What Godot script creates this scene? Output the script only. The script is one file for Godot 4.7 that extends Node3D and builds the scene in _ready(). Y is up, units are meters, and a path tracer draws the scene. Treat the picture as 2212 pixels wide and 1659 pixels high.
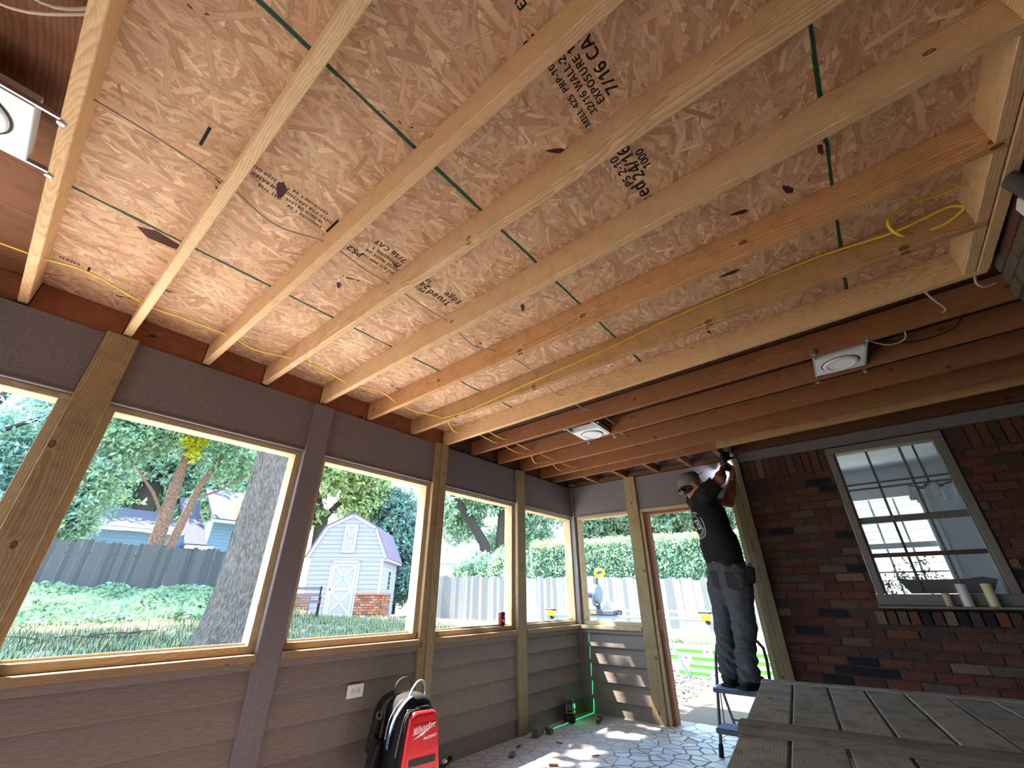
extends Node3D
# A screened porch under renovation: x runs right from the window wall, y up, -z towards the far wall.

const XL := -2.91      # face of the window wall
const ZF := -4.82      # face of the far wall
const YJ := 2.408      # underside of the joists
const YD := 2.553      # underside of the roof deck
var M := {}
var rng := RandomNumberGenerator.new()
var numbers := {}

func _ready() -> void:
	rng.seed = 7
	camera_sky_sun()
	make_materials()
	build_floor()
	build_ceiling()
	build_wall_left()
	build_wall_far()
	build_wall_near()
	build_house_wall()
	build_brick_corner()
	build_house_window()
	build_ground()
	build_fences()
	build_shed()
	build_neighbours()
	build_trees()
	build_lights()
	build_wires()
	build_table()
	build_ladder()
	build_person()
	build_backpack()
	build_small()
	build_yard_things()

func camera_sky_sun() -> void:
	var cam := Camera3D.new()
	cam.name = "camera"
	cam.fov = 86.23
	cam.near = 0.02
	cam.far = 400.0
	cam.position = Vector3(0, 1.105, 0)
	cam.rotation = Vector3(deg_to_rad(27.36), deg_to_rad(39.21), 0)
	add_child(cam)
	cam.current = true
	var sun := DirectionalLight3D.new()
	sun.name = "sun"
	sun.light_color = Color(1.0, 0.955, 0.89)
	sun.light_energy = 3.8
	sun.shadow_enabled = true
	sun.light_angular_distance = 0.53
	add_child(sun)
	sun.look_at_from_position(Vector3(-46, 85, 19), Vector3.ZERO, Vector3.UP)
	var sm := ProceduralSkyMaterial.new()
	sm.sky_top_color = Color(0.70, 0.84, 0.97)
	sm.sky_horizon_color = Color(0.90, 0.96, 1.0)
	sm.sky_curve = 0.18
	sm.ground_bottom_color = Color(0.42, 0.42, 0.38)
	sm.ground_horizon_color = Color(0.75, 0.78, 0.78)
	sm.sky_energy_multiplier = 1.5
	sm.sun_angle_max = 1.0
	var sky := Sky.new()
	sky.sky_material = sm
	var env := Environment.new()
	env.background_mode = Environment.BG_SKY
	env.sky = sky
	env.tonemap_mode = Environment.TONE_MAPPER_LINEAR
	env.tonemap_exposure = 3.15
	env.sdfgi_enabled = true
	env.ssao_enabled = true
	env.ssil_enabled = true
	var we := WorldEnvironment.new()
	we.name = "world_environment"
	we.environment = env
	add_child(we)

# ---------------------------------------------------------------- mesh builder
class MB:
	var v := PackedVector3Array()
	var n := PackedVector3Array()
	var uv := PackedVector2Array()
	var col := PackedColorArray()
	var cur := Color.WHITE

	func tri(a: Vector3, b: Vector3, c: Vector3, na: Vector3, nb: Vector3, nc: Vector3, ua: Vector2, ub: Vector2, uc: Vector2) -> void:
		if (c - a).cross(b - a).dot(na + nb + nc) < 0.0:
			v.append(a); v.append(c); v.append(b)
			n.append(na); n.append(nc); n.append(nb)
			uv.append(ua); uv.append(uc); uv.append(ub)
		else:
			v.append(a); v.append(b); v.append(c)
			n.append(na); n.append(nb); n.append(nc)
			uv.append(ua); uv.append(ub); uv.append(uc)
		col.append(cur); col.append(cur); col.append(cur)

	func quad(a: Vector3, b: Vector3, c: Vector3, d: Vector3, out: Vector3, ua := Vector2.ZERO, ub := Vector2(1, 0), uc := Vector2(1, 1), ud := Vector2(0, 1)) -> void:
		tri(a, b, c, out, out, out, ua, ub, uc)
		tri(a, c, d, out, out, out, ua, uc, ud)

	static func put(p: Vector3, axis: int, long: int, o: Vector2, s: Vector2) -> Vector2:
		var other := 3 - axis - long if axis != long else (axis + 1) % 3
		var along := p[long] if axis != long else p[(axis + 2) % 3]
		return Vector2(p[other] * s.x + o.x, along * s.y + o.y)

	# a box with chamfered edges; v of the texture runs along its longest side
	func box(lo: Vector3, hi: Vector3, bev := 0.002, o := Vector2.ZERO, s := Vector2(3.333, 0.5), xf := Transform3D.IDENTITY, long := -1) -> void:
		var size := hi - lo
		if long < 0:
			long = 0 if size.x >= size.y and size.x >= size.z else (1 if size.y >= size.z else 2)
		var e := minf(bev, minf(size.x, minf(size.y, size.z)) * 0.45)
		var mid := (lo + hi) / 2
		var h := size / 2
		var face := func(axis: int, sg: float, i: float, j: float) -> Vector3:
			var p := Vector3.ZERO
			p[axis] = sg * h[axis]
			var a1 := (axis + 1) % 3
			var a2 := (axis + 2) % 3
			p[a1] = i * (h[a1] - e)
			p[a2] = j * (h[a2] - e)
			return p
		for axis in 3:
			for sg in [-1.0, 1.0]:
				var q: Array = [face.call(axis, sg, -1.0, -1.0), face.call(axis, sg, 1.0, -1.0), face.call(axis, sg, 1.0, 1.0), face.call(axis, sg, -1.0, 1.0)]
				var nn := Vector3.ZERO
				nn[axis] = sg
				var w: Array = []
				var u: Array = []
				for p in q:
					w.append(xf * (mid + p))
					u.append(put(mid + p, axis, long, o, s))
				quad(w[0], w[1], w[2], w[3], xf.basis * nn, u[0], u[1], u[2], u[3])
		if e <= 0.0:
			return
		for axis in 3:                       # the twelve chamfers
			var a1 := (axis + 1) % 3
			var a2 := (axis + 2) % 3
			for s1 in [-1.0, 1.0]:
				for s2 in [-1.0, 1.0]:
					var pts: Array = []
					for t in [[-1.0, 0], [1.0, 0], [1.0, 1], [-1.0, 1]]:
						var p := Vector3.ZERO
						p[axis] = t[0] * (h[axis] - e)
						p[a1] = s1 * (h[a1] - (e if t[1] else 0.0))
						p[a2] = s2 * (h[a2] - (0.0 if t[1] else e))
						pts.append(mid + p)
					var nn := Vector3.ZERO
					nn[a1] = s1
					nn[a2] = s2
					nn = nn.normalized()
					var u: Array = []
					for p in pts:
						u.append(put(p, a1, long, o, s))
					quad(xf * pts[0], xf * pts[1], xf * pts[2], xf * pts[3], xf.basis * nn, u[0], u[1], u[2], u[3])
		for sx in [-1.0, 1.0]:
			for sy in [-1.0, 1.0]:
				for sz in [-1.0, 1.0]:
					var g := Vector3(sx, sy, sz)
					var a := mid + g * Vector3(h.x, h.y - e, h.z - e)
					var b := mid + g * Vector3(h.x - e, h.y, h.z - e)
					var c := mid + g * Vector3(h.x - e, h.y - e, h.z)
					var nn := xf.basis * g.normalized()
					var uu := put(a, 0, long, o, s)
					tri(xf * a, xf * b, xf * c, nn, nn, nn, uu, uu, uu)

	func tube(p: Array, r: Array, sides := 10, capped := true, flat := 1.0) -> void:
		var m := p.size()
		var ring: Array = []
		var nor: Array = []
		var up := Vector3.UP
		var along := 0.0
		var lens: Array = []
		for i in m:
			var t: Vector3 = (p[mini(i + 1, m - 1)] - p[maxi(i - 1, 0)]).normalized()
			if i == 0 and absf(t.dot(up)) > 0.95:
				up = Vector3.RIGHT
			up = (up - t * t.dot(up)).normalized()
			var side := t.cross(up)
			if i > 0:
				along += (p[i] - p[i - 1]).length()
			lens.append(along)
			var a: Array = []
			var b: Array = []
			var rad: float = r[mini(i, r.size() - 1)]
			for k in sides + 1:
				var an := TAU * k / sides
				var d := up * cos(an) * flat + side * sin(an)
				a.append(p[i] + d * rad)
				b.append((up * cos(an) / flat + side * sin(an)).normalized())
			ring.append(a)
			nor.append(b)
		for i in m - 1:
			for k in sides:
				var u0 := float(k) / sides
				var u1 := float(k + 1) / sides
				tri(ring[i][k], ring[i][k + 1], ring[i + 1][k + 1], nor[i][k], nor[i][k + 1], nor[i + 1][k + 1], Vector2(u0, lens[i]), Vector2(u1, lens[i]), Vector2(u1, lens[i + 1]))
				tri(ring[i][k], ring[i + 1][k + 1], ring[i + 1][k], nor[i][k], nor[i + 1][k + 1], nor[i + 1][k], Vector2(u0, lens[i]), Vector2(u1, lens[i + 1]), Vector2(u0, lens[i + 1]))
		if capped:
			for e in [0, m - 1]:
				var t: Vector3 = (p[1] - p[0]).normalized() * -1.0 if e == 0 else (p[m - 1] - p[m - 2]).normalized()
				for k in sides:
					tri(p[e], ring[e][k], ring[e][k + 1], t, t, t, Vector2.ZERO, Vector2.ZERO, Vector2.ZERO)

	# profile: Vector2(radius, height) from the foot up; turned about y
	func lathe(profile: Array, sides := 24, xf := Transform3D.IDENTITY) -> void:
		for i in profile.size() - 1:
			var a: Vector2 = profile[i]
			var b: Vector2 = profile[i + 1]
			var d := b - a
			var slope := Vector2(d.y, -d.x).normalized()
			for k in sides:
				var q: Array = []
				var w: Array = []
				for t in [[k, a], [k + 1, a], [k + 1, b], [k, b]]:
					var an: float = TAU * t[0] / sides
					q.append(xf * Vector3(cos(an) * t[1].x, t[1].y, sin(an) * t[1].x))
					w.append((xf.basis * Vector3(cos(an) * slope.x, slope.y, sin(an) * slope.x)).normalized())
				var u0 := float(k) / sides
				var u1 := float(k + 1) / sides
				if a.x > 0.0:
					tri(q[0], q[1], q[2], w[0], w[1], w[2], Vector2(u0, a.y), Vector2(u1, a.y), Vector2(u1, b.y))
				if b.x > 0.0:
					tri(q[0], q[2], q[3], w[0], w[2], w[3], Vector2(u0, a.y), Vector2(u1, b.y), Vector2(u0, b.y))

	# a flat outline (x, y) given depth along z from 0 to d, then placed by xf
	func prism(poly: PackedVector2Array, d: float, xf := Transform3D.IDENTITY, us := 1.0) -> void:
		var pick := Geometry2D.triangulate_polygon(poly)
		for z in [0.0, d]:
			var nn := xf.basis * Vector3(0, 0, -1.0 if z == 0.0 else 1.0)
			for i in range(0, pick.size(), 3):
				var a := poly[pick[i]]
				var b := poly[pick[i + 1]]
				var c := poly[pick[i + 2]]
				tri(xf * Vector3(a.x, a.y, z), xf * Vector3(b.x, b.y, z), xf * Vector3(c.x, c.y, z), nn, nn, nn, a * us, b * us, c * us)
		var turn := -1.0 if Geometry2D.is_polygon_clockwise(poly) else 1.0
		var run := 0.0
		for i in poly.size():
			var a := poly[i]
			var b := poly[(i + 1) % poly.size()]
			var t := (b - a).normalized()
			var nn := (xf.basis * Vector3(t.y * turn, -t.x * turn, 0)).normalized()
			var next := run + (b - a).length()
			quad(xf * Vector3(a.x, a.y, 0), xf * Vector3(b.x, b.y, 0), xf * Vector3(b.x, b.y, d), xf * Vector3(a.x, a.y, d), nn, Vector2(run, 0) * us, Vector2(next, 0) * us, Vector2(next, d) * us, Vector2(run, d) * us)
			run = next

	func ball(c: Vector3, r: Vector3, sides := 14, xf := Transform3D.IDENTITY) -> void:
		var rows := sides / 2
		for i in rows:
			for k in sides:
				var q: Array = []
				var w: Array = []
				for t in [[i, k], [i, k + 1], [i + 1, k + 1], [i + 1, k]]:
					var la: float = PI * t[0] / rows
					var lo: float = TAU * t[1] / sides
					var d := Vector3(sin(la) * cos(lo), cos(la), sin(la) * sin(lo))
					q.append(xf * (c + d * r))
					w.append((xf.basis * (d / r)).normalized())
				tri(q[0], q[1], q[2], w[0], w[1], w[2], Vector2.ZERO, Vector2.ZERO, Vector2.ZERO)
				tri(q[0], q[2], q[3], w[0], w[2], w[3], Vector2.ZERO, Vector2.ZERO, Vector2.ZERO)

	func done(colours := false) -> ArrayMesh:
		var a := []
		a.resize(Mesh.ARRAY_MAX)
		a[Mesh.ARRAY_VERTEX] = v
		a[Mesh.ARRAY_NORMAL] = n
		a[Mesh.ARRAY_TEX_UV] = uv
		if colours:
			a[Mesh.ARRAY_COLOR] = col
		var m := ArrayMesh.new()
		m.add_surface_from_arrays(Mesh.PRIMITIVE_TRIANGLES, a)
		return m

# ---------------------------------------------------------------- scene helpers
func numbered(called: String) -> String:
	numbers[called] = numbers.get(called, -1) + 1
	return called if numbers[called] == 0 else "%s_%03d" % [called, numbers[called]]

func tag(o: Node, label: String, category: String, group := "") -> Node:
	o.set_meta("label", label)
	o.set_meta("category", category)
	if group:
		o.set_meta("group", group)
	return o

func thing(called: String, label: String, category: String, at := Vector3.ZERO, turn := 0.0, group := "") -> Node3D:
	var o := Node3D.new()
	o.name = numbered(called)
	add_child(o)
	o.position = at
	o.rotation.y = turn
	tag(o, label, category, group)
	return o

func setting(called: String, label: String, category: String) -> Node3D:
	var o := Node3D.new()
	o.name = called
	add_child(o)
	o.set_meta("kind", "structure")
	tag(o, label, category)
	return o

func obj(called: String, shape, m: Material, parent: Node = null, label := "") -> MeshInstance3D:
	var o := MeshInstance3D.new()
	o.mesh = shape.done() if shape is MB else shape
	o.material_override = null
	for i in o.mesh.get_surface_count():
		o.set_surface_override_material(i, m)
	o.name = called if parent else numbered(called)
	(parent if parent else self).add_child(o, true)
	if label:
		o.set_meta("label", label)
	return o

func one_box(called: String, lo: Vector3, hi: Vector3, m: Material, parent: Node, bev := 0.002) -> MeshInstance3D:
	var b := MB.new()
	b.box(lo, hi, bev, Vector2(rng.randf(), rng.randf()))
	return obj(called, b, m, parent)

func letters(text: String, high: float, deep: float, m: Material, parent: Node, xf: Transform3D, called := "lettering", face := "Droid Sans", bold := false) -> MeshInstance3D:
	var t := TextMesh.new()
	var f := SystemFont.new()
	f.font_names = PackedStringArray([face])
	if bold:
		f.font_weight = 700
	t.font = f
	t.text = text
	t.font_size = 32
	t.pixel_size = high / 23.0
	t.depth = deep
	t.curve_step = 3.0
	t.material = m
	var o := MeshInstance3D.new()
	o.mesh = t
	o.name = called
	parent.add_child(o, true)
	o.transform = xf
	return o

# ---------------------------------------------------------------- materials
func mat(c: Color, rough := 0.8, metal := 0.0) -> StandardMaterial3D:
	var m := StandardMaterial3D.new()
	m.albedo_color = c
	m.roughness = rough
	m.metallic = metal
	return m

func textured(tint: Color, t: Texture2D, rough := 0.8, bump: Texture2D = null, bump_cm := 0.1) -> StandardMaterial3D:
	var m := mat(tint, rough)
	m.albedo_texture = t
	if bump:
		m.heightmap_enabled = true
		m.heightmap_texture = bump
		m.heightmap_scale = bump_cm
	return m

func noise_tex(seed_: int, freq: float, lo: Color, hi: Color, size := 256, oct := 4, kind := FastNoiseLite.TYPE_SIMPLEX_SMOOTH) -> NoiseTexture2D:
	var f := FastNoiseLite.new()
	f.seed = seed_
	f.noise_type = kind
	f.frequency = freq
	f.fractal_octaves = oct
	var g := Gradient.new()
	g.set_color(0, lo)
	g.set_color(1, hi)
	var t := NoiseTexture2D.new()
	t.width = size
	t.height = size
	t.seamless = true
	t.noise = f
	t.color_ramp = g
	return t

func triplanar(m: StandardMaterial3D, s: float, world := true) -> StandardMaterial3D:
	m.uv1_triplanar = true
	m.uv1_world_triplanar = world
	m.uv1_scale = Vector3(s, s, s)
	return m

# sawn board, 0.3 m by 2 m: rings cut by a plane at a depth that wanders along the board
func board_image(seed_: int, early: Color, late: Color, rings: float, depth: float, off: float, knots: int, stain: float) -> Array:
	var w := 256
	var h := 1024
	var bytes := PackedByteArray()
	bytes.resize(w * h * 3)
	var hb := PackedByteArray()
	hb.resize(w * h)
	var r := RandomNumberGenerator.new()
	r.seed = seed_
	var f := FastNoiseLite.new()
	f.seed = seed_
	f.frequency = 1.0
	f.fractal_octaves = 3
	var kx := []
	for i in knots:
		kx.append([r.randf() * 0.3, r.randf() * 2.0, 0.006 + r.randf() * 0.007])
	var p1 := r.randf() * TAU
	var p2 := r.randf() * TAU
	for y in h:
		var z := y * 2.0 / h
		var an := TAU * y / h
		var cx := 0.15 + off + 0.018 * sin(an + p1) + 0.008 * sin(3 * an + p2)
		var dd := depth * (1.0 + 0.75 * sin(an + p2) + 0.25 * sin(2 * an + p1))
		var nc := cos(an) * 1.6
		var ns := sin(an) * 1.6
		var near := []
		for k in kx:
			if absf(z - k[1]) < 0.09:
				near.append(k)
		for x in w:
			var px := x * 0.3 / w
			var dx := px - cx
			var wob := f.get_noise_3d(px * 14.0, nc, ns)
			var rad := sqrt(dx * dx + dd * dd) + wob * 0.005
			var dark := 0.0
			for k in near:
				var ex: float = (px - k[0])
				var ez: float = (z - k[1]) * 0.62
				var q: float = (ex * ex + ez * ez) / (k[2] * k[2])
				rad += 0.012 * exp(-q * 0.35)
				if q < 1.0:
					dark = 0.35 + 0.4 * q
			var ph := fposmod(rad * rings, 1.0)
			var t := ph * ph * (1.0 if ph < 0.86 else (1.0 - ph) / 0.14)
			var fine := f.get_noise_3d(px * 260.0, nc * 5.0, ns * 5.0) * 0.09
			var blot := f.get_noise_3d(px * 9.0 + 50.0, nc * 2.0 + 9.0, ns * 2.0)
			var k2 := 1.0 + fine - stain * maxf(0.0, blot)
			var c := early.lerp(late, t)
			if dark > 0.0:
				c = c.lerp(Color(0.28, 0.10, 0.06), dark)
			var o := (y * w + x) * 3
			bytes[o] = int(clampf(c.r * k2, 0.0, 1.0) * 255.0)
			bytes[o + 1] = int(clampf(c.g * k2, 0.0, 1.0) * 255.0)
			bytes[o + 2] = int(clampf(c.b * k2, 0.0, 1.0) * 255.0)
			hb[y * w + x] = int(clampf(0.5 + fine * 2.0 - t * 0.25, 0.0, 1.0) * 255.0)
	return [ImageTexture.create_from_image(Image.create_from_data(w, h, false, Image.FORMAT_RGB8, bytes)), ImageTexture.create_from_image(Image.create_from_data(w, h, false, Image.FORMAT_L8, hb))]

# pressed wood strands, 1.5 m square
func osb_image() -> Array:
	var w := 1024
	var bytes := PackedByteArray()
	bytes.resize(w * w * 3)
	var hb := PackedByteArray()
	hb.resize(w * w)
	var r := RandomNumberGenerator.new()
	r.seed = 11
	for i in w * w:
		bytes[i * 3] = 196
		bytes[i * 3 + 1] = 152
		bytes[i * 3 + 2] = 118
		hb[i] = 90
	var pal := [Color(0.82, 0.69, 0.58), Color(0.80, 0.66, 0.54), Color(0.86, 0.74, 0.62), Color(0.77, 0.62, 0.50), Color(0.82, 0.68, 0.55), Color(0.88, 0.77, 0.66), Color(0.74, 0.58, 0.46), Color(0.81, 0.68, 0.57)]
	for i in 6600:
		var big := r.randf() < 0.72
		var ln := r.randf_range(38, 105) if big else r.randf_range(16, 48)
		var wd := r.randf_range(5, 17) if big else r.randf_range(2, 5)
		var an := r.randfn(PI / 2, 0.62)
		if r.randf() < 0.12:
			an = r.randf() * PI
		var ca := cos(an)
		var sa := sin(an)
		var cx := r.randf() * w
		var cy := r.randf() * w
		var c: Color = pal[r.randi() % pal.size()]
		c = c * r.randf_range(0.93, 1.06)
		if r.randf() < 0.0018:
			c = Color(0.34, 0.12, 0.10)
		var hgt := r.randi_range(60, 200)
		var streak := []
		var tilt := r.randf_range(-0.12, 0.12)
		for s in int(wd / 0.7) + 2:
			streak.append(r.randf_range(0.94, 1.04))
		var skew := r.randf_range(-0.6, 0.6)
		var s := 0.0
		var si := 0
		while s < wd:
			var a0 := s * skew + r.randf_range(-3, 3)
			var edge := 0.88 if (s < 0.7 or s + 0.7 >= wd) else 1.0
			var t := 0.0
			while t < ln:
				var q := t + a0
				var x := int(cx + q * ca - s * sa + 4096.0) & 1023
				var y := int(cy + q * sa + s * ca + 4096.0) & 1023
				var k: float = streak[si] * edge * (1.0 + tilt * (t / ln - 0.5))
				var o := y * w + x
				hb[o] = hgt
				o *= 3
				bytes[o] = int(minf(c.r * k * 255.0, 255.0))
				bytes[o + 1] = int(minf(c.g * k * 255.0, 255.0))
				bytes[o + 2] = int(minf(c.b * k * 255.0, 255.0))
				t += 0.75
			s += 0.7
			si += 1
	return [ImageTexture.create_from_image(Image.create_from_data(w, w, false, Image.FORMAT_RGB8, bytes)), ImageTexture.create_from_image(Image.create_from_data(w, w, false, Image.FORMAT_L8, hb))]

func make_materials() -> void:
	var pine := board_image(3, Color(0.93, 0.83, 0.70), Color(0.78, 0.63, 0.48), 95.0, 0.022, 0.0, 3, 0.10)
	var plain := board_image(8, Color(0.93, 0.83, 0.70), Color(0.82, 0.68, 0.53), 130.0, 0.05, 0.11, 1, 0.08)
	var wild := board_image(15, Color(0.90, 0.79, 0.66), Color(0.72, 0.57, 0.43), 80.0, 0.014, 0.02, 5, 0.16)
	M.pine = textured(Color(0.92, 0.86, 0.79), pine[0], 0.75, pine[1], 0.05)
	M.pine_plain = textured(Color(0.92, 0.85, 0.77), plain[0], 0.75, plain[1], 0.05)
	M.pine_orange = textured(Color(0.91, 0.79, 0.66), wild[0], 0.75, wild[1], 0.05)
	M.pine_pale = textured(Color(0.97, 0.93, 0.87), plain[0], 0.75, plain[1], 0.05)
	M.pine_stained = textured(Color(0.83, 0.74, 0.63), wild[0], 0.8, wild[1], 0.05)
	M.old_joist = textured(Color(0.64, 0.47, 0.37), pine[0], 0.8, pine[1], 0.05)
	M.old_joist_dark = textured(Color(0.46, 0.33, 0.26), wild[0], 0.8, wild[1], 0.05)
	M.rim = textured(Color(0.68, 0.50, 0.42), wild[0], 0.8, wild[1], 0.05)
	M.treated = textured(Color(0.68, 0.69, 0.64), pine[0], 0.8, pine[1], 0.08)
	M.treated_wild = textured(Color(0.70, 0.71, 0.65), wild[0], 0.8, wild[1], 0.08)
	M.stop = textured(Color(0.79, 0.80, 0.77), plain[0], 0.75, plain[1], 0.04)
	M.stop_brown = textured(Color(0.66, 0.61, 0.56), plain[0], 0.75, plain[1], 0.04)
	M.old_ply = textured(Color(0.58, 0.45, 0.38), wild[0], 0.85, wild[1], 0.05)
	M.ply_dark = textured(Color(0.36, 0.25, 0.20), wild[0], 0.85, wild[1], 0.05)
	var osb := osb_image()
	M.osb = textured(Color(0.99, 0.96, 0.93), osb[0], 0.7, osb[1], 0.07)
	M.green_edge = mat(Color(0.13, 0.30, 0.22), 0.8)
	M.ink = mat(Color(0.07, 0.06, 0.05), 0.9)
	M.bark_chip = mat(Color(0.26, 0.09, 0.08), 0.8)
	var grit := noise_tex(5, 0.05, Color(0.86, 0.86, 0.86), Color(1, 1, 1), 512)
	var grit_b := noise_tex(6, 0.06, Color.BLACK, Color.WHITE, 512, 5)
	M.frieze = triplanar(textured(Color(0.49, 0.46, 0.475), grit, 0.75, grit_b, 0.05), 1.5)
	var cedar := noise_tex(9, 0.03, Color.BLACK, Color.WHITE, 512, 5)
	M.siding = textured(Color(0.54, 0.49, 0.46), grit, 0.7, cedar, 0.12)
	M.dusty = triplanar(textured(Color(0.72, 0.67, 0.67), noise_tex(21, 0.012, Color(0.90, 0.87, 0.86), Color(1, 1, 1), 512), 0.85, grit_b, 0.05), 0.7)
	M.grout = triplanar(textured(Color(0.50, 0.51, 0.56), grit, 0.9, grit_b, 0.1), 1.5)
	M.tile_a = mat(Color(0.80, 0.81, 0.86), 0.5)
	M.tile_b = mat(Color(0.76, 0.78, 0.84), 0.55)
	M.tile_c = mat(Color(0.83, 0.83, 0.86), 0.45)
	M.tile_dusty = mat(Color(0.76, 0.73, 0.74), 0.85)
	M.tile_dusty_b = mat(Color(0.73, 0.69, 0.69), 0.85)
	M.concrete = triplanar(textured(Color(0.74, 0.72, 0.69), noise_tex(22, 0.02, Color(0.82, 0.80, 0.78), Color(1, 1, 1), 512), 0.9, grit_b, 0.15), 0.8)
	var rough := noise_tex(31, 0.09, Color(0.62, 0.60, 0.58), Color(1, 1, 1), 256, 5)
	var rough_b := noise_tex(32, 0.12, Color.BLACK, Color.WHITE, 256, 5)
	var k := 0
	for c in [Color(0.47, 0.28, 0.24), Color(0.52, 0.32, 0.26), Color(0.44, 0.28, 0.25), Color(0.50, 0.34, 0.29), Color(0.38, 0.29, 0.27), Color(0.60, 0.50, 0.42), Color(0.17, 0.17, 0.21), Color(0.48, 0.41, 0.37), Color(0.55, 0.33, 0.25)]:
		M["brick_%d" % k] = triplanar(textured(c, rough, 0.9, rough_b, 0.4), 5.0)
		k += 1
	M.mortar = triplanar(textured(Color(0.38, 0.31, 0.29), rough, 0.95, rough_b, 0.3), 4.0)
	M.window_paint = triplanar(textured(Color(0.52, 0.50, 0.48), grit, 0.6), 2.0)
	M.sash = mat(Color(0.42, 0.40, 0.42), 0.5)
	M.sash_red = mat(Color(0.30, 0.22, 0.22), 0.5)
	M.drywall = mat(Color(0.86, 0.89, 0.92), 0.9)
	M.white_trim = mat(Color(0.90, 0.92, 0.94), 0.6)
	var g := mat(Color(0.9, 0.95, 1.0, 0.06), 0.02)
	g.transparency = BaseMaterial3D.TRANSPARENCY_ALPHA
	g.metallic_specular = 0.5
	M.glass = g
	M.white_plastic = mat(Color(0.90, 0.90, 0.92), 0.4)
	M.galv = mat(Color(0.72, 0.74, 0.77), 0.35, 0.85)
	M.steel = mat(Color(0.55, 0.55, 0.57), 0.35, 0.9)
	M.black = mat(Color(0.03, 0.03, 0.035), 0.6)
	M.black_gloss = mat(Color(0.03, 0.03, 0.035), 0.25)
	M.rubber = mat(Color(0.06, 0.06, 0.065), 0.85)
	M.wire_yellow = mat(Color(0.85, 0.68, 0.20), 0.5)
	M.wire_white = mat(Color(0.80, 0.72, 0.66), 0.5)
	var grey := board_image(27, Color(0.68, 0.68, 0.66), Color(0.60, 0.60, 0.58), 120.0, 0.03, 0.03, 2, 0.35)
	M.weathered = textured(Color(0.90, 0.91, 0.91), grey[0], 0.85, grey[1], 0.12)
	M.weathered_b = textured(Color(0.85, 0.86, 0.86), grey[0], 0.85, grey[1], 0.12)
	M.weathered_brown = textured(Color(0.70, 0.68, 0.67), grey[0], 0.85, grey[1], 0.12)
	M.fence = mat(Color(0.56, 0.55, 0.56), 0.9)
	M.fence_b = mat(Color(0.47, 0.47, 0.49), 0.9)
	M.fence_c = mat(Color(0.60, 0.58, 0.57), 0.9)
	M.fence_dark = mat(Color(0.34, 0.34, 0.35), 0.9)
	M.fence_dark_b = mat(Color(0.29, 0.30, 0.31), 0.9)

# ---------------------------------------------------------------- floor
func build_floor() -> void:
	var f := setting("floor", "broken-tile porch floor, clean and bluish by the door and dusty elsewhere", "floor")
	one_box("slab", Vector3(-3.05, -0.16, -4.98), Vector3(2.7, 0.0, 2.45), M.dusty, f, 0.0)
	var seeds: Array = []
	var step := 0.112
	var nx := 24
	var nz := 33
	for i in nx:
		for j in nz:
			seeds.append(Vector2(-2.93 + (i + 0.5 + rng.randf_range(-0.7, 0.7)) * step, -4.92 + (j + 0.5 + rng.randf_range(-0.7, 0.7)) * step))
	var flat := Transform3D(Basis(Vector3(1, 0, 0), Vector3(0, 0, 1), Vector3(0, 1, 0)), Vector3(0, -0.006, 0))
	var rest := MB.new()
	var made := []
	for a in seeds.size():
		var p: Vector2 = seeds[a]
		var poly := PackedVector2Array([p + Vector2(-0.2, -0.2), p + Vector2(0.2, -0.2), p + Vector2(0.2, 0.2), p + Vector2(-0.2, 0.2)])
		for b in seeds.size():
			var q: Vector2 = seeds[b]
			if a == b or p.distance_squared_to(q) > 0.1:
				continue
			var mid := (p + q) / 2
			var nn := (q - p).normalized()
			var cut := PackedVector2Array()
			for k in poly.size():
				var s: Vector2 = poly[k]
				var t: Vector2 = poly[(k + 1) % poly.size()]
				var ds := (s - mid).dot(nn)
				var dt := (t - mid).dot(nn)
				if ds <= 0.0:
					cut.append(s)
				if ds * dt < 0.0:
					cut.append(s.lerp(t, ds / (ds - dt)))
			poly = cut
			if poly.size() < 3:
				break
		if poly.size() < 3:
			continue
		var small := Geometry2D.offset_polygon(poly, -rng.randf_range(0.003, 0.010))
		if small.is_empty() or small[0].size() < 3:
			continue
		made.append([p, small[0]])
	made.sort_custom(func(x, y): return (x[0] - Vector2(-1.5, -3.9)).length() < (y[0] - Vector2(-1.5, -3.9)).length())
	var count := 0
	for e in made:
		var p: Vector2 = e[0]
		var clean: float = p.x + 0.25 * (p.y + 4.8) + rng.randf_range(-0.18, 0.18)
		var is_clean := clean > -1.72
		if count < 300:
			var b := MB.new()
			b.prism(e[1], 0.009 if is_clean else 0.0068, flat)
			var m: Material = [M.tile_a, M.tile_b, M.tile_c][count % 3] if is_clean else [M.tile_dusty, M.tile_dusty_b][count % 2]
			obj("paving_tile", b, m, f)
			count += 1
		else:
			rest.prism(e[1], 0.0068, flat)
	var o := obj("paving_tiles_further_off", rest, M.tile_dusty, f)
	o.set_meta("kind", "stuff")
	one_box("grout_bed", Vector3(-2.05, -0.02, -4.9), Vector3(-0.6, 0.0006, -2.6), M.grout, f, 0.0)

# ---------------------------------------------------------------- ceiling
func joist(z0: float, z1: float, x0: float, x1: float, m: Material, parent: Node, label := "", low := YJ, high := YD) -> MeshInstance3D:
	# z0, z1: the far edge of its underside at x0 and at x1
	var b := MB.new()
	var ln := Vector2(x1 - x0, z1 - z0).length()
	b.box(Vector3(0, low, 0), Vector3(ln, high, 0.037), 0.003, Vector2(rng.randf(), rng.randf()))
	var o := obj("joist", b, m, parent, label)
	o.position = Vector3(x0, 0, z0)
	o.rotation.y = atan2(-(z1 - z0), x1 - x0)
	return o

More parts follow.
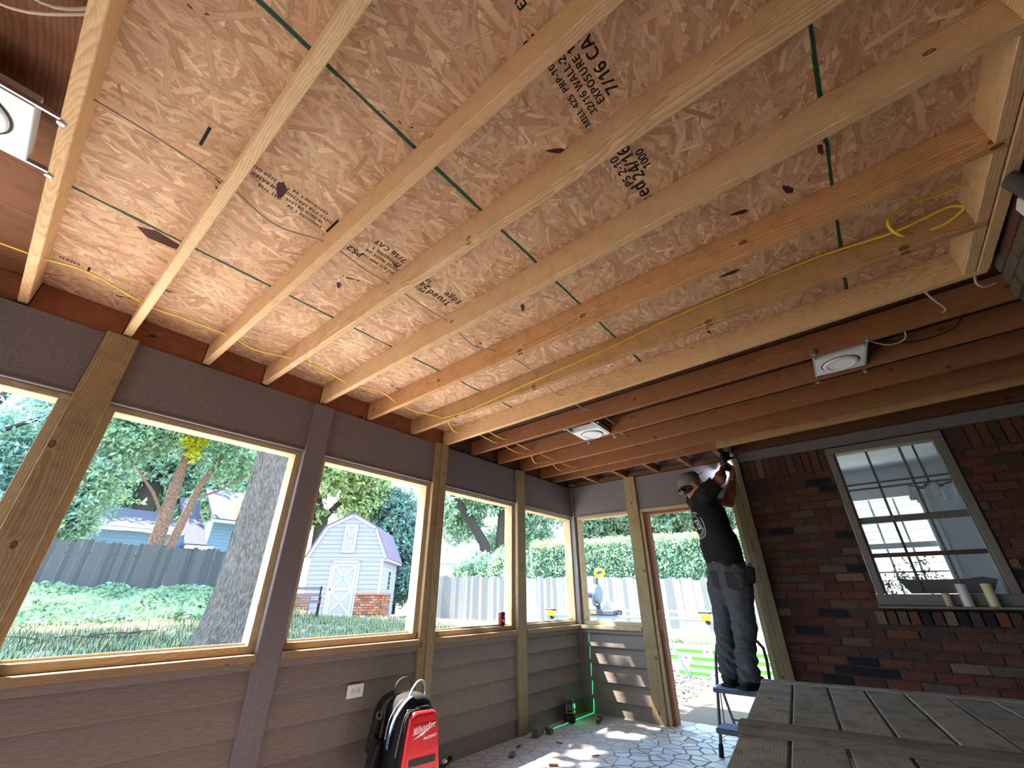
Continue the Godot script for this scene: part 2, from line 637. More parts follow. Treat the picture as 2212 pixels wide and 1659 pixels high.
func build_ceiling() -> void:
	var c := setting("ceiling", "open ceiling of bare joists under orange strand-board roof decking", "ceiling")
	# strand boards, 1.19 m wide, with painted green edges
	var xs := [-2.95, -2.045, -0.861, 0.300, 1.25]
	var zs := [[-2.15, 0.282], [-2.56, -2.153]]
	for i in 4:
		for k in 2:
			var b := MB.new()
			var lo := Vector3(xs[i] + 0.0015, YD, zs[k][0])
			var hi := Vector3(xs[i + 1] - 0.0015, YD + 0.012, zs[k][1])
			b.box(lo, hi, 0.0, Vector2(rng.randf(), rng.randf()), Vector2(0.667, 0.667), Transform3D.IDENTITY, 2)
			var o := obj("osb_panel", b, M.osb, c)
			for s in [0, 1]:
				var e := MB.new()
				var x: float = lo.x if s == 0 else hi.x
				if absf(x) > 2.9 or x > 1.2:
					continue
				var z: float = lo.z
				while z < hi.z - 0.01:       # the paint is ragged
					var z2 := minf(z + rng.randf_range(0.05, 0.2), hi.z)
					var w := rng.randf_range(0.003, 0.0075)
					e.box(Vector3(x - (0.001 if s == 0 else w), YD - 0.0006, z), Vector3(x + (w if s == 0 else 0.001), YD + 0.01, z2), 0.0)
					z = z2
				obj("painted_edge", e, M.green_edge, o)
			if k == 0 and (i == 1 or i == 2):
				stamps(o, -1.425 if i == 1 else -0.29, i)
			if k == 0 and i == 0:
				stamps(o, -2.62, 0)
	for e in [[-2.10, -0.05, -1.5, 0.10, 0.04], [-1.76, -0.72, -0.36, 0.03, 0.012], [-1.42, -0.27, -0.2, 0.05, 0.02], [-1.13, -1.48, -0.9, 0.04, 0.012], [-0.02, -1.55, 0.4, 0.04, 0.012], [-0.15, -1.92, 0.1, 0.05, 0.014], [-0.47, -0.83, 0.7, 0.04, 0.010], [0.16, -1.55, 1.2, 0.035, 0.014]]:
		var b := MB.new()
		var pl := PackedVector2Array([Vector2(-e[3], 0), Vector2(-e[3] * 0.3, e[4] * 0.6), Vector2(e[3] * 0.5, e[4]), Vector2(e[3], 0), Vector2(e[3] * 0.4, -e[4]), Vector2(-e[3] * 0.5, -e[4] * 0.7)])
		b.prism(pl, 0.001, Transform3D(Basis(Vector3.UP, e[2]) * Basis(Vector3(1, 0, 0), PI / 2), Vector3(e[0], YD, e[1])))
		obj("bark_flake", b, M.bark_chip, c)
	# old plywood where the boards give way
	for e in [[-2.95, -1.75, 0.286, 1.6, 0], [-1.748, 0.0, 0.286, 1.6, 1], [0.002, 0.8, 0.286, 1.6, 0], [-2.95, -1.2, 1.603, 2.5, 1], [-1.198, 0.8, 1.603, 2.5, 0]]:
		one_box("old_plywood", Vector3(e[0], YD, e[2]), Vector3(e[1], YD + 0.014, e[3]), M.old_ply, c, 0.0)
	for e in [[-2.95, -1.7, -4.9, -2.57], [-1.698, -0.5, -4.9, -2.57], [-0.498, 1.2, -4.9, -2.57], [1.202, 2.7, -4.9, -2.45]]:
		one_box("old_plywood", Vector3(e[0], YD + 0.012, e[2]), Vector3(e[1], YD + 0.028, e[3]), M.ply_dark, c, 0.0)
	# joists
	var rows := [
		[1.46, 1.46, 0.73, M.old_joist], [1.06, 1.06, 0.73, M.old_joist], [0.66, 0.66, 0.73, M.old_joist],
		[0.263, 0.267, 0.73, M.pine_plain], [-0.142, -0.142, 0.73, M.pine_pale], [-0.536, -0.536, 0.73, M.pine_plain], [-0.892, -0.880, 0.73, M.pine],
		[-1.312, -1.253, 0.73, M.pine], [-1.723, -1.669, 0.732, M.pine_orange], [-2.168, -2.086, 0.732, M.pine_stained], [-2.566, -2.462, 0.775, M.pine_plain],
		[-2.961, -2.800, 1.6, M.old_joist], [-3.379, -3.170, 1.6, M.old_joist], [-3.784, -3.580, 1.6, M.old_joist], [-4.192, -3.960, 1.6, M.old_joist]]
	for r in rows:
		var x1: float = r[2]
		joist(r[0], r[1], -2.935, x1, r[3], c)
	var end := joist(-4.471, -4.34, -2.935, -0.9, M.old_joist, c)
	end.set_meta("label", "dark old joist above the doorway")
	joist(-4.341, -4.185, -0.9, 1.6, M.pine_stained, c, "pale newer joist above the brick wall")
	for z in [-2.80, -3.17, -3.58, -3.96, -4.185]:
		joist(z, z + 0.05, 1.6, 2.68, M.old_joist_dark, c)
	# blocks between the last joist and the wall
	for x in [-2.52, -2.12, -1.72, -1.34, -0.96]:
		one_box("nailer_block", Vector3(x, YJ + 0.002, -4.86), Vector3(x + 0.045, YJ + 0.085, -4.40), M.old_joist, c)
	one_box("wall_plate", Vector3(-2.9, YJ + 0.005, -4.86), Vector3(-0.95, YJ + 0.05, -4.80), M.old_joist_dark, c)
	one_box("dark_beam", Vector3(-0.85, 2.46, -4.86), Vector3(2.7, 2.565, -4.74), M.old_joist_dark, c)
	# rim boards over the window wall, one in each gap
	var edge := [1.46, 1.06, 0.66, 0.263, -0.142, -0.536, -0.892, -1.312, -1.723, -2.168, -2.566, -2.961, -3.379, -3.784, -4.192, -4.471]
	for i in edge.size() - 1:
		one_box("rim_board", Vector3(-2.97, 2.393, edge[i + 1] + 0.040), Vector3(-2.932, YD - 0.001, edge[i] - 0.003), M.rim if i < 10 else M.old_joist_dark, c)
	# right-hand end: short blocks between the joists, and a ledger on the house
	for i in range(3, 10):
		var zf: float = rows[i + 1][1] if i < 10 else -2.46
		one_box("end_block", Vector3(0.692, YJ + 0.001, zf + 0.040), Vector3(0.731, YD - 0.001, rows[i][1] - 0.003), M.pine, c)
	one_box("ledger", Vector3(0.7355, YJ - 0.004, -2.43), Vector3(0.775, YD, 2.3), M.pine_plain, c)
	# roof above, with the eaves that shade the windows
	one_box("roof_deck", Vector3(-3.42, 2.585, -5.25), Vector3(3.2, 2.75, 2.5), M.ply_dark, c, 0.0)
	one_box("outer_rim", Vector3(-3.06, 2.38, -4.98), Vector3(-2.972, 2.59, 2.45), M.frieze, c, 0.0)
	one_box("outer_rim", Vector3(-3.06, 2.44, -4.98), Vector3(2.75, 2.59, -4.862), M.frieze, c, 0.0)

# grade stamps printed along a sheet: lines read from the far end towards the near one
func stamps(panel: Node3D, x: float, which: int) -> void:
	var basis := Basis(Vector3(0, 0, 1), Vector3(-1, 0, 0), Vector3(0, -1, 0))
	var put := func(text: String, dx: float, z: float, high: float, bold: bool) -> void:
		letters(text, high, 0.0008, M.ink, panel, Transform3D(basis, Vector3(x + dx, YD, z)), "printed_stamp", "Droid Sans", bold)
	var bar := func(z: float, w: float, dx := 0.0) -> void:
		one_box("printed_bar", Vector3(x - w / 2 + dx, YD - 0.0006, z - 0.005), Vector3(x + w / 2 + dx, YD + 0.001, z + 0.005), M.ink, panel, 0.0)
	if which == 0:
		bar.call(0.13, 0.05)
		put.call("SIZED", 0.01, 0.20, 0.02, true)
		return
	if which == 1:
		bar.call(0.0, 0.10, 0.02)
		bar.call(-0.495, 0.10)
		put.call("THIS SIDE DOWN", 0.035, -0.205, 0.0155, true)
		put.call("SPAN RATED", 0.0, -0.225, 0.0155, true)
		put.call("CAT 7/16", -0.035, -0.245, 0.0155, true)
		put.call("EXPOSURE 1  24", 0.045, -0.375, 0.0145, true)
		put.call("SIZED FOR SPACING", 0.015, -0.385, 0.0155, true)
		put.call("16 INCH OR LESS", -0.015, -0.38, 0.0145, true)
		put.call("EXPOSURE 1  24", -0.045, -0.395, 0.0145, true)
	var z0 := -0.56 if which == 1 else -0.44
	var s := 1.25 if which == 2 else 1.0
	if which == 2:
		put.call("EXPOSURE 1", -0.02, -0.33, 0.026, true)
		put.call("SIZED 24", 0.05, -0.32, 0.028, true)
	put.call("PS2", -0.055, z0 - 0.08 * s, 0.034 * s, true)
	put.call("7/16 CAT", 0.075, z0 - 0.19 * s, 0.030 * s, true)
	put.call("EXPOSURE 1", 0.03, z0 - 0.20 * s, 0.020 * s, true)
	put.call("32/16 WALL-24", -0.005, z0 - 0.20 * s, 0.019 * s, true)
	put.call("MILL 425  PRP-108", -0.042, z0 - 0.21 * s, 0.017 * s, true)
	var z1 := -0.93 if which == 1 else -1.0
	put.call("1000", 0.055, z1 - 0.05 * s, 0.024 * s, true)
	put.call("24/16", 0.012, z1 - 0.04 * s, 0.036 * s, true)
	put.call("PS 2-10", -0.03, z1 - 0.05 * s, 0.026 * s, true)
	put.call("Trued", -0.005, z1 - 0.19 * s, 0.040 * s, true)
	put.call("Edge", 0.05, z1 - 0.24 * s, 0.036 * s, true)

# ---------------------------------------------------------------- window wall
func lap_board(b: MB, a: float, c: float, y0: float, y1: float, along_z: bool, face: float, o: Vector2) -> void:
	# a lap siding board from a to c; thicker at the foot
	var pr := [Vector2(face - 0.034, y0), Vector2(face + 0.014, y0), Vector2(face + 0.015, y0 + 0.004), Vector2(face - 0.013, y1 + 0.004), Vector2(face - 0.034, y1 + 0.004)]
	for i in 5:
		var p: Vector2 = pr[i]
		var q: Vector2 = pr[(i + 1) % 5]
		var nn := Vector2(-(q - p).y, (q - p).x).normalized() * -1.0
		var w: Array = []
		for t in [[p, a], [q, a], [q, c], [p, c]]:
			w.append(Vector3(t[0].x, t[0].y, t[1]) if along_z else Vector3(t[1], t[0].y, t[0].x))
		var n3 := Vector3(nn.x, nn.y, 0) if along_z else Vector3(0, nn.y, nn.x)
		var l := (c - a)
		b.quad(w[0], w[1], w[2], w[3], n3, o, o + Vector2(0, (q - p).length() * 3.0), o + Vector2(l * 0.55, (q - p).length() * 3.0), o + Vector2(l * 0.55, 0))

func build_wall_left() -> void:
	var w := setting("wall_left", "taupe lap-sided half wall with posts and a grey frieze under the joists", "wall")
	var zc := [2.28, 1.085, -0.112, -1.306, -2.49, -3.70, -4.86]
	for i in 6:
		var z1: float = zc[i] - 0.07
		var z0: float = zc[i + 1] + (0.07 if i < 5 else 0.04)
		var laps := [0.735, 0.605, 0.445, 0.285, 0.125, -0.03]
		for k in 5:
			var b := MB.new()
			lap_board(b, z0, z1, laps[k + 1], laps[k], true, XL, Vector2(rng.randf(), rng.randf()))
			obj("siding_board", b, M.siding, w)
		one_box("siding_top_strip", Vector3(-2.94, 0.735, z0), Vector3(-2.896, 0.773, z1), M.siding, w)
		one_box("outer_sheathing", Vector3(-3.05, -0.15, zc[i + 1]), Vector3(-2.944, 0.77, zc[i]), M.frieze, w, 0.0)
		one_box("frieze_board", Vector3(-2.94, 2.030, z0), Vector3(XL, 2.393, z1), M.frieze, w, 0.003)
		one_box("frieze_lip", Vector3(-2.94, 2.020, z0), Vector3(-2.902, 2.030, z1), M.frieze, w, 0.001)
		one_box("outer_header", Vector3(-3.05, 2.018, zc[i + 1]), Vector3(-2.942, 2.393, zc[i]), M.frieze, w, 0.0)
		var n := setting("window_%d" % (i + 1), ["screened window opening behind the camera", "screened opening at the near end with leafy branches and sky", "widest screened opening, with the big oak trunk behind it", "screened opening with the white barn shed behind it", "screened opening with a red drinks can on its sill", "narrow screened opening next to the inside corner"][i], "window")
		one_box("jamb", Vector3(-3.035, 0.852, z0), Vector3(-2.932, 1.985, z0 + 0.040), M.stop, n, 0.002)
		one_box("jamb", Vector3(-3.035, 0.852, z1 - 0.040), Vector3(-2.932, 1.985, z1), M.stop, n, 0.002)
		one_box("head_rail", Vector3(-3.035, 1.985, z0), Vector3(-2.932, 2.019, z1), M.stop, n, 0.002)
		one_box("sill_rail", Vector3(-3.035, 0.812, z0), Vector3(-2.932, 0.852, z1), M.stop, n, 0.002)
		one_box("sill_ledge", Vector3(-3.045, 0.774, z0 + 0.002), Vector3(-2.874, 0.811, z1 - 0.002), M.stop_brown, n, 0.003)
		one_box("screen_stop", Vector3(-3.0, 0.852, z0 + 0.040), Vector3(-2.985, 0.864, z1 - 0.040), M.stop, n, 0.001)
	for i in 6:
		var z: float = zc[i]
		if i == 3:
			var p := one_box("post", Vector3(-3.04, 0.0, z - 0.072), Vector3(-2.884, 2.385, z + 0.072), M.frieze, w, 0.004)
			p.set_meta("label", "post painted the same grey as the frieze")
		elif i == 4:
			one_box("post", Vector3(-3.04, 0.0, z - 0.075), Vector3(-2.880, 2.40, z + 0.002), M.treated, w, 0.003)
			one_box("post", Vector3(-3.04, 0.0, z + 0.003), Vector3(-2.888, 2.40, z + 0.072), M.treated_wild, w, 0.003)
		else:
			one_box("post", Vector3(-3.04, 0.0, z - 0.07), Vector3(-2.882, 2.398, z + 0.07), M.treated_wild if i == 2 else M.treated, w, 0.004)
	one_box("corner_post", Vector3(-3.05, 0.0, -4.96), Vector3(-2.872, 2.40, -4.800), M.frieze, w, 0.004)
	one_box("corner_bracket", Vector3(-2.87, 2.415, -4.80), Vector3(-2.80, 2.418, -4.70), M.galv, w, 0.0005)

# ---------------------------------------------------------------- far wall with the doorway
func build_wall_far() -> void:
	var w := setting("wall_far", "far wall of the porch with one screened opening and a bare doorway", "wall")
	var xa := -2.872
	var xb := -2.131
	var laps := [0.735, 0.605, 0.445, 0.285, 0.125, -0.03]
	for k in 5:
		var b := MB.new()
		lap_board(b, xa, xb, laps[k + 1], laps[k], false, ZF, Vector2(rng.randf(), rng.randf()))
		obj("siding_board", b, M.siding, w)
	one_box("siding_top_strip", Vector3(xa, 0.735, -4.85), Vector3(xb, 0.773, -4.806), M.siding, w)
	one_box("outer_sheathing", Vector3(-2.95, -0.15, -4.96), Vector3(xb, 0.77, -4.856), M.frieze, w, 0.0)
	one_box("frieze_board", Vector3(xa, 2.030, -4.85), Vector3(-2.131, 2.405, ZF), M.frieze, w, 0.003)
	one_box("frieze_board", Vector3(-1.991, 2.018, -4.85), Vector3(-0.952, 2.405, ZF), M.frieze, w, 0.003)
	one_box("frieze_lip", Vector3(xa, 2.020, -4.85), Vector3(-2.131, 2.030, -4.812), M.frieze, w, 0.001)
	one_box("outer_header", Vector3(-2.95, 2.018, -4.96), Vector3(-0.83, 2.45, -4.852), M.frieze, w, 0.0)
	one_box("post", Vector3(-2.13, 0.0, -4.945), Vector3(-1.992, 2.412, -4.792), M.treated_wild, w, 0.004)
	one_box("post", Vector3(-0.948, 0.0, -4.955), Vector3(-0.880, 2.41, -4.788), M.treated, w, 0.004)
	one_box("post", Vector3(-0.878, 0.0, -4.955), Vector3(-0.818, 2.41, -4.780), M.treated_wild, w, 0.004)
	var n := setting("window_7", "screened opening in the far wall, beside the doorway post", "window")
	one_box("jamb", Vector3(xa, 0.852, -4.945), Vector3(xa + 0.036, 1.985, -4.842), M.stop, n)
	one_box("head_rail", Vector3(xa, 1.985, -4.945), Vector3(xb, 2.019, -4.842), M.stop, n)
	one_box("sill_rail", Vector3(xa, 0.812, -4.945), Vector3(xb, 0.852, -4.842), M.stop, n)
	one_box("sill_ledge", Vector3(xa, 0.774, -4.955), Vector3(xb, 0.811, -4.784), M.stop, n, 0.003)
	var d := setting("door_1", "doorway without a door, framed in new pale lumber", "doorway")
	one_box("jamb", Vector3(-1.990, 0.0, -4.95), Vector3(-1.956, 1.985, -4.815), M.stop, d)
	one_box("jamb_stop", Vector3(-1.955, 0.0, -4.95), Vector3(-1.920, 1.985, -4.850), M.rim, d)
	one_box("jamb", Vector3(-0.985, 0.0, -4.95), Vector3(-0.950, 1.985, -4.815), M.stop, d)
	one_box("head_jamb", Vector3(-1.990, 1.985, -4.95), Vector3(-0.950, 2.017, -4.815), M.stop, d)
	one_box("head_stop", Vector3(-1.955, 1.955, -4.95), Vector3(-0.985, 1.984, -4.86), M.rim, d)
	one_box("hinge_block", Vector3(-1.957, 0.80, -4.862), Vector3(-1.915, 0.98, -4.832), M.rim, d)

func build_wall_near() -> void:
	var w := setting("wall_near", "lap-sided wall with a doorway at the near end of the porch, behind the camera", "wall")
	one_box("frieze_board", Vector3(-2.9, 2.03, 2.30), Vector3(0.81, 2.40, 2.36), M.frieze, w)
	for e in [[-2.9, -2.2], [-1.2, 0.81]]:
		var laps := [2.03, 1.87, 1.71, 1.55, 1.39, 1.23, 1.07, 0.91, 0.75, 0.59, 0.43, 0.27, 0.11, -0.03]
		for k in laps.size() - 1:
			one_box("siding_board", Vector3(e[0], laps[k + 1], 2.30), Vector3(e[1], laps[k], 2.335), M.siding, w)
		one_box("outer_sheathing", Vector3(e[0], -0.1, 2.335), Vector3(e[1], 2.40, 2.42), M.frieze, w, 0.0)
	for x in [-2.2, -1.24]:
		one_box("jamb", Vector3(x, 0.0, 2.29), Vector3(x + 0.04, 2.03, 2.43), M.stop, w)
	one_box("upper_sheathing", Vector3(-3.05, 2.36, 2.36), Vector3(0.81, 2.58, 2.43), M.frieze, w, 0.0)

# ---------------------------------------------------------------- brick
var brick_shapes: Array = []

func brick(parent: Node, at: Vector3, size: Vector3, m: Material, turn := 0.0, stuff: MB = null) -> void:
	# stretcher along x, its face on +z
	if stuff:
		stuff.box(at - size / 2, at + size / 2, 0.004)
		return
	if brick_shapes.is_empty():
		for k in 5:
			var b := MB.new()
			var j := func() -> float: return rng.randf_range(-0.02, 0.02)
			b.box(Vector3(-0.5 + j.call(), -0.5 + j.call(), -0.5), Vector3(0.5 + j.call(), 0.5 + j.call(), 0.5), 0.04)
			brick_shapes.append(b.done())
	var o := MeshInstance3D.new()
	o.mesh = brick_shapes[rng.randi() % 5]
	o.set_surface_override_material(0, m)
	o.name = "brick"
	parent.add_child(o, true)
	o.transform = Transform3D(Basis(Vector3.UP, turn).scaled_local(size), at)

func brick_tone() -> Material:
	var r := rng.randf()
	if r < 0.06:
		return M.brick_6
	if r < 0.12:
		return M.brick_5
	if r < 0.22:
		return M.brick_7
	return M["brick_%d" % [0, 1, 2, 3, 4, 8, 0, 1][rng.randi() % 8]]

func build_house_wall() -> void:
	var w := setting("wall_house", "red house wall of mixed bricks with a soldier course under a grey frieze", "wall")
	var face := -4.815
	var win := Rect2(-0.075, 1.04, 0.825, 1.32)
	one_box("mortar_bed", Vector3(-0.816, 0.0, -4.98), Vector3(win.position.x, 2.47, face - 0.012), M.mortar, w, 0.0)
	one_box("mortar_bed", Vector3(win.end.x, 0.0, -4.98), Vector3(2.7, 2.47, face - 0.012), M.mortar, w, 0.0)
	one_box("mortar_bed", Vector3(win.position.x, 0.0, -4.98), Vector3(win.end.x, win.position.y, face - 0.012), M.mortar, w, 0.0)
	one_box("mortar_bed", Vector3(win.position.x, win.end.y, -4.98), Vector3(win.end.x, 2.47, face - 0.012), M.mortar, w, 0.0)
	one_box("frieze_board", Vector3(-0.816, 2.362, face - 0.02), Vector3(2.7, 2.458, face + 0.02), M.frieze, w)
	var rest := MB.new()
	var count := 0
	var course := 0
	var y := 2.168 - 0.0677 * 32
	while y < 2.13:
		var x := -0.812 + (0.0 if course % 2 else -0.1015)
		while x < 1.75:
			var a := maxf(x, -0.812)
			var c := x + 0.193
			var skip := false
			if y + 0.03 > 0.985 and y < win.end.y:
				if a < win.end.x and c > win.position.x:
					if a < win.position.x - 0.03:
						c = win.position.x - 0.004
					elif c > win.end.x + 0.03:
						a = win.end.x + 0.004
					else:
						skip = true
			if y < 0.985 and y + 0.05 > 0.90 and a < win.end.x + 0.05 and c > win.position.x - 0.05:
				skip = true     # the sloping sill course
			if not skip and c - a > 0.03:
				var at := Vector3((a + c) / 2, y + 0.029, face - 0.03 + rng.randf_range(-0.003, 0.003))
				var far := y < 0.36 or x > 1.42
				if far or count >= 262:
					brick(w, at, Vector3(c - a, 0.057, 0.06), null, 0.0, rest)
				else:
					brick(w, at, Vector3(c - a, 0.057, 0.06), brick_tone())
					count += 1
			x += 0.203
		y += 0.0677
		course += 1
	var xs := -0.78                 # soldiers under the frieze
	while xs < 1.7:
		if xs + 0.03 < win.position.x or xs - 0.03 > win.end.x:
			var at := Vector3(xs, 2.264, face - 0.03 + rng.randf_range(-0.003, 0.003))
			if count < 298 and xs < 1.42:
				brick(w, at, Vector3(0.058, 0.19, 0.06), brick_tone())
				count += 1
			else:
				brick(w, at, Vector3(0.058, 0.19, 0.06), null, 0.0, rest)
		xs += 0.0677
	var o := obj("bricks_in_the_dark_corner", rest, M.brick_2, w)
	o.set_meta("kind", "stuff")
	var sill := setting("trim_1", "sloping course of bricks on edge under the house window", "sill")
	xs = win.position.x - 0.02
	while xs < win.end.x + 0.06:
		var e := MB.new()
		e.box(Vector3(-0.029, -0.045, -0.06), Vector3(0.029, 0.045, 0.055), 0.004)
		var s := obj("brick", e, brick_tone(), sill)
		s.position = Vector3(xs, 0.962 + rng.randf_range(-0.002, 0.002), face - 0.01)
		s.rotation.x = 0.16
		xs += 0.0677

func build_brick_corner() -> void:
	var w := setting("wall_right", "near brick corner of the house at the right edge, beside the joist ledger", "wall")
	one_box("mortar_bed", Vector3(0.808, 0.0, -2.42), Vector3(1.0, 2.50, 2.4), M.mortar, w, 0.0)
	one_box("mortar_bed", Vector3(0.808, 0.0, -2.42), Vector3(2.7, 2.50, -2.30), M.mortar, w, 0.0)
	one_box("outer_wall", Vector3(2.65, 0.0, -4.98), Vector3(2.75, 2.58, -2.3), M.drywall, w, 0.0)
	var rest := MB.new()
	var row := 0
	var y := 2.43
	while y > 0.0:
		var z := -2.435 + (0.0 if row % 2 else -0.1015)
		while z < 2.3:
			var a := maxf(z, -2.435)
			var c := z + 0.193
			if c - a > 0.04:
				var at := Vector3(0.826, y - 0.029, (a + c) / 2)
				if y > 1.9 and z < -0.9:
					brick(w, at + Vector3(rng.randf_range(-0.003, 0.003), 0, 0), Vector3(c - a, 0.057, 0.06), [M.brick_7, M.brick_4, M.brick_2, M.brick_7, M.brick_0][rng.randi() % 5], PI / 2)
				else:
					rest.box(at - Vector3(0.03, 0.0285, (c - a) / 2), at + Vector3(0.03, 0.0285, (c - a) / 2), 0.004)
			z += 0.203
		y -= 0.0677
		row += 1
	var o := obj("bricks_out_of_view", rest, M.brick_1, w)
	o.set_meta("kind", "stuff")

# ---------------------------------------------------------------- house window and the room behind it
func build_house_window() -> void:
	var n := setting("window_8", "double-hung house window with grey muntins in the brick wall", "window")
	var x0 := -0.072
	var x1 := 0.742
	var y0 := 1.045
	var y1 := 2.352
	var zf := -4.80
	# casing
	for e in [[x0, y0 + 0.0755, x0 + 0.055, y1 - 0.0605], [x1 - 0.055, y0 + 0.0755, x1, y1 - 0.0605], [x0, y1 - 0.06, x1, y1], [x0 - 0.01, y0 - 0.005, x1 + 0.03, y0 + 0.075]]:
		one_box("casing", Vector3(e[0], e[1], -4.93), Vector3(e[2], e[3], zf), M.window_paint, n, 0.006)
	for e in [[x0 + 0.055, y0 + 0.075, x0 + 0.066, y1 - 0.06], [x1 - 0.066, y0 + 0.075, x1 - 0.055, y1 - 0.06]]:
		one_box("casing_bead", Vector3(e[0], e[1], -4.90), Vector3(e[2], e[3], zf - 0.02), M.window_paint, n, 0.003)
	var gx0 := x0 + 0.062
	var gx1 := x1 - 0.062
	var gy0 := y0 + 0.08
	var gy1 := y1 - 0.07
	var zs := -4.86
	one_box("meeting_rail", Vector3(gx0, 1.665, zs - 0.02), Vector3(gx1, 1.715, zs + 0.022), M.sash, n, 0.004)
	one_box("storm_bar", Vector3(gx0, 1.392, zs + 0.012), Vector3(gx1, 1.425, zs + 0.03), M.sash_red, n, 0.003)
	for y in [1.955, 2.000]:
		one_box("muntin", Vector3(gx0, y - 0.008, zs - 0.012), Vector3(gx1, y + 0.008, zs + 0.012), M.sash, n, 0.003)
	var wd := gx1 - gx0
	for k in [1, 2]:
		var x: float = gx0 + wd * k / 3.0
		one_box("muntin", Vector3(x - 0.009, 1.715, zs - 0.012), Vector3(x + 0.009, gy1, zs + 0.012), M.sash, n, 0.003)
		one_box("muntin", Vector3(x - 0.009, gy0, zs - 0.012), Vector3(x + 0.009, 1.665, zs + 0.012), M.sash_red if k == 1 else M.sash, n, 0.003)
	for e in [[1.715, gy1], [gy0, 1.665]]:
		one_box("sash_edge", Vector3(gx0, e[0], zs - 0.015), Vector3(gx0 + 0.008, e[1], zs + 0.015), M.white_trim, n, 0.002)
	for e in [[gy0, 1.665], [1.715, gy1]]:
		var b := MB.new()
		b.box(Vector3(gx0, e[0], zs - 0.003), Vector3(gx1, e[1], zs + 0.001), 0.0)
		obj("pane", b, M.glass, n)
	# the room beyond
	var r := setting("wall_inside", "pale blue-white breakfast room seen through the house window", "room")
	one_box("room_floor", Vector3(-2.2, -0.1, -8.0), Vector3(3.2, 0.0, -5.02), mat(Color(0.45, 0.40, 0.36)), r, 0.0)
	one_box("room_ceiling", Vector3(-2.2, 2.76, -8.0), Vector3(3.2, 2.86, -5.02), M.drywall, r, 0.0)
	one_box("room_side", Vector3(3.1, 0.0, -8.0), Vector3(3.2, 2.8, -5.02), M.drywall, r, 0.0)
	one_box("room_side", Vector3(-0.98, 0.0, -8.0), Vector3(-0.88, 2.8, -5.02), M.drywall, r, 0.0)
	one_box("room_front", Vector3(0.80, 0.0, -5.05), Vector3(3.2, 2.8, -4.99), M.drywall, r, 0.0)
	one_box("room_front", Vector3(-0.9, 0.0, -5.05), Vector3(-0.13, 2.8, -4.99), M.drywall, r, 0.0)
	one_box("room_front", Vector3(-0.13, 0.0, -5.05), Vector3(0.80, 1.0, -4.99), M.drywall, r, 0.0)
	one_box("room_front", Vector3(-0.13, 2.38, -5.05), Vector3(0.80, 2.8, -4.99), M.drywall, r, 0.0)
	# its far wall holds a wide window
	one_box("room_back", Vector3(0.70, 0.0, -8.0), Vector3(3.2, 2.8, -7.9), M.drywall, r, 0.0)
	one_box("room_back", Vector3(-0.9, 0.0, -8.0), Vector3(0.70, 0.75, -7.9), M.drywall, r, 0.0)
	one_box("room_back", Vector3(-0.9, 2.34, -8.0), Vector3(0.70, 2.8, -7.9), M.drywall, r, 0.0)
	one_box("room_casing", Vector3(-0.88, 2.33, -7.92), Vector3(0.80, 2.44, -7.84), M.white_trim, r)
	one_box("room_casing", Vector3(0.69, 0.72, -7.92), Vector3(0.79, 2.34, -7.86), M.white_trim, r)
	one_box("room_casing", Vector3(-0.88, 0.70, -7.94), Vector3(0.82, 0.77, -7.84), M.white_trim, r)
	one_box("room_rail", Vector3(-0.88, 1.68, -7.96), Vector3(0.70, 1.75, -7.9), M.white_trim, r)
	for x in [-0.37, -0.10, 0.17, 0.44]:
		one_box("room_muntin", Vector3(x - 0.012, 0.77, -7.95), Vector3(x + 0.012, 2.34, -7.92), M.white_trim, r)
	for y in [1.08, 1.39]:
		one_box("room_muntin", Vector3(-0.88, y - 0.01, -7.95), Vector3(0.70, y + 0.01, -7.92), M.white_trim, r)
	# chandelier
	var ch := thing("chandelier", "dark iron chandelier with glass shades hanging inside the house window", "chandelier", Vector3(0.70, 2.76, -6.3))
	var t := MB.new()
	t.tube([Vector3.ZERO, Vector3(0, -0.60, 0)], [0.010], 6)
	obj("stem", t, M.black, ch)
	for k in 5:
		var an := TAU * k / 5 + 0.3
		var d := Vector3(cos(an), 0, sin(an))
		var arm := MB.new()
		arm.tube([Vector3(0, -0.55, 0), Vector3(0, -0.60, 0) + d * 0.08, Vector3(0, -0.58, 0) + d * 0.19], [0.008], 6)
		var a := obj("arm", arm, M.black, ch)
		var sh := MB.new()
		sh.lathe([Vector2(0.036, -0.13), Vector2(0.034, -0.08), Vector2(0.03, -0.02), Vector2(0.012, 0.01)], 12, Transform3D(Basis.IDENTITY, Vector3(0, -0.60, 0) + d * 0.19))
		obj("glass_shade", sh, M.white_plastic, a)

# ---------------------------------------------------------------- the yard
func gy(x: float, z: float) -> float:
	var r := sqrt(x * x + z * z)
	var s := minf(0.055 * maxf(0.0, -x - 3.4), 0.58) * (1.0 - 0.62 * smoothstep(7.0, 16.0, -z))
	var bank := 0.62 * smoothstep(15.5, 20.5, r) * smoothstep(-9.5, -6.5, z) * smoothstep(-5.0, -12.0, x)
	return -0.15 + s + bank + 0.03 * sin(x * 1.3 + z) * smoothstep(4.0, 8.0, r)

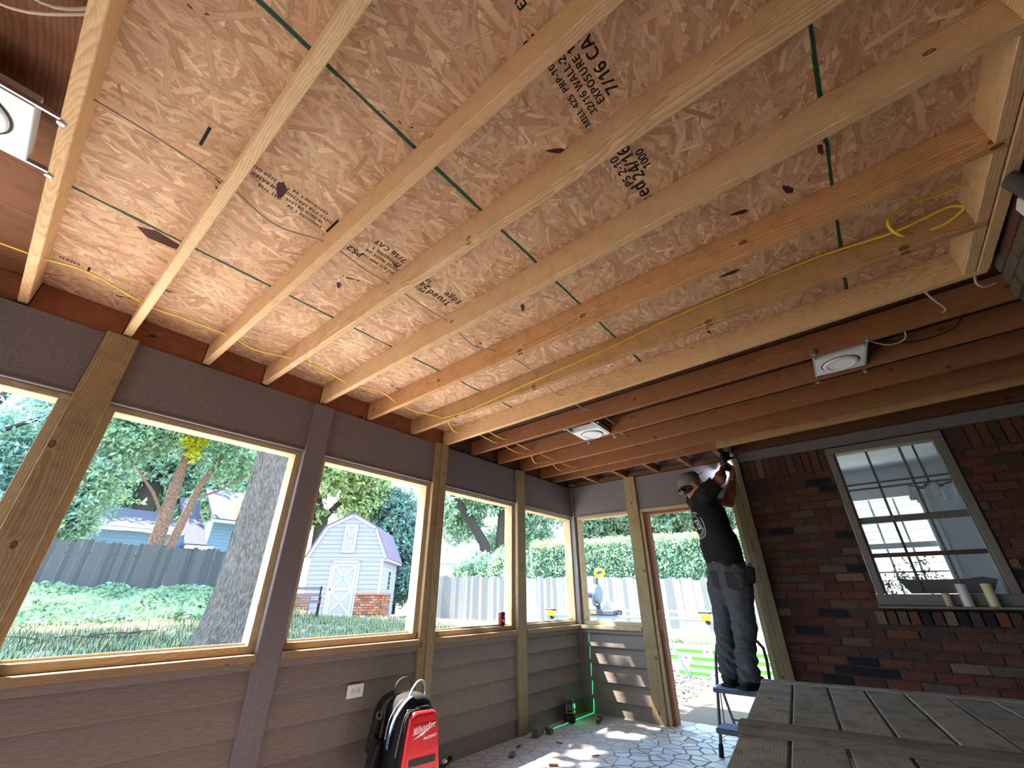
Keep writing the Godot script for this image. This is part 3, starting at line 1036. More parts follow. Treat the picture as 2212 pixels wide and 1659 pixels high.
func build_ground() -> void:
	var b := MB.new()
	var st := 0.75
	var x := -45.0
	while x < 24.0:
		var z := -45.0
		while z < 24.0:
			var inside := x > -3.0 and x + st < 2.8 and z > -4.9 and z + st < 2.4
			if not inside:
				var p: Array = []
				var n: Array = []
				for q in [[x, z], [x + st, z], [x + st, z + st], [x, z + st]]:
					var yy := gy(q[0], q[1])
					p.append(Vector3(q[0], yy, q[1]))
					n.append(Vector3(yy - gy(q[0] + 0.3, q[1]), 0.3, yy - gy(q[0], q[1] + 0.3)).normalized())
				var u: Array = []
				for q in p:
					u.append(Vector2(q.x, q.z) * 0.11)
				b.tri(p[0], p[1], p[2], n[0], n[1], n[2], u[0], u[1], u[2])
				b.tri(p[0], p[2], p[3], n[0], n[2], n[3], u[0], u[2], u[3])
			z += st
		x += st
	var g := noise_tex(41, 0.011, Color(0.38, 0.42, 0.34), Color(0.76, 0.74, 0.68), 512, 6)
	g.color_ramp.add_point(0.45, Color(0.68, 0.67, 0.56))
	M.lawn = textured(Color(0.80, 0.80, 0.78), g, 0.95, noise_tex(42, 0.08, Color.BLACK, Color.WHITE, 512, 5), 4.0)
	var o := obj("ground", b, M.lawn)
	o.set_meta("kind", "structure")
	tag(o, "dry sunlit back lawn with pale and green patches", "lawn")
	# blades
	M.blade = mat(Color(0.62, 0.65, 0.57), 0.8)
	M.blade.vertex_color_use_as_albedo = true
	M.blade.backlight_enabled = true
	M.blade.backlight = Color(0.25, 0.3, 0.12)
	var tuft := MB.new()
	for k in 6:
		var an := k * 1.05
		var d := Vector3(cos(an), 0, sin(an))
		var sd := Vector3(-d.z, 0, d.x) * 0.008
		var up := Vector3(0, 0.07 + 0.03 * (k % 3), 0) + d * 0.05
		tuft.tri(d * 0.03 - sd, d * 0.03 + sd, d * 0.03 + up, Vector3.UP, Vector3.UP, Vector3.UP, Vector2.ZERO, Vector2.ZERO, Vector2.ZERO)
	var spots: Array = []
	for i in 26000:
		var r := rng.randf_range(5.0, 21.0)
		var an := rng.randf_range(-0.25, 1.45)
		var px := -r * cos(an)
		var pz := -r * sin(an)
		if (px > -3.3 and pz > -6.0) or (px > -5.2 and pz > -9.6):
			continue
		var t := Transform3D(Basis(Vector3.UP, rng.randf() * TAU).scaled(Vector3.ONE * rng.randf_range(0.6, 1.5)), Vector3(px, gy(px, pz) - 0.01, pz))
		spots.append([t, Color(rng.randf_range(0.7, 1.1), rng.randf_range(0.75, 1.0), rng.randf_range(0.5, 0.9))])
	tag(scatter("lawn_grass", tuft.done(true), M.blade, spots, null), "short tufts of grass over the dry back lawn", "grass")
	# ivy and weeds on the bank under the left fence
	M.weed = leaf_mat(Color(0.56, 0.68, 0.56))
	spots = []
	for i in 9000:
		var r := rng.randf_range(15.8, 21.0)
		var an := rng.randf_range(-0.1, 0.42)
		var px := -r * cos(an)
		var pz := -r * sin(an)
		var lump := 0.5 + 0.5 * sin(px * 2.1 + 3.0 * sin(pz * 0.9)) * cos(pz * 1.7)
		var t := Transform3D(Basis.from_euler(Vector3(rng.randf() * 0.9, rng.randf() * TAU, rng.randf() * 0.9)).scaled(Vector3.ONE * rng.randf_range(0.5, 1.1)), Vector3(px, gy(px, pz) + rng.randf() * 0.35 * lump, pz))
		spots.append([t, tint(0.75, 1.15)])
	tag(scatter("bank_undergrowth", cluster(0.10), M.weed, spots, null), "green ivy and weeds on the bank below the dark fence", "undergrowth")
	# path, mulch
	var s := setting("path", "pale concrete walk outside the doorway", "path")
	one_box("slab", Vector3(-2.02, -0.16, -7.9), Vector3(0.2, -0.03, -4.985), M.concrete, s, 0.004)
	one_box("slab", Vector3(-0.9, -0.16, -9.4), Vector3(2.2, -0.03, -7.92), M.concrete, s, 0.004)
	var bounce_patio := setting("bounce_patio", "unseen pale concrete added behind the porch to reflect sunlight inside", "bounce_patio")  # unseen pale ground, added to bounce sun into the porch
	one_box("slab", Vector3(-7.5, -0.2, 2.47), Vector3(6.5, -0.02, 13.0), M.concrete, bounce_patio, 0.0)
	M.bounce_concrete = mat(Color(0.87, 0.87, 0.86), 0.9)
	var apron := setting("apron", "unseen pale slab added outside the window wall to bounce sun onto the ceiling", "added_paving")  # added slab below the sills, throws sunlight up to the ceiling
	one_box("slab", Vector3(-7.6, -0.2, -4.4), Vector3(-3.06, -0.06, 3.4), M.bounce_concrete, apron, 0.0)
	M.chip = mat(Color(0.62, 0.60, 0.60), 0.9)
	M.chip.vertex_color_use_as_albedo = true
	var chip := MB.new()
	chip.box(Vector3(-0.03, -0.008, -0.012), Vector3(0.03, 0.008, 0.012), 0.004)
	spots = []
	for i in 2600:
		var px := rng.randf_range(-4.6, -2.03)
		var pz := rng.randf_range(-8.6, -5.0)
		var t := Transform3D(Basis.from_euler(Vector3(rng.randf() - 0.5, rng.randf() * TAU, rng.randf() - 0.5)).scaled(Vector3.ONE * rng.randf_range(0.5, 1.5)), Vector3(px, -0.135 + gy(px, pz) + 0.15, pz))
		var k := rng.randf_range(0.45, 1.1)
		spots.append([t, Color(k, k * 0.97, k * 0.96)])
	tag(scatter("wood_chip_mulch", chip.done(true), M.chip, spots, null), "grey bark mulch beside the concrete walk outside the doorway", "mulch")

func tint(lo: float, hi: float) -> Color:
	var k := rng.randf_range(lo, hi)
	return Color(k * rng.randf_range(0.85, 1.12), k, k * rng.randf_range(0.8, 1.15))

func leaf_mat(c: Color) -> StandardMaterial3D:
	var m := mat(c, 0.55)
	m.vertex_color_use_as_albedo = true
	m.backlight_enabled = true
	m.backlight = Color(0.62, 0.62, 0.62)
	return m

func cluster(size: float) -> ArrayMesh:
	var r := RandomNumberGenerator.new()
	r.seed = int(size * 1000)
	var b := MB.new()
	for k in 7:
		var c := Vector3(r.randf_range(-1, 1), r.randf_range(-1, 1), r.randf_range(-1, 1)) * size * 1.5
		var t := Basis.from_euler(Vector3(r.randf() * TAU, r.randf() * TAU, r.randf() * TAU))
		var a := c + t * Vector3(-size, 0, 0)
		var e := c + t * Vector3(size, 0, 0)
		var l := c + t * Vector3(0.0, 0.15 * size, -0.42 * size)
		var m := c + t * Vector3(0.0, 0.15 * size, 0.42 * size)
		var n1 := (t * Vector3(0, 1, 0.3)).normalized()
		b.tri(a, l, e, n1, n1, n1, Vector2.ZERO, Vector2.ZERO, Vector2.ZERO)
		b.tri(a, m, e, n1, n1, n1, Vector2.ZERO, Vector2.ZERO, Vector2.ZERO)
	return b.done(true)

func scatter(called: String, m: Mesh, material: Material, spots: Array, parent: Node) -> MultiMeshInstance3D:
	var mm := MultiMesh.new()
	mm.transform_format = MultiMesh.TRANSFORM_3D
	mm.use_colors = true
	mm.mesh = m
	mm.instance_count = spots.size()
	for i in spots.size():
		mm.set_instance_transform(i, spots[i][0])
		mm.set_instance_color(i, spots[i][1])
	var o := MultiMeshInstance3D.new()
	o.multimesh = mm
	o.material_override = material
	o.name = called if parent else numbered(called)
	(parent if parent else self).add_child(o, true)
	o.set_meta("kind", "stuff")
	return o

func build_fences() -> void:
	var shapes: Array = []
	for k in 4:
		var b := MB.new()
		var h := 1.80 + 0.03 * k
		b.prism(PackedVector2Array([Vector2(-0.0725, -0.3), Vector2(0.0725, -0.3), Vector2(0.0725, h - 0.03), Vector2(0.045, h), Vector2(-0.045, h), Vector2(-0.0725, h - 0.03)]), 0.018, Transform3D.IDENTITY, 1.0)
		for i in b.uv.size():
			b.uv[i] = Vector2(b.v[i].x * 2.2 + 0.23 * k, b.v[i].y * 0.5 + 0.3 * k)
		shapes.append(b.done())
	for e in [["sunlit pale grey picket fence below the clipped hedge", Vector2(-17.2, -14.8), Vector2(-2.2, -19.5), [M.fence, M.fence_b, M.fence_c, M.fence], 0.0], ["dark weathered picket fence on the bank behind the oak trunk", Vector2(-21.3, 2.4), Vector2(-19.9, -9.6), [M.fence_dark, M.fence_dark_b, M.fence_dark, M.fence_dark_b], -0.12]]:
		var f := thing("picket_fence", e[0], "fence")
		var a: Vector2 = e[1]
		var z: Vector2 = e[2]
		var d := (z - a).normalized()
		var n := int(a.distance_to(z) / 0.15)
		var yaw := atan2(-d.y, d.x)
		for i in n:
			var p := a + d * 0.15 * i
			var o := MeshInstance3D.new()
			o.mesh = shapes[rng.randi() % 4]
			o.set_surface_override_material(0, e[3][rng.randi() % 4])
			o.name = "picket"
			f.add_child(o, true)
			o.position = Vector3(p.x, gy(p.x, p.y) + e[4] + rng.randf_range(-0.012, 0.012), p.y)
			o.rotation = Vector3(0, yaw, rng.randf_range(-0.006, 0.006))
		var back := Vector2(-d.y, d.x) * (-0.03 if e[4] >= 0.0 else 0.03)
		if back.dot(a) < 0.0:
			back = -back
		for y in [0.35, 1.45]:
			var r := MB.new()
			var pts: Array = []
			for i in 7:
				var p := a.lerp(z, i / 6.0) + back * 1.0
				pts.append(Vector3(p.x, gy(p.x, p.y) + e[4] + y, p.y))
			r.tube(pts, [0.035], 4)
			obj("rail", r, M.fence_dark, f)

func build_shed() -> void:
	var base := Vector3(-18.35, 0.36, -9.0)
	var s := thing("barn_shed", "white barn-roofed garden shed with crossed door and brick skirt", "shed", base, 0.748)
	var white := mat(Color(0.64, 0.62, 0.69), 0.75)
	var trim := mat(Color(0.71, 0.69, 0.76), 0.7)
	var line := mat(Color(0.62, 0.58, 0.66), 0.8)
	var roof := triplanar(textured(Color(0.55, 0.46, 0.55), noise_tex(51, 0.05, Color(0.75, 0.75, 0.75), Color(1, 1, 1)), 0.9), 1.2)
	var w := 3.2
	var dp := 3.1
	var outline := [Vector2(-0.10, 2.15), Vector2(0.52, 3.42), Vector2(1.6, 3.98), Vector2(2.68, 3.42), Vector2(3.30, 2.15)]
	var half := func(y: float) -> float:
		if y < 2.15:
			return 1.5
		if y < 3.42:
			return lerpf(1.62, 1.06, (y - 2.15) / 1.27)
		return lerpf(1.06, 0.02, (y - 3.42) / 0.56)
	var core := MB.new()
	core.prism(PackedVector2Array([Vector2(0.1, -0.3), Vector2(3.1, -0.3), Vector2(3.1, 2.2), Vector2(2.62, 3.36), Vector2(1.6, 3.90), Vector2(0.58, 3.36), Vector2(0.1, 2.2)]), dp, Transform3D(Basis.IDENTITY, Vector3(0, 0, -dp)))
	obj("body", core, white, s)
	var y := 0.0
	while y < 3.9:
		var h := minf(0.165, 3.94 - y)
		var a: float = half.call(y)
		var c: float = half.call(y + h)
		var b := MB.new()
		b.prism(PackedVector2Array([Vector2(1.6 - a, y), Vector2(1.6 + a, y), Vector2(1.6 + c, y + h - 0.006), Vector2(1.6 - c, y + h - 0.006)]), 0.014, Transform3D(Basis(Vector3.RIGHT, 0.07), Vector3(0, 0, 0.012 + y * 0.07)))
		for i in b.v.size():
			b.v[i].z = 0.022 - 0.014 * clampf((b.v[i].y - y) / h, 0, 1) if b.v[i].z > 0.010 + b.v[i].y * 0.0 + 0.008 else 0.0
		obj("siding_board", b, white, s)
		y += 0.17
	for k in 13:
		var yy := 0.17 * k
		var b := MB.new()
		b.box(Vector3(3.1, yy, -dp), Vector3(3.116, yy + 0.164, 0.0), 0.003)
		obj("siding_board", b, white, s)
	for e in [[0.06, 0.15], [3.03, 3.12]]:
		one_box("corner_trim", Vector3(e[0], 0, -0.02), Vector3(e[1], 2.15, 0.035), trim, s)
	for i in 4:
		var p: Vector2 = outline[i]
		var q: Vector2 = outline[i + 1]
		var d := (q - p).normalized()
		var nn := Vector2(-d.y, d.x)
		if nn.y < 0:
			nn = -nn
		var b := MB.new()
		b.prism(PackedVector2Array([p - nn * 0.13, q - nn * 0.13, q, p]), 0.03, Transform3D(Basis.IDENTITY, Vector3(0, 0, 0.03)))
		obj("rake_board", b, trim, s)
		var r := MB.new()
		r.prism(PackedVector2Array([p, q, q + nn * 0.035, p + nn * 0.035]), dp + 0.3, Transform3D(Basis.IDENTITY, Vector3(0, 0, -dp - 0.18)))
		obj("roof_slope", r, roof, s)
	one_box("eave_trim", Vector3(3.12, 2.07, -dp - 0.1), Vector3(3.30, 2.17, 0.06), trim, s)
	one_box("band_board", Vector3(0.05, 2.10, 0.02), Vector3(3.15, 2.18, 0.032), white, s)
	# door
	var cross := func(parent: Node, x0: float, y0: float, x1: float, y1: float, bw: float, z: float) -> void:
		for g in [[Vector2(x0, y0), Vector2(x1, y1)], [Vector2(x0, y1), Vector2(x1, y0)]]:
			var d: Vector2 = (g[1] - g[0]).normalized()
			var nn: Vector2 = Vector2(-d.y, d.x) * bw / 2
			var b := MB.new()
			b.prism(PackedVector2Array([g[0] - nn, g[1] - nn, g[1] + nn, g[0] + nn]), 0.02, Transform3D(Basis.IDENTITY, Vector3(0, 0, z)))
			obj("cross_brace", b, trim, parent)
	var door := one_box("door", Vector3(1.12, 0.03, 0.02), Vector3(2.10, 1.95, 0.05), white, s)
	for e in [[1.02, 0.0, 1.11, 2.06], [2.11, 0.0, 2.20, 2.06], [1.02, 1.97, 2.20, 2.06]]:
		one_box("door_casing", Vector3(e[0], e[1], 0.02), Vector3(e[2], e[3], 0.06), trim, s)
	for e in [[1.12, 0.03, 1.22, 1.95], [2.0, 0.03, 2.10, 1.95], [1.22, 0.03, 2.0, 0.13], [1.22, 0.94, 2.0, 1.04], [1.22, 1.85, 2.0, 1.95]]:
		one_box("door_rail", Vector3(e[0], e[1], 0.05), Vector3(e[2], e[3], 0.075), trim, door)
	cross.call(door, 1.22, 0.13, 2.0, 0.94, 0.09, 0.051)
	cross.call(door, 1.22, 1.04, 2.0, 1.85, 0.09, 0.051)
	one_box("latch", Vector3(1.13, 0.96, 0.075), Vector3(1.17, 1.02, 0.10), M.black, door)
	var loft := one_box("loft_door", Vector3(1.36, 2.40, 0.03), Vector3(1.84, 3.50, 0.05), white, s)
	for e in [[1.34, 2.38, 1.43, 3.52], [1.77, 2.38, 1.86, 3.52], [1.43, 2.38, 1.77, 2.48], [1.43, 3.42, 1.77, 3.52]]:
		one_box("door_rail", Vector3(e[0], e[1], 0.05), Vector3(e[2], e[3], 0.072), trim, loft)
	cross.call(loft, 1.43, 2.48, 1.77, 3.42, 0.07, 0.05)
	for e in [[1.32, 2.36, 1.34, 3.54], [1.86, 2.36, 1.88, 3.54], [1.34, 3.52, 1.86, 3.54], [1.34, 2.36, 1.86, 2.38]]:
		one_box("loft_edge", Vector3(e[0], e[1], 0.03), Vector3(e[2], e[3], 0.068), line, loft)
	# side window
	var win := one_box("side_window", Vector3(3.116, 0.95, -1.8), Vector3(3.14, 1.75, -1.25), trim, s)
	for k in 4:
		one_box("pane", Vector3(3.141, 1.0 + 0.185 * k, -1.75), Vector3(3.145, 1.16 + 0.185 * k, -1.30), M.black_gloss, win, 0.0)
	# brick skirt
	one_box("skirt_core", Vector3(2.22, -0.3, -0.02), Vector3(3.26, 0.80, 0.10), M.mortar, s, 0.0)
	one_box("skirt_core", Vector3(3.1, -0.3, -1.6), Vector3(3.26, 0.80, 0.0), M.mortar, s, 0.0)
	one_box("skirt_core", Vector3(-0.35, -0.3, 0.0), Vector3(0.42, 0.80, 0.10), M.mortar, s, 0.0)
	var tones: Array = []
	for c in [Color(0.66, 0.38, 0.28), Color(0.72, 0.45, 0.34), Color(0.60, 0.34, 0.27), Color(0.66, 0.48, 0.38), Color(0.48, 0.34, 0.30)]:
		tones.append(mat(c, 0.9))
	for part in [[2.22, 3.27, 0], [-0.35, 0.42, 0], [-1.6, 0.12, 1]]:
		var yy := -0.16
		var row := 0
		while yy < 0.76:
			var x: float = part[0] - (0.11 if row % 2 else 0.0)
			while x < part[1] - 0.03:
				var a := maxf(x, part[0])
				var c := minf(x + 0.21, part[1])
				if c - a > 0.04:
					if part[2] == 0:
						brick(s, Vector3((a + c) / 2, yy + 0.04, 0.09), Vector3(c - a, 0.08, 0.05), tones[rng.randi() % 5])
					else:
						brick(s, Vector3(3.25, yy + 0.04, (a + c) / 2), Vector3(c - a, 0.08, 0.05), tones[rng.randi() % 5], PI / 2)
				x += 0.225
			yy += 0.093
			row += 1
	one_box("skirt_cap", Vector3(2.20, 0.78, -0.02), Vector3(3.31, 0.84, 0.16), tones[1], s, 0.006)
	one_box("skirt_cap", Vector3(3.10, 0.78, -1.62), Vector3(3.31, 0.84, -0.025), tones[3], s, 0.006)
	one_box("skirt_cap", Vector3(-0.38, 0.78, 0.02), Vector3(0.43, 0.84, 0.16), tones[1], s, 0.006)
	var ramp := MB.new()
	ramp.prism(PackedVector2Array([Vector2(0.02, 0.02), Vector2(0.95, -0.16), Vector2(0.95, -0.25), Vector2(0.02, -0.25)]), 1.1, Transform3D(Basis(Vector3(0, 0, 1), Vector3.UP, Vector3(-1, 0, 0)), Vector3(2.16, 0, 0.10)))
	obj("ramp", ramp, mat(Color(0.66, 0.73, 0.80), 0.6), s)

func build_neighbours() -> void:
	var wall := mat(Color(0.46, 0.58, 0.72), 0.8)
	var trim := mat(Color(0.80, 0.85, 0.90), 0.7)
	var roof := triplanar(textured(Color(0.34, 0.34, 0.40), noise_tex(52, 0.05, Color(0.7, 0.7, 0.7), Color(1, 1, 1)), 0.95), 0.8)
	var h := thing("neighbour_house", "blue-sided neighbour's house with dark shingle roofs beyond the dark fence", "house", Vector3(-30, 0, 0))
	one_box("wall", Vector3(-7.0, 0, -6.95), Vector3(0.0, 4.15, -1.0), wall, h, 0.0)
	one_box("corner_board", Vector3(-0.1, 0, -7.02), Vector3(0.03, 4.15, -6.86), trim, h)
	one_box("gutter", Vector3(0.25, 4.13, -7.2), Vector3(0.40, 4.28, -0.6), trim, h)
	for k in 12:
		one_box("siding_line", Vector3(0.0, 2.0 + 0.18 * k, -6.9), Vector3(0.012, 2.16 + 0.18 * k, -1.0), wall, h, 0.0)
	var slope := func(lo: Vector3, hi: Vector3, z0: float, z1: float) -> void:
		var d := hi - lo
		var b := MB.new()
		b.prism(PackedVector2Array([Vector2(lo.x, lo.y), Vector2(hi.x, hi.y), Vector2(hi.x, hi.y + 0.12), Vector2(lo.x, lo.y + 0.12)]), z1 - z0, Transform3D(Basis.IDENTITY, Vector3(0, 0, z0)))
		obj("roof_slope", b, roof, h)
	slope.call(Vector3(0.3, 4.2, 0), Vector3(-4.5, 5.75, 0), -7.2, -0.6)
	slope.call(Vector3(1.1, 3.55, 0), Vector3(-3.2, 6.6, 0), -8.25, -7.2)
	one_box("wing_eave", Vector3(1.0, 3.42, -8.6), Vector3(1.15, 3.60, -7.25), trim, h)
	one_box("wing_wall", Vector3(-5.0, 0, -11.5), Vector3(0.4, 5.0, -8.28), wall, h, 0.0)
	one_box("wing_board", Vector3(0.4, 3.4, -8.42), Vector3(0.46, 6.4, -8.27), trim, h)
	one_box("wing_gutter", Vector3(0.7, 4.95, -11.5), Vector3(0.85, 5.1, -8.2), trim, h)
	slope.call(Vector3(0.8, 5.05, 0), Vector3(-2.6, 7.3, 0), -11.5, -8.25)
	for k in 10:
		one_box("siding_line", Vector3(0.4, 3.2 + 0.18 * k, -11.5), Vector3(0.412, 3.36 + 0.18 * k, -8.45), wall, h, 0.0)
	var g := thing("distant_house", "lavender-grey house roof glimpsed through the trees right of the shed", "house", Vector3(-28.5, 0, -28.5), 0.75)
	one_box("wall", Vector3(-4, 0, -3), Vector3(4, 3.6, 3), trim, g, 0.0)
	var rf := MB.new()
	rf.prism(PackedVector2Array([Vector2(-3.5, 3.5), Vector2(3.5, 3.5), Vector2(0, 7.0)]), 8.6, Transform3D(Basis(Vector3.UP, PI / 2), Vector3(-4.3, 0, 0)))
	obj("roof", rf, triplanar(mat(Color(0.55, 0.54, 0.66), 0.9), 1.0), g)
	# the gabled wing seen through the breakfast-room window
	var v := thing("side_wing", "cream gabled wing with lap siding seen through both house windows", "house", Vector3(1.5, 0, -14.0))
	one_box("wall", Vector3(-2.6, -0.2, -2), Vector3(7, 3.6, 0), mat(Color(0.66, 0.66, 0.63), 0.8), v, 0.0)
	var gb := MB.new()
	gb.prism(PackedVector2Array([Vector2(-2.6, 3.6), Vector2(7, 3.6), Vector2(2.4, 6.4)]), 0.2, Transform3D(Basis.IDENTITY, Vector3(0, 0, -0.2)))
	obj("gable", gb, mat(Color(0.66, 0.66, 0.63), 0.8), v)
	for k in 20:
		one_box("siding_board", Vector3(-2.6, 0.18 * k, 0.0), Vector3(7, 0.18 * k + 0.172, 0.02 + 0.0), mat(Color(0.68, 0.68, 0.65), 0.8) if k == 0 else v.get_node("siding_board").get_surface_override_material(0), v, 0.012)
	var rake := MB.new()
	rake.prism(PackedVector2Array([Vector2(-3.2, 3.25), Vector2(2.4, 6.65), Vector2(2.4, 6.35), Vector2(-3.0, 3.05)]), 0.3, Transform3D(Basis.IDENTITY, Vector3(0, 0, 0)))
	obj("rake_board", rake, trim, v)
	var fan := MB.new()
	fan.lathe([Vector2(0.0, 0.0), Vector2(0.34, 0.0), Vector2(0.36, 0.06), Vector2(0.3, 0.12), Vector2(0, 0.13)], 20, Transform3D(Basis(Vector3.RIGHT, PI / 2), Vector3(0.6, 3.0, 0.02)))
	obj("round_vent", fan, trim, v)

# ---------------------------------------------------------------- trees
func tree(called: String, label: String, limbs: Array, bark: Material, blobs: Array, size: float, leaf: Material, lo := 0.7, hi := 1.2, group := "") -> Node3D:
	var at: Vector3 = limbs[0][0][0]
	var t := thing(called, label, "tree", at, 0.0, group)
	var first: Node = null
	for l in limbs:
		var p: Array = []
		for q in l[0]:
			p.append(q - at)
		var b := MB.new()
		b.tube(p, l[1], 12)
		first = obj("trunk" if first == null else "branch", b, bark, t)
	var spots: Array = []
	for e in blobs:
		var c: Vector3 = e[0]
		var r: Vector3 = e[1]
		for i in int(e[2]):
			var d := Vector3(rng.randfn(), rng.randfn(), rng.randfn()).normalized()
			var k := pow(rng.randf(), 0.45)
			k *= 1.0 + 0.22 * sin(d.x * 7.0 + c.x) * cos(d.y * 6.0 + d.z * 5.0)
			var pos := c + d * r * k - at
			var w := Transform3D(Basis.from_euler(Vector3(rng.randf() * TAU, rng.randf() * TAU, rng.randf() * TAU)).scaled(Vector3.ONE * rng.randf_range(0.7, 1.4)), pos)
			spots.append([w, tint(lo, hi)])
	scatter("foliage", cluster(size), leaf, spots, t)
	return t

func build_trees() -> void:
	var bark_b := noise_tex(61, 0.03, Color.BLACK, Color.WHITE, 512, 5)
	var bark_c := noise_tex(62, 0.035, Color(0.50, 0.48, 0.46), Color(1, 1, 1), 512, 5)
	M.oak_bark = textured(Color(0.62, 0.58, 0.56), bark_c, 0.95, bark_b, 7.0)
	M.oak_bark.uv1_scale = Vector3(9.0, 0.35, 1)
	M.bark = textured(Color(0.36, 0.33, 0.31), bark_c, 0.95)
	M.bark.uv1_scale = Vector3(3.0, 0.5, 1)
	M.smooth_bark = textured(Color(0.66, 0.52, 0.45), bark_c, 0.8)
	M.smooth_bark.uv1_scale = Vector3(1.0, 0.4, 1)
	var green := leaf_mat(Color(0.62, 0.75, 0.65))
	var blue := leaf_mat(Color(0.54, 0.69, 0.66))
	var lime := leaf_mat(Color(0.71, 0.80, 0.58))
	var yellow := leaf_mat(Color(0.80, 0.78, 0.22))
	var hedge_leaf := leaf_mat(Color(0.66, 0.79, 0.67))
	# the oak: flared trunk built as a ridged surface
	var at := Vector3(-9.4, 0.0, -3.62)
	var oak := thing("oak_tree", "massive oak trunk with deeply furrowed grey bark beside the porch", "tree", at)
	var b := MB.new()
	var rows := 60
	var sides := 168
	var f := FastNoiseLite.new()
	f.seed = 4
	f.frequency = 1.0
	var pt := func(i: int, k: int) -> Vector3:
		var y := 0.05 + 7.5 * pow(float(i) / rows, 1.25)
		var an := TAU * k / sides
		var r := 0.54 + 0.20 * exp(-(y - 0.3) * 2.2) - 0.012 * y
		r += 0.14 * exp(-(y - 0.3) * 3.5) * maxf(0.0, cos(an * 5.0 + 0.6))
		r += 0.075 * absf(f.get_noise_3d(cos(an) * 7.5, y * 1.1, sin(an) * 7.5))
		return Vector3(cos(an) * r - 0.01 * y, y, sin(an) * r)
	for i in rows:
		for k in sides:
			var q: Array = [pt.call(i, k), pt.call(i, k + 1), pt.call(i + 1, k + 1), pt.call(i + 1, k)]
			var nn: Array = []
			for j in 4:
				var kk: float = k + (1 if j == 1 or j == 2 else 0)
				nn.append(Vector3(cos(TAU * kk / sides), 0.1, sin(TAU * kk / sides)))
			var u0 := float(k) / sides
			var u1 := float(k + 1) / sides
			b.tri(q[0], q[1], q[2], nn[0], nn[1], nn[2], Vector2(u0, q[0].y), Vector2(u1, q[1].y), Vector2(u1, q[2].y))
			b.tri(q[0], q[2], q[3], nn[0], nn[2], nn[3], Vector2(u0, q[0].y), Vector2(u1, q[2].y), Vector2(u0, q[3].y))
	obj("trunk", b, M.oak_bark, oak)
	for e in [[Vector3(-0.1, 6.8, 0), Vector3(0.9, 8.2, 0.5), Vector3(2.0, 9.0, 1.2)], [Vector3(-0.1, 6.5, 0), Vector3(-3.0, 9.0, 2.0), Vector3(-5.5, 10.0, 4.0)], [Vector3(-0.1, 7.0, 0), Vector3(-1.2, 9.2, -3.0), Vector3(-2.8, 10.5, -6.0)], [Vector3(-0.1, 7.2, 0), Vector3(-3.0, 9.5, -3.0), Vector3(-5.0, 10.5, -6.0)]]:
		var l := MB.new()
		l.tube(e, [0.32, 0.2, 0.08], 10)
		obj("branch", l, M.oak_bark, oak)
	var spots: Array = []
	for e in [[Vector3(-16.0, 9.8, 0.6), Vector3(3.2, 1.8, 3.6), 1400], [Vector3(-17.5, 9.5, -5.5), Vector3(3.8, 2.0, 4.0), 1700], [Vector3(-12.6, 10.8, -9.4), Vector3(3.4, 1.6, 3.0), 1300], [Vector3(-14.5, 11.5, -3.5), Vector3(2.4, 1.6, 3.2), 800], [Vector3(-7.3, 9.0, -2.4), Vector3(1.5, 0.7, 1.8), 75]]:
		for i in int(e[2]):
			var d := Vector3(rng.randfn(), rng.randfn(), rng.randfn()).normalized()
			var pos: Vector3 = e[0] + d * e[1] * pow(rng.randf(), 0.45)
			var t := (pos.y) / 0.85
			var foot := Vector2(pos.x + 0.46 * t, pos.z - 0.19 * t)
			if foot.x > -3.3 and foot.x < -1.5 and foot.y > -5.0 and foot.y < -2.6 and rng.randf() < 0.0:
				continue
			spots.append([Transform3D(Basis.from_euler(Vector3(rng.randf() * TAU, rng.randf() * TAU, rng.randf() * TAU)).scaled(Vector3.ONE * rng.randf_range(0.8, 1.5)), pos - at), tint(0.7, 1.2)])
	scatter("foliage", cluster(0.15), green, spots, oak)
	# beyond the left fence
	tree("crape_myrtle", "pinkish forked myrtle trunks rising in front of the blue house", [[[Vector3(-23.0, 1.0, -4.8), Vector3(-23.0, 3.2, -4.74), Vector3(-23.03, 5.2, -4.68), Vector3(-23.0, 7.2, -4.7), Vector3(-22.8, 9.0, -4.9)], [0.30, 0.27, 0.22, 0.17, 0.1]], [[Vector3(-23.0, 1.2, -5.1), Vector3(-22.9, 3.1, -5.25), Vector3(-22.85, 5.5, -5.5), Vector3(-22.7, 7.2, -6.0)], [0.20, 0.18, 0.14, 0.06]], [[Vector3(-23.0, 4.0, -4.7), Vector3(-22.9, 5.0, -4.0), Vector3(-22.8, 5.9, -3.1)], [0.07, 0.06, 0.03]], [[Vector3(-22.9, 5.0, -5.4), Vector3(-22.7, 5.4, -6.2), Vector3(-22.5, 6.6, -7.4)], [0.06, 0.05, 0.03]]], M.smooth_bark,
		[[Vector3(-22.6, 8.6, -4.4), Vector3(2.0, 1.5, 2.8), 900], [Vector3(-23.2, 7.2, -3.0), Vector3(1.0, 0.9, 1.4), 260], [Vector3(-23.0, 6.9, -6.6), Vector3(1.0, 1.0, 1.6), 300]], 0.12, green)
	var yb := tree("yellow_branch", "bright yellow-green leaf sprays hanging at the top of the myrtle", [[[Vector3(-22.6, 8.4, -4.6), Vector3(-22.4, 7.8, -4.55), Vector3(-22.3, 7.0, -4.6)], [0.04, 0.03, 0.015]]], M.smooth_bark, [[Vector3(-22.3, 7.5, -4.6), Vector3(0.4, 0.45, 0.5), 120], [Vector3(-22.3, 7.0, -4.75), Vector3(0.2, 0.5, 0.2), 40]], 0.10, yellow, 0.9, 1.2)
	yb.set_meta("category", "branch")
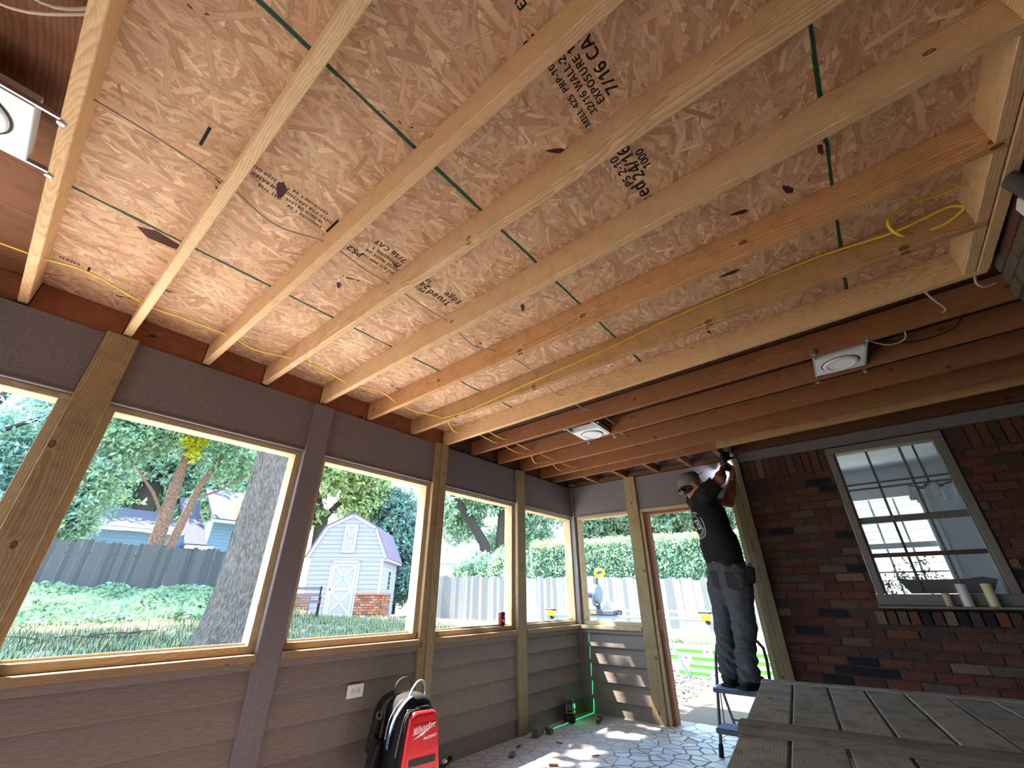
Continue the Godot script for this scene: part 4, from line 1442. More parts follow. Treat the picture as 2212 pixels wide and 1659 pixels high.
	tree("shade_tree", "tall shade tree with a thick dark trunk behind the blue roof", [[[Vector3(-39.5, 0.5, -6.6), Vector3(-39.5, 7.0, -6.7), Vector3(-39.3, 10.0, -6.6), Vector3(-39, 14, -6.8)], [0.75, 0.6, 0.5, 0.3]], [[Vector3(-39.4, 8.5, -6.6), Vector3(-39.0, 10.5, -8.6)], [0.3, 0.15]]], M.bark, [[Vector3(-39.0, 12.0, -7.0), Vector3(3.4, 3.6, 5.2), 2300], [Vector3(-38.5, 9.4, -11.0), Vector3(2.6, 2.6, 3.2), 1300], [Vector3(-41.0, 7.6, -7.0), Vector3(1.5, 2.2, 6.0), 1300]], 0.19, green)
	tree("shade_tree", "darker twin-trunked shade tree left of the myrtle, behind the blue roof", [[[Vector3(-39.5, 0.5, -3.4), Vector3(-39.5, 7.0, -3.7), Vector3(-39.5, 10.0, -3.4), Vector3(-39.5, 14, -3.2)], [0.7, 0.55, 0.45, 0.3]], [[Vector3(-39.5, 1.0, -2.6), Vector3(-39.3, 7.6, -2.2), Vector3(-39.3, 11, -1.6)], [0.4, 0.35, 0.2]]], M.bark, [[Vector3(-39.0, 12.0, -2.2), Vector3(3.2, 4.0, 4.0), 2000], [Vector3(-38.5, 9.0, -1.0), Vector3(2.2, 2.2, 2.6), 1000], [Vector3(-41.0, 7.6, 1.0), Vector3(1.5, 2.4, 5.0), 1200]], 0.19, blue)
	tree("leafy_tree", "loose bluish-green tree at the left edge with sky between its branches", [[[Vector3(-27.0, 0.8, 2.6), Vector3(-27.0, 5.0, 2.4), Vector3(-26.6, 9.0, 1.4), Vector3(-26.4, 12.0, 0.4)], [0.3, 0.24, 0.15, 0.06]], [[Vector3(-27, 5.0, 2.4), Vector3(-25.8, 7.0, 1.0), Vector3(-25.0, 8.4, -0.6)], [0.16, 0.1, 0.04]]], M.bark, [[Vector3(-26.5, 6.0, 0.4), Vector3(1.8, 2.6, 2.2), 900], [Vector3(-25.8, 9.6, -0.8), Vector3(1.6, 1.4, 1.4), 420], [Vector3(-25.5, 4.0, -1.4), Vector3(1.2, 1.2, 1.6), 500]], 0.13, blue)
	tree("leafy_tree", "leaning light green tree over the left end of the dark fence", [[[Vector3(-24.5, 1.0, -1.6), Vector3(-24.5, 4.0, -1.8), Vector3(-24.2, 7.0, -2.6), Vector3(-23.9, 9.5, -3.0)], [0.2, 0.17, 0.12, 0.05]]], M.bark, [[Vector3(-24.2, 5.6, -2.2), Vector3(1.3, 2.2, 1.5), 560], [Vector3(-23.9, 8.6, -2.4), Vector3(1.4, 1.4, 1.7), 520], [Vector3(-24.4, 3.6, -1.8), Vector3(0.8, 0.9, 1.2), 300]], 0.12, green)
	# behind the shed
	tree("maple_tree", "yellow-green maple spreading over the barn shed", [[[Vector3(-24.0, 0.5, -12.4), Vector3(-24.2, 5.0, -12.2), Vector3(-24.6, 7.0, -11.4), Vector3(-24.8, 10.0, -10.6)], [0.4, 0.35, 0.26, 0.12]], [[Vector3(-24.2, 5.0, -12.2), Vector3(-23.6, 6.6, -13.2), Vector3(-22.8, 7.6, -14.4)], [0.2, 0.13, 0.05]], [[Vector3(-24.2, 4.6, -12.2), Vector3(-24.0, 6.0, -10.6), Vector3(-23.6, 6.4, -9.0)], [0.2, 0.12, 0.05]]], M.bark, [[Vector3(-23.0, 8.0, -12.6), Vector3(2.0, 1.8, 3.2), 1700], [Vector3(-23.4, 10.0, -11.0), Vector3(2.0, 1.8, 3.0), 1000], [Vector3(-24.5, 5.2, -10.2), Vector3(1.0, 1.9, 2.2), 800], [Vector3(-23.4, 6.2, -14.4), Vector3(1.5, 1.5, 1.8), 800]], 0.13, lime, 0.65, 1.15)
	tree("evergreen_tree", "dark blue-green evergreen just right of the barn shed", [[[Vector3(-22.0, 0.2, -16.2), Vector3(-22.0, 4.0, -16.2), Vector3(-22.0, 7.0, -16.2)], [0.2, 0.15, 0.05]]], M.bark, [[Vector3(-21.8, 2.4, -16.2), Vector3(2.3, 1.8, 2.4), 1700], [Vector3(-21.9, 4.4, -16.0), Vector3(1.9, 1.6, 2.0), 1200], [Vector3(-22.0, 6.0, -15.8), Vector3(1.2, 1.2, 1.3), 500]], 0.12, blue, 0.5, 0.95)
	# beyond the right-hand fence
	tree("leaning_tree", "tree with two thick leaning trunks above the green bushes", [[[Vector3(-20.0, 0.2, -22.4), Vector3(-20.4, 4.3, -22.0), Vector3(-21.2, 6.0, -21.2), Vector3(-22.2, 8.0, -20.0)], [0.42, 0.36, 0.3, 0.18]], [[Vector3(-19.6, 0.4, -22.8), Vector3(-19.6, 4.4, -22.7), Vector3(-19.5, 6.9, -22.8), Vector3(-19.0, 9.5, -23.6)], [0.32, 0.28, 0.24, 0.1]], [[Vector3(-19.5, 6.0, -22.8), Vector3(-20.4, 7.6, -22.2), Vector3(-21.2, 9.0, -21.4)], [0.2, 0.14, 0.06]]], M.bark, [[Vector3(-20.4, 8.4, -22.4), Vector3(2.6, 2.2, 3.0), 1700], [Vector3(-22.8, 6.4, -22.2), Vector3(1.7, 1.9, 1.8), 700], [Vector3(-17.6, 7.4, -24.4), Vector3(2.2, 2.4, 1.8), 1000], [Vector3(-19.8, 4.6, -25.0), Vector3(3.6, 2.0, 1.2), 1100], [Vector3(-24.6, 7.4, -22.6), Vector3(2.4, 2.6, 2.2), 1300]], 0.13, green)
	var row: Array = [[-14.4, -26.4, "slim dark-trunked tree seen through the far wall's screened opening"], [-10.4, -27.6, "middle tree of the row beyond the hedge"], [-6.6, -27.2, "tree beyond the hedge seen through the doorway"], [-2.4, -26.5, "tree beyond the hedge hidden mostly by the worker"]]
	for e in row:
		var x: float = e[0]
		var z: float = e[1]
		tree("row_tree", e[2], [[[Vector3(x, 0, z), Vector3(x, 5.0, z), Vector3(x + 0.3, 8.0, z), Vector3(x + 0.2, 11, z)], [0.34, 0.28, 0.2, 0.08]], [[Vector3(x, 4.6, z), Vector3(x + 1.2, 6.4, z + 0.6), Vector3(x + 2.2, 7.6, z + 0.8)], [0.14, 0.1, 0.04]], [[Vector3(x, 4.0, z), Vector3(x - 1.4, 6.2, z + 0.5), Vector3(x - 2.2, 7.6, z + 0.6)], [0.14, 0.1, 0.04]]], M.bark, [[Vector3(x, 7.6, z), Vector3(2.9, 3.0, 2.0), 1900], [Vector3(x + 0.5, 4.9, z - 2.0), Vector3(2.9, 1.7, 1.4), 1000]], 0.13, blue if int(x) % 2 else green, 0.6, 1.1)
	# bushes and the clipped hedge
	for e in [[Vector3(-16.6, 0.1, -17.4), Vector3(1.6, 1.5, 1.0), 1100, "rounded dark green bush behind the pale fence, next to the evergreen", green], [Vector3(-14.6, 0.1, -17.6), Vector3(1.3, 1.75, 0.9), 1100, "light green bush between the dark bush and the clipped hedge", hedge_leaf]]:
		var c: Vector3 = e[0]
		var t := thing("bush", e[3], "bush", c)
		var st := MB.new()
		st.tube([Vector3.ZERO, Vector3(0.1, 1.2, 0)], [0.06, 0.03], 6)
		obj("stem", st, M.bark, t)
		var sp: Array = []
		for i in int(e[2]):
			var d := Vector3(rng.randfn(), rng.randfn(), rng.randfn()).normalized()
			sp.append([Transform3D(Basis.from_euler(Vector3(rng.randf() * TAU, rng.randf() * TAU, rng.randf() * TAU)), Vector3(0, 1.6, 0) + d * e[1] * pow(rng.randf(), 0.3)), tint(0.6, 1.1)])
		scatter("foliage", cluster(0.11), e[4], sp, t)
	var hd := thing("clipped_hedge", "tall clipped hedge with top leaves coloured lime as if sunlit above the pale fence", "hedge", Vector3(-7.5, 0, -20.4))
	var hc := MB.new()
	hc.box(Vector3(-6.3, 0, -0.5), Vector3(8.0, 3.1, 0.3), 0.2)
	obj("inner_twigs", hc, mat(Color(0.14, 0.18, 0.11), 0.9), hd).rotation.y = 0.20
	var sp: Array = []
	var turn := Basis(Vector3.UP, 0.20)
	for i in 12000:
		var p := Vector3(rng.randf_range(-6.6, 8.2), rng.randf_range(0.9, 3.45), 0.45 + rng.randfn() * 0.13)
		var top := rng.randf() < 0.3
		if top:
			p = Vector3(p.x, 3.42 + rng.randfn() * 0.10, rng.randf_range(-0.6, 0.55))
		sp.append([Transform3D(Basis.from_euler(Vector3(rng.randf() * TAU, rng.randf() * TAU, rng.randf() * TAU)).scaled(Vector3.ONE * rng.randf_range(0.7, 1.2)), turn * p), Color(1.25, 1.15, 0.6) if top and rng.randf() < 0.6 else tint(0.55, 1.15)])  # many top leaves tinted lime, sunlight put into their colour
	scatter("foliage", cluster(0.085), hedge_leaf, sp, hd)

# ---------------------------------------------------------------- smooth bodies: distance fields meshed as surface nets
class Field:
	var lo: Vector3
	var cell: float
	var nx: int
	var ny: int
	var nz: int
	var d := PackedFloat32Array()

	func _init(a: Vector3, b: Vector3, c: float) -> void:
		lo = a
		cell = c
		nx = int((b.x - a.x) / c) + 2
		ny = int((b.y - a.y) / c) + 2
		nz = int((b.z - a.z) / c) + 2
		d.resize(nx * ny * nz)
		d.fill(1.0)

	# a tapered capsule joined by a smooth minimum; sq squashes it along an axis (1 = round)
	func bone(a: Vector3, b: Vector3, ra: float, rb: float, k := 0.03, squash := Vector3.ZERO) -> void:
		var m := maxf(ra, rb) * 1.6 + k + cell * 2.0
		var p0 := (Vector3(minf(a.x, b.x), minf(a.y, b.y), minf(a.z, b.z)) - Vector3.ONE * m - lo) / cell
		var p1 := (Vector3(maxf(a.x, b.x), maxf(a.y, b.y), maxf(a.z, b.z)) + Vector3.ONE * m - lo) / cell
		var ab := b - a
		var l2 := maxf(ab.length_squared(), 1e-9)
		var ax := squash.normalized() if squash != Vector3.ZERO else Vector3.ZERO
		var sf := squash.length() - 1.0 if squash != Vector3.ZERO else 0.0
		for i in range(maxi(0, int(p0.x)), mini(nx, int(p1.x) + 1)):
			for j in range(maxi(0, int(p0.y)), mini(ny, int(p1.y) + 1)):
				for l in range(maxi(0, int(p0.z)), mini(nz, int(p1.z) + 1)):
					var p := lo + Vector3(i, j, l) * cell
					var t := clampf((p - a).dot(ab) / l2, 0.0, 1.0)
					var q := p - a - ab * t
					if sf != 0.0:
						q += ax * q.dot(ax) * sf
					var dist := q.length() - lerpf(ra, rb, t)
					var at := (i * ny + j) * nz + l
					var o := d[at]
					var h := maxf(k - absf(o - dist), 0.0) / maxf(k, 1e-6)
					d[at] = minf(o, dist) - h * h * k * 0.25

	func ripple(f: Callable) -> void:
		for i in nx:
			for j in ny:
				for l in nz:
					var at := (i * ny + j) * nz + l
					if absf(d[at]) < 0.06:
						d[at] += f.call(lo + Vector3(i, j, l) * cell)

	func sample(p: Vector3) -> float:
		var q := (p - lo) / cell
		var i := clampi(int(q.x), 0, nx - 2)
		var j := clampi(int(q.y), 0, ny - 2)
		var l := clampi(int(q.z), 0, nz - 2)
		var f := q - Vector3(i, j, l)
		var g := func(a: int, b: int, c: int) -> float: return d[((i + a) * ny + j + b) * nz + l + c]
		var x0 := lerpf(lerpf(g.call(0, 0, 0), g.call(0, 0, 1), f.z), lerpf(g.call(0, 1, 0), g.call(0, 1, 1), f.z), f.y)
		var x1 := lerpf(lerpf(g.call(1, 0, 0), g.call(1, 0, 1), f.z), lerpf(g.call(1, 1, 0), g.call(1, 1, 1), f.z), f.y)
		return lerpf(x0, x1, f.x)

	func mesh(origin: Vector3, cut = null, out: MB = null) -> MB:
		var b := out if out else MB.new()
		var at := PackedInt32Array()
		at.resize(nx * ny * nz)
		at.fill(-1)
		var pos := PackedVector3Array()
		var nor := PackedVector3Array()
		for i in nx - 1:
			for j in ny - 1:
				var row := (i * ny + j) * nz
				for l in nz - 1:
					var a := row + l
					var v := [d[a], d[a + ny * nz], d[a + nz], d[a + ny * nz + nz], d[a + 1], d[a + ny * nz + 1], d[a + nz + 1], d[a + ny * nz + nz + 1]]
					var n := 0
					for e in v:
						if e < 0.0:
							n += 1
					if n == 0 or n == 8:
						continue
					var s := Vector3.ZERO
					var c := 0
					for e in [[0, 1], [2, 3], [4, 5], [6, 7], [0, 2], [1, 3], [4, 6], [5, 7], [0, 4], [1, 5], [2, 6], [3, 7]]:
						var va: float = v[e[0]]
						var vb: float = v[e[1]]
						if (va < 0.0) != (vb < 0.0):
							var t := va / (va - vb)
							var pa := Vector3(e[0] & 1, (e[0] >> 1) & 1, e[0] >> 2)
							var pb := Vector3(e[1] & 1, (e[1] >> 1) & 1, e[1] >> 2)
							s += pa.lerp(pb, t)
							c += 1
					at[a] = pos.size()
					pos.append(lo + (Vector3(i, j, l) + s / c) * cell)
					nor.append(Vector3(v[1] + v[3] + v[5] + v[7] - v[0] - v[2] - v[4] - v[6], v[2] + v[3] + v[6] + v[7] - v[0] - v[1] - v[4] - v[5], v[4] + v[5] + v[6] + v[7] - v[0] - v[1] - v[2] - v[3]).normalized())
		var step := [ny * nz, nz, 1]
		for i in range(1, nx - 1):
			for j in range(1, ny - 1):
				for l in range(1, nz - 1):
					var a := (i * ny + j) * nz + l
					for ax in 3:
						var e: int = a + step[ax]
						if (d[a] < 0.0) == (d[e] < 0.0):
							continue
						var s1: int = step[(ax + 1) % 3]
						var s2: int = step[(ax + 2) % 3]
						var q := [at[a], at[a - s1], at[a - s1 - s2], at[a - s2]]
						if q.min() < 0:
							continue
						if cut != null and cut.call((pos[q[0]] + pos[q[2]]) / 2):
							continue
						for t in [[0, 1, 2], [0, 2, 3]]:
							var p0: Vector3 = pos[q[t[0]]]
							var p1: Vector3 = pos[q[t[1]]]
							var p2: Vector3 = pos[q[t[2]]]
							b.tri(p0 - origin, p1 - origin, p2 - origin, nor[q[t[0]]], nor[q[t[1]]], nor[q[t[2]]], Vector2(p0.x + p0.z, p0.y), Vector2(p1.x + p1.z, p1.y), Vector2(p2.x + p2.z, p2.y))
		return b

# ---------------------------------------------------------------- the worker
func build_person() -> void:
	var base := Vector3(-1.10, 0.447, -4.33)
	var p := thing("person", "man in black printed t-shirt, grey trousers and cap, reaching up from a ladder", "person", base)
	var skin := mat(Color(0.62, 0.40, 0.31), 0.6)
	skin.subsurf_scatter_enabled = true
	skin.subsurf_scatter_strength = 0.08
	var shirt_m := triplanar(textured(Color(0.028, 0.033, 0.045), noise_tex(71, 0.2, Color(0.8, 0.8, 0.8), Color(1, 1, 1), 256), 0.9), 4.0, false)
	var jean := triplanar(textured(Color(0.34, 0.35, 0.37), noise_tex(72, 0.06, Color(0.62, 0.62, 0.64), Color(1, 1, 1), 256, 5), 0.9), 3.0, false)
	var sh_r := Vector3(-1.045, 2.000, -4.25)
	var sh_l := Vector3(-1.255, 1.985, -4.50)
	var el_r := Vector3(-0.925, 2.090, -4.26)
	var el_l := Vector3(-0.985, 1.950, -4.69)
	var wr_r := Vector3(-0.930, 2.235, -4.500)
	var wr_l := Vector3(-0.880, 2.195, -4.650)
	var neck := Vector3(-1.156, 1.985, -4.385)
	var head := Vector3(-1.225, 2.105, -4.365)
	var chest := Vector3(-1.125, 1.76, -4.38)
	var belly := Vector3(-1.085, 1.54, -4.38)
	var waist := Vector3(-1.068, 1.35, -4.375)
	var hip_l := Vector3(-1.135, 1.255, -4.415)
	var hip_r := Vector3(-0.985, 1.255, -4.335)
	var kn_l := Vector3(-1.205, 0.86, -4.43)
	var kn_r := Vector3(-1.025, 0.87, -4.345)
	var an_l := Vector3(-1.214, 0.53, -4.375)
	var an_r := Vector3(-1.062, 0.53, -4.295)
	var fwd := Vector3(0.723, 0.402, -0.562).normalized()
	var up := Vector3(-0.317, 0.916, 0.247).normalized()
	var side := fwd.cross(up)          # his right
	var across := Vector3(0.66, 0, 0.75)
	# skin: one continuous body with head, arms and the cores inside the clothes
	var f := Field.new(Vector3(-1.48, 0.46, -4.92), Vector3(-0.70, 2.32, -4.05), 0.0135)
	f.bone(head + up * 0.02, head + up * 0.02 + fwd * 0.02, 0.093, 0.09, 0.02)
	f.bone(head - up * 0.05 + fwd * 0.035, head - up * 0.075 + fwd * 0.06, 0.062, 0.045, 0.04)
	f.bone(head + fwd * 0.095 + up * 0.0, head + fwd * 0.118 - up * 0.03, 0.012, 0.018, 0.02)
	for s in [-1.0, 1.0]:
		f.bone(head + side * 0.088 * s + up * 0.015 - fwd * 0.005, head + side * 0.094 * s - up * 0.03 - fwd * 0.0, 0.018, 0.012, 0.012)
		f.bone(head + fwd * 0.085 + side * 0.035 * s + up * 0.028, head + fwd * 0.085 + side * 0.012 * s + up * 0.03, 0.018, 0.018, 0.02)
	f.bone(head + fwd * 0.094 - up * 0.058 + side * 0.02, head + fwd * 0.094 - up * 0.058 - side * 0.02, 0.012, 0.012, 0.012)
	f.bone(head - up * 0.06 - fwd * 0.02, neck, 0.062, 0.066, 0.04)
	f.bone(neck, chest, 0.08, 0.11, 0.08)
	f.bone(chest, waist, 0.12, 0.11, 0.08)
	f.bone(sh_l, sh_r, 0.062, 0.062, 0.06)
	for e in [[sh_r, el_r, wr_r], [sh_l, el_l, wr_l]]:
		f.bone(e[0], e[1], 0.052, 0.046, 0.04)
		var mid: Vector3 = e[1].lerp(e[2], 0.35)
		f.bone(e[1], mid, 0.044, 0.046, 0.03)
		f.bone(mid, e[2], 0.046, 0.029, 0.03)
	for e in [[hip_l, kn_l, an_l], [hip_r, kn_r, an_r]]:
		f.bone(waist, e[0], 0.10, 0.09, 0.05)
		f.bone(e[0], e[1], 0.075, 0.055, 0.04)
		f.bone(e[1], e[2], 0.05, 0.038, 0.03)
	var body := f.mesh(base)
	# hands: palm, four fingers and a thumb each, closed round the tool
	var grip := Vector3(-0.900, 2.290, -4.585)
	for e in [[wr_r, Vector3(-0.925, 2.285, -4.545), 1.0], [wr_l, Vector3(-0.866, 2.262, -4.625), -1.0]]:
		var w: Vector3 = e[0]
		var palm: Vector3 = e[1]
		var h := Field.new(palm - Vector3(0.12, 0.13, 0.12), palm + Vector3(0.12, 0.12, 0.12), 0.0045)
		var dir := (palm - w).normalized()
		var into := (grip - palm).normalized()
		into = (into - dir * into.dot(dir)).normalized()
		var wide := dir.cross(into)
		h.bone(w, w.lerp(palm, 0.6), 0.029, 0.027, 0.02)
		for k in 4:
			var o := wide * (k - 1.5) * 0.0195
			var root := palm + o * 0.9 + dir * (0.028 - 0.004 * absf(k - 1.3))
			h.bone(palm - dir * 0.045 + o * 0.55, root, 0.017, 0.013, 0.014)
			var len_: float = [0.036, 0.042, 0.039, 0.030][k]
			var j1 := root + dir * len_ * 0.55 + into * len_ * 0.85 + o * 0.08
			var j2 := j1 - dir * len_ * 0.25 + into * len_ * 0.62
			var j3 := j2 - dir * len_ * 0.55 + into * len_ * 0.05
			h.bone(root, j1, 0.0105, 0.0095, 0.004)
			h.bone(j1, j2, 0.0095, 0.0088, 0.003)
			h.bone(j2, j3, 0.0088, 0.0075, 0.003)
		var t0: Vector3 = palm - dir * 0.03 + wide * 0.03 * e[2]
		var t1: Vector3 = t0 + dir * 0.026 + wide * 0.022 * e[2] + into * 0.024
		h.bone(palm - dir * 0.05, t0, 0.020, 0.016, 0.012)
		h.bone(t0, t1, 0.0135, 0.0115, 0.006)
		h.bone(t1, t1 + dir * 0.022 + into * 0.022 - wide * 0.006 * e[2], 0.0112, 0.0095, 0.004)
		h.mesh(base, null, body)
	var bd := obj("body", body, skin, p)
	bd.set_meta("label", "bare head, raised arms and hands")
	# t-shirt
	var n := FastNoiseLite.new()
	n.seed = 5
	n.frequency = 7.0
	n.fractal_octaves = 2
	var g := Field.new(Vector3(-1.48, 1.24, -4.92), Vector3(-0.70, 2.20, -4.02), 0.0115)
	g.bone(sh_l + Vector3(0.02, -0.02, 0.02), sh_r - Vector3(0.02, 0.02, 0.02), 0.085, 0.085, 0.05)
	g.bone(chest + across * 0.075 + Vector3(0, 0.04, 0), belly + across * 0.06, 0.122, 0.115, 0.06)
	g.bone(chest - across * 0.075 + Vector3(0, 0.04, 0), belly - across * 0.055, 0.122, 0.115, 0.06)
	g.bone(belly + Vector3(0.055, 0, 0.03), waist + Vector3(0.055, -0.01, 0.03), 0.122, 0.122, 0.06)
	g.bone(belly - Vector3(0.04, 0, 0.02), waist + Vector3(-0.05, -0.01, -0.03), 0.12, 0.118, 0.06)
	g.bone(neck - Vector3(0, 0.05, 0), chest, 0.10, 0.14, 0.06)
	g.bone(sh_r, sh_r.lerp(el_r, 0.62), 0.078, 0.076, 0.04)
	g.bone(sh_l, sh_l.lerp(el_l, 0.55), 0.078, 0.074, 0.04)
	g.ripple(func(q: Vector3) -> float: return 0.007 * n.get_noise_3d(q.x, q.y * 0.9 + q.x * 0.5, q.z) + 0.004 * sin(q.y * 34.0 + q.x * 22.0 + 4.0 * n.get_noise_3d(q.x * 0.5, q.y * 0.5, q.z * 0.5)) * smoothstep(1.62, 1.36, q.y))
	var end_r := sh_r.lerp(el_r, 0.70)
	var end_l := sh_l.lerp(el_l, 0.62)
	var shirt := obj("t_shirt", g.mesh(base, func(q: Vector3) -> bool: return q.y < 1.288 + 0.02 * sin(q.x * 20.0) or (q - end_r).dot(el_r - sh_r) > 0.0 or ((q - end_l).dot(el_l - sh_l) > 0.0 and q.z < -4.55) or (q - neck).length() < 0.072), shirt_m, p)
	# white print on the back: rings and letters laid on the cloth
	var print_m := mat(Color(0.72, 0.74, 0.76), 0.8)
	var out := Vector3(-0.75, 0.06, 0.66).normalized()
	var px := Vector3(0.66, 0, 0.75).normalized()
	var py := out.cross(px).normalized()
	if py.y < 0:
		py = -py
	var centre := Vector3(-1.145, 1.70, -4.375)
	var lay := func(q: Vector2, lift: float) -> Vector3:
		var o: Vector3 = centre + px * q.x + py * q.y + out * 0.26
		for i in 60:
			var dd := g.sample(o)
			if dd < 0.0008:
				break
			o -= out * maxf(dd * 0.5, 0.0015)
		return o + out * lift - base
	var rings := MB.new()
	for e in [[0.118, 0.0035, 0.15, 0.62], [0.118, 0.0035, 0.66, 1.08], [0.082, 0.0028, 0.0, 1.0]]:
		var steps := 44
		for i in steps:
			var a0: float = TAU * lerpf(e[2], e[3], float(i) / steps)
			var a1: float = TAU * lerpf(e[2], e[3], float(i + 1) / steps)
			var c0 := Vector2(cos(a0), sin(a0))
			var c1 := Vector2(cos(a1), sin(a1))
			rings.quad(lay.call(c0 * (e[0] - e[1]), 0.0022), lay.call(c1 * (e[0] - e[1]), 0.0022), lay.call(c1 * (e[0] + e[1]), 0.0022), lay.call(c0 * (e[0] + e[1]), 0.0022), out)
	obj("printed_ring", rings, print_m, shirt)
	var put_text := func(text: String, high: float, at: Vector2, turn: float, called: String) -> void:
		var t := TextMesh.new()
		var sf := SystemFont.new()
		sf.font_names = PackedStringArray(["Droid Sans"])
		sf.font_weight = 700
		t.font = sf
		t.font_size = 32
		t.pixel_size = high / 23.0
		t.depth = 0.0
		t.text = text
		var a := t.get_mesh_arrays()
		var vs: PackedVector3Array = a[Mesh.ARRAY_VERTEX]
		var ix: PackedInt32Array = a[Mesh.ARRAY_INDEX] if a[Mesh.ARRAY_INDEX] != null else PackedInt32Array(range(vs.size()))
		var m := MB.new()
		for i in range(0, ix.size(), 3):
			var w: Array = []
			for k in 3:
				var v := vs[ix[i + k]]
				w.append(lay.call(Vector2(v.x, v.y).rotated(turn) + at, 0.0024))
			m.tri(w[0], w[1], w[2], out, out, out, Vector2.ZERO, Vector2.ZERO, Vector2.ZERO)
		obj(called, m, print_m, shirt)
	put_text.call("CB", 0.085, Vector2(0, 0), 0.0, "printed_initials")
	var word := "CONSTRUCTION"
	for i in word.length():
		var an := deg_to_rad(205.0 + 130.0 * i / (word.length() - 1))
		put_text.call(word[i], 0.017, Vector2(cos(an), sin(an)) * 0.099, an + PI / 2, "printed_letter")
	for i in 3:
		var an := deg_to_rad(110.0 - 20.0 * i)
		put_text.call("BLD"[i], 0.020, Vector2(cos(an), sin(an)) * 0.100, an - PI / 2, "printed_letter")
	# trousers
	var k := Field.new(Vector3(-1.42, 0.46, -4.68), Vector3(-0.76, 1.46, -4.06), 0.0115)
	k.bone(waist + Vector3(0.06, 0.0, 0.03), waist + Vector3(-0.06, 0.0, -0.035), 0.114, 0.112, 0.04)
	k.bone(waist, Vector3(-1.06, 1.22, -4.37), 0.125, 0.13, 0.05)
	k.bone(hip_l + Vector3(0, 0.0, 0.02), hip_l.lerp(kn_l, 0.25) + Vector3(0, 0, 0.02), 0.118, 0.112, 0.03)
	k.bone(hip_r + Vector3(0, 0.0, 0.02), hip_r.lerp(kn_r, 0.25) + Vector3(0, 0, 0.02), 0.122, 0.114, 0.03)
	k.bone(hip_l.lerp(kn_l, 0.25), kn_l, 0.108, 0.078, 0.02)
	k.bone(hip_r.lerp(kn_r, 0.25), kn_r, 0.112, 0.088, 0.02)
	k.bone(kn_r + Vector3(0.02, 0.06, 0.01), kn_r + Vector3(0.03, 0.02, 0.01), 0.078, 0.074, 0.03)
	k.bone(kn_l, kn_l.lerp(an_l, 0.6), 0.078, 0.079, 0.02)
	k.bone(kn_r, kn_r.lerp(an_r, 0.6), 0.084, 0.078, 0.02)
	k.bone(kn_l.lerp(an_l, 0.6), an_l, 0.079, 0.080, 0.02)
	k.bone(kn_r.lerp(an_r, 0.6), an_r + Vector3(0.01, 0, 0.01), 0.080, 0.084, 0.02)
	k.ripple(func(q: Vector3) -> float: return 0.009 * n.get_noise_3d(q.x * 1.2, q.y * 1.1, q.z * 1.2) + 0.0075 * sin(q.y * 78.0 + q.x * 34.0 - q.z * 16.0 + 6.0 * n.get_noise_3d(q.x * 0.6, q.y * 0.4, q.z * 0.6)) * (0.35 + smoothstep(0.80, 0.56, q.y)))
	var jeans := obj("trousers", k.mesh(base, func(q: Vector3) -> bool: return q.y < 0.505 or q.y > 1.375), jean, p)
	var pocket := MB.new()
	for e in [[Vector3(-1.12, 1.235, -4.265), 0.30], [Vector3(-0.985, 1.225, -4.195), 0.42]]:
		pocket.prism(PackedVector2Array([Vector2(-0.062, 0.07), Vector2(0.062, 0.07), Vector2(0.06, -0.05), Vector2(0.0, -0.08), Vector2(-0.06, -0.05)]), 0.010, Transform3D(Basis(Vector3.UP, e[1]) * Basis(Vector3.RIGHT, -0.05), e[0] - base))
	obj("back_pocket", pocket, jean, jeans)
	# boots
	var boot_m := mat(Color(0.10, 0.09, 0.09), 0.7)
	for e in [[an_l, Vector3(0.25, 0, -0.97)], [an_r, Vector3(0.45, 0, -0.89)]]:
		var dir: Vector3 = e[1].normalized()
		var heel: Vector3 = Vector3(e[0].x, 0.447, e[0].z) - dir * 0.02
		var bf := Field.new(heel - Vector3(0.16, 0.02, 0.30), heel + Vector3(0.20, 0.16, 0.16), 0.010)
		bf.bone(e[0] - Vector3(0, 0.01, 0), heel + Vector3(0, 0.05, 0), 0.054, 0.050, 0.02)
		bf.bone(heel + Vector3(0, 0.052, 0) - dir * 0.03, heel + Vector3(0, 0.045, 0) + dir * 0.15, 0.046, 0.042, 0.03)
		bf.ripple(func(q: Vector3) -> float: return maxf(0.0, 0.452 - q.y) * 3.0)
		var boot := obj("boot", bf.mesh(base), boot_m, p)
		var sole := MB.new()
		sole.prism(PackedVector2Array([Vector2(-0.045, -0.075), Vector2(-0.028, -0.09), Vector2(0.028, -0.09), Vector2(0.045, -0.075), Vector2(0.05, 0.10), Vector2(0.035, 0.17), Vector2(0.0, 0.19), Vector2(-0.035, 0.17), Vector2(-0.05, 0.10)]), 0.018, Transform3D(Basis(dir.cross(Vector3.UP), dir, Vector3.UP), heel + Vector3(0, 0.003, 0) - base))
		obj("sole", sole, M.rubber, boot)
	# cap with its bill, worn forward
	var cap_m := triplanar(textured(Color(0.50, 0.50, 0.47), noise_tex(73, 0.08, Color(0.75, 0.75, 0.75), Color(1, 1, 1), 128), 0.9), 5.0, false)
	var cb := Basis(side, up, fwd * -1.0)
	var hb := Basis(cb.x, (up + fwd * 0.10).normalized(), cb.x.cross((up + fwd * 0.10).normalized()))
	var dome := MB.new()
	var prof: Array = []
	for i in 11:
		var a := PI / 2 * i / 10
		prof.append(Vector2(0.108 * cos(a), 0.118 * pow(sin(a), 0.85)))
	dome.lathe(prof, 28, Transform3D(hb.scaled_local(Vector3(0.94, 1, 1.08)), head + up * 0.012 - fwd * 0.004 - base))
	var cap := obj("cap", dome, cap_m, p)
	var bill := MB.new()
	var outline := PackedVector2Array()
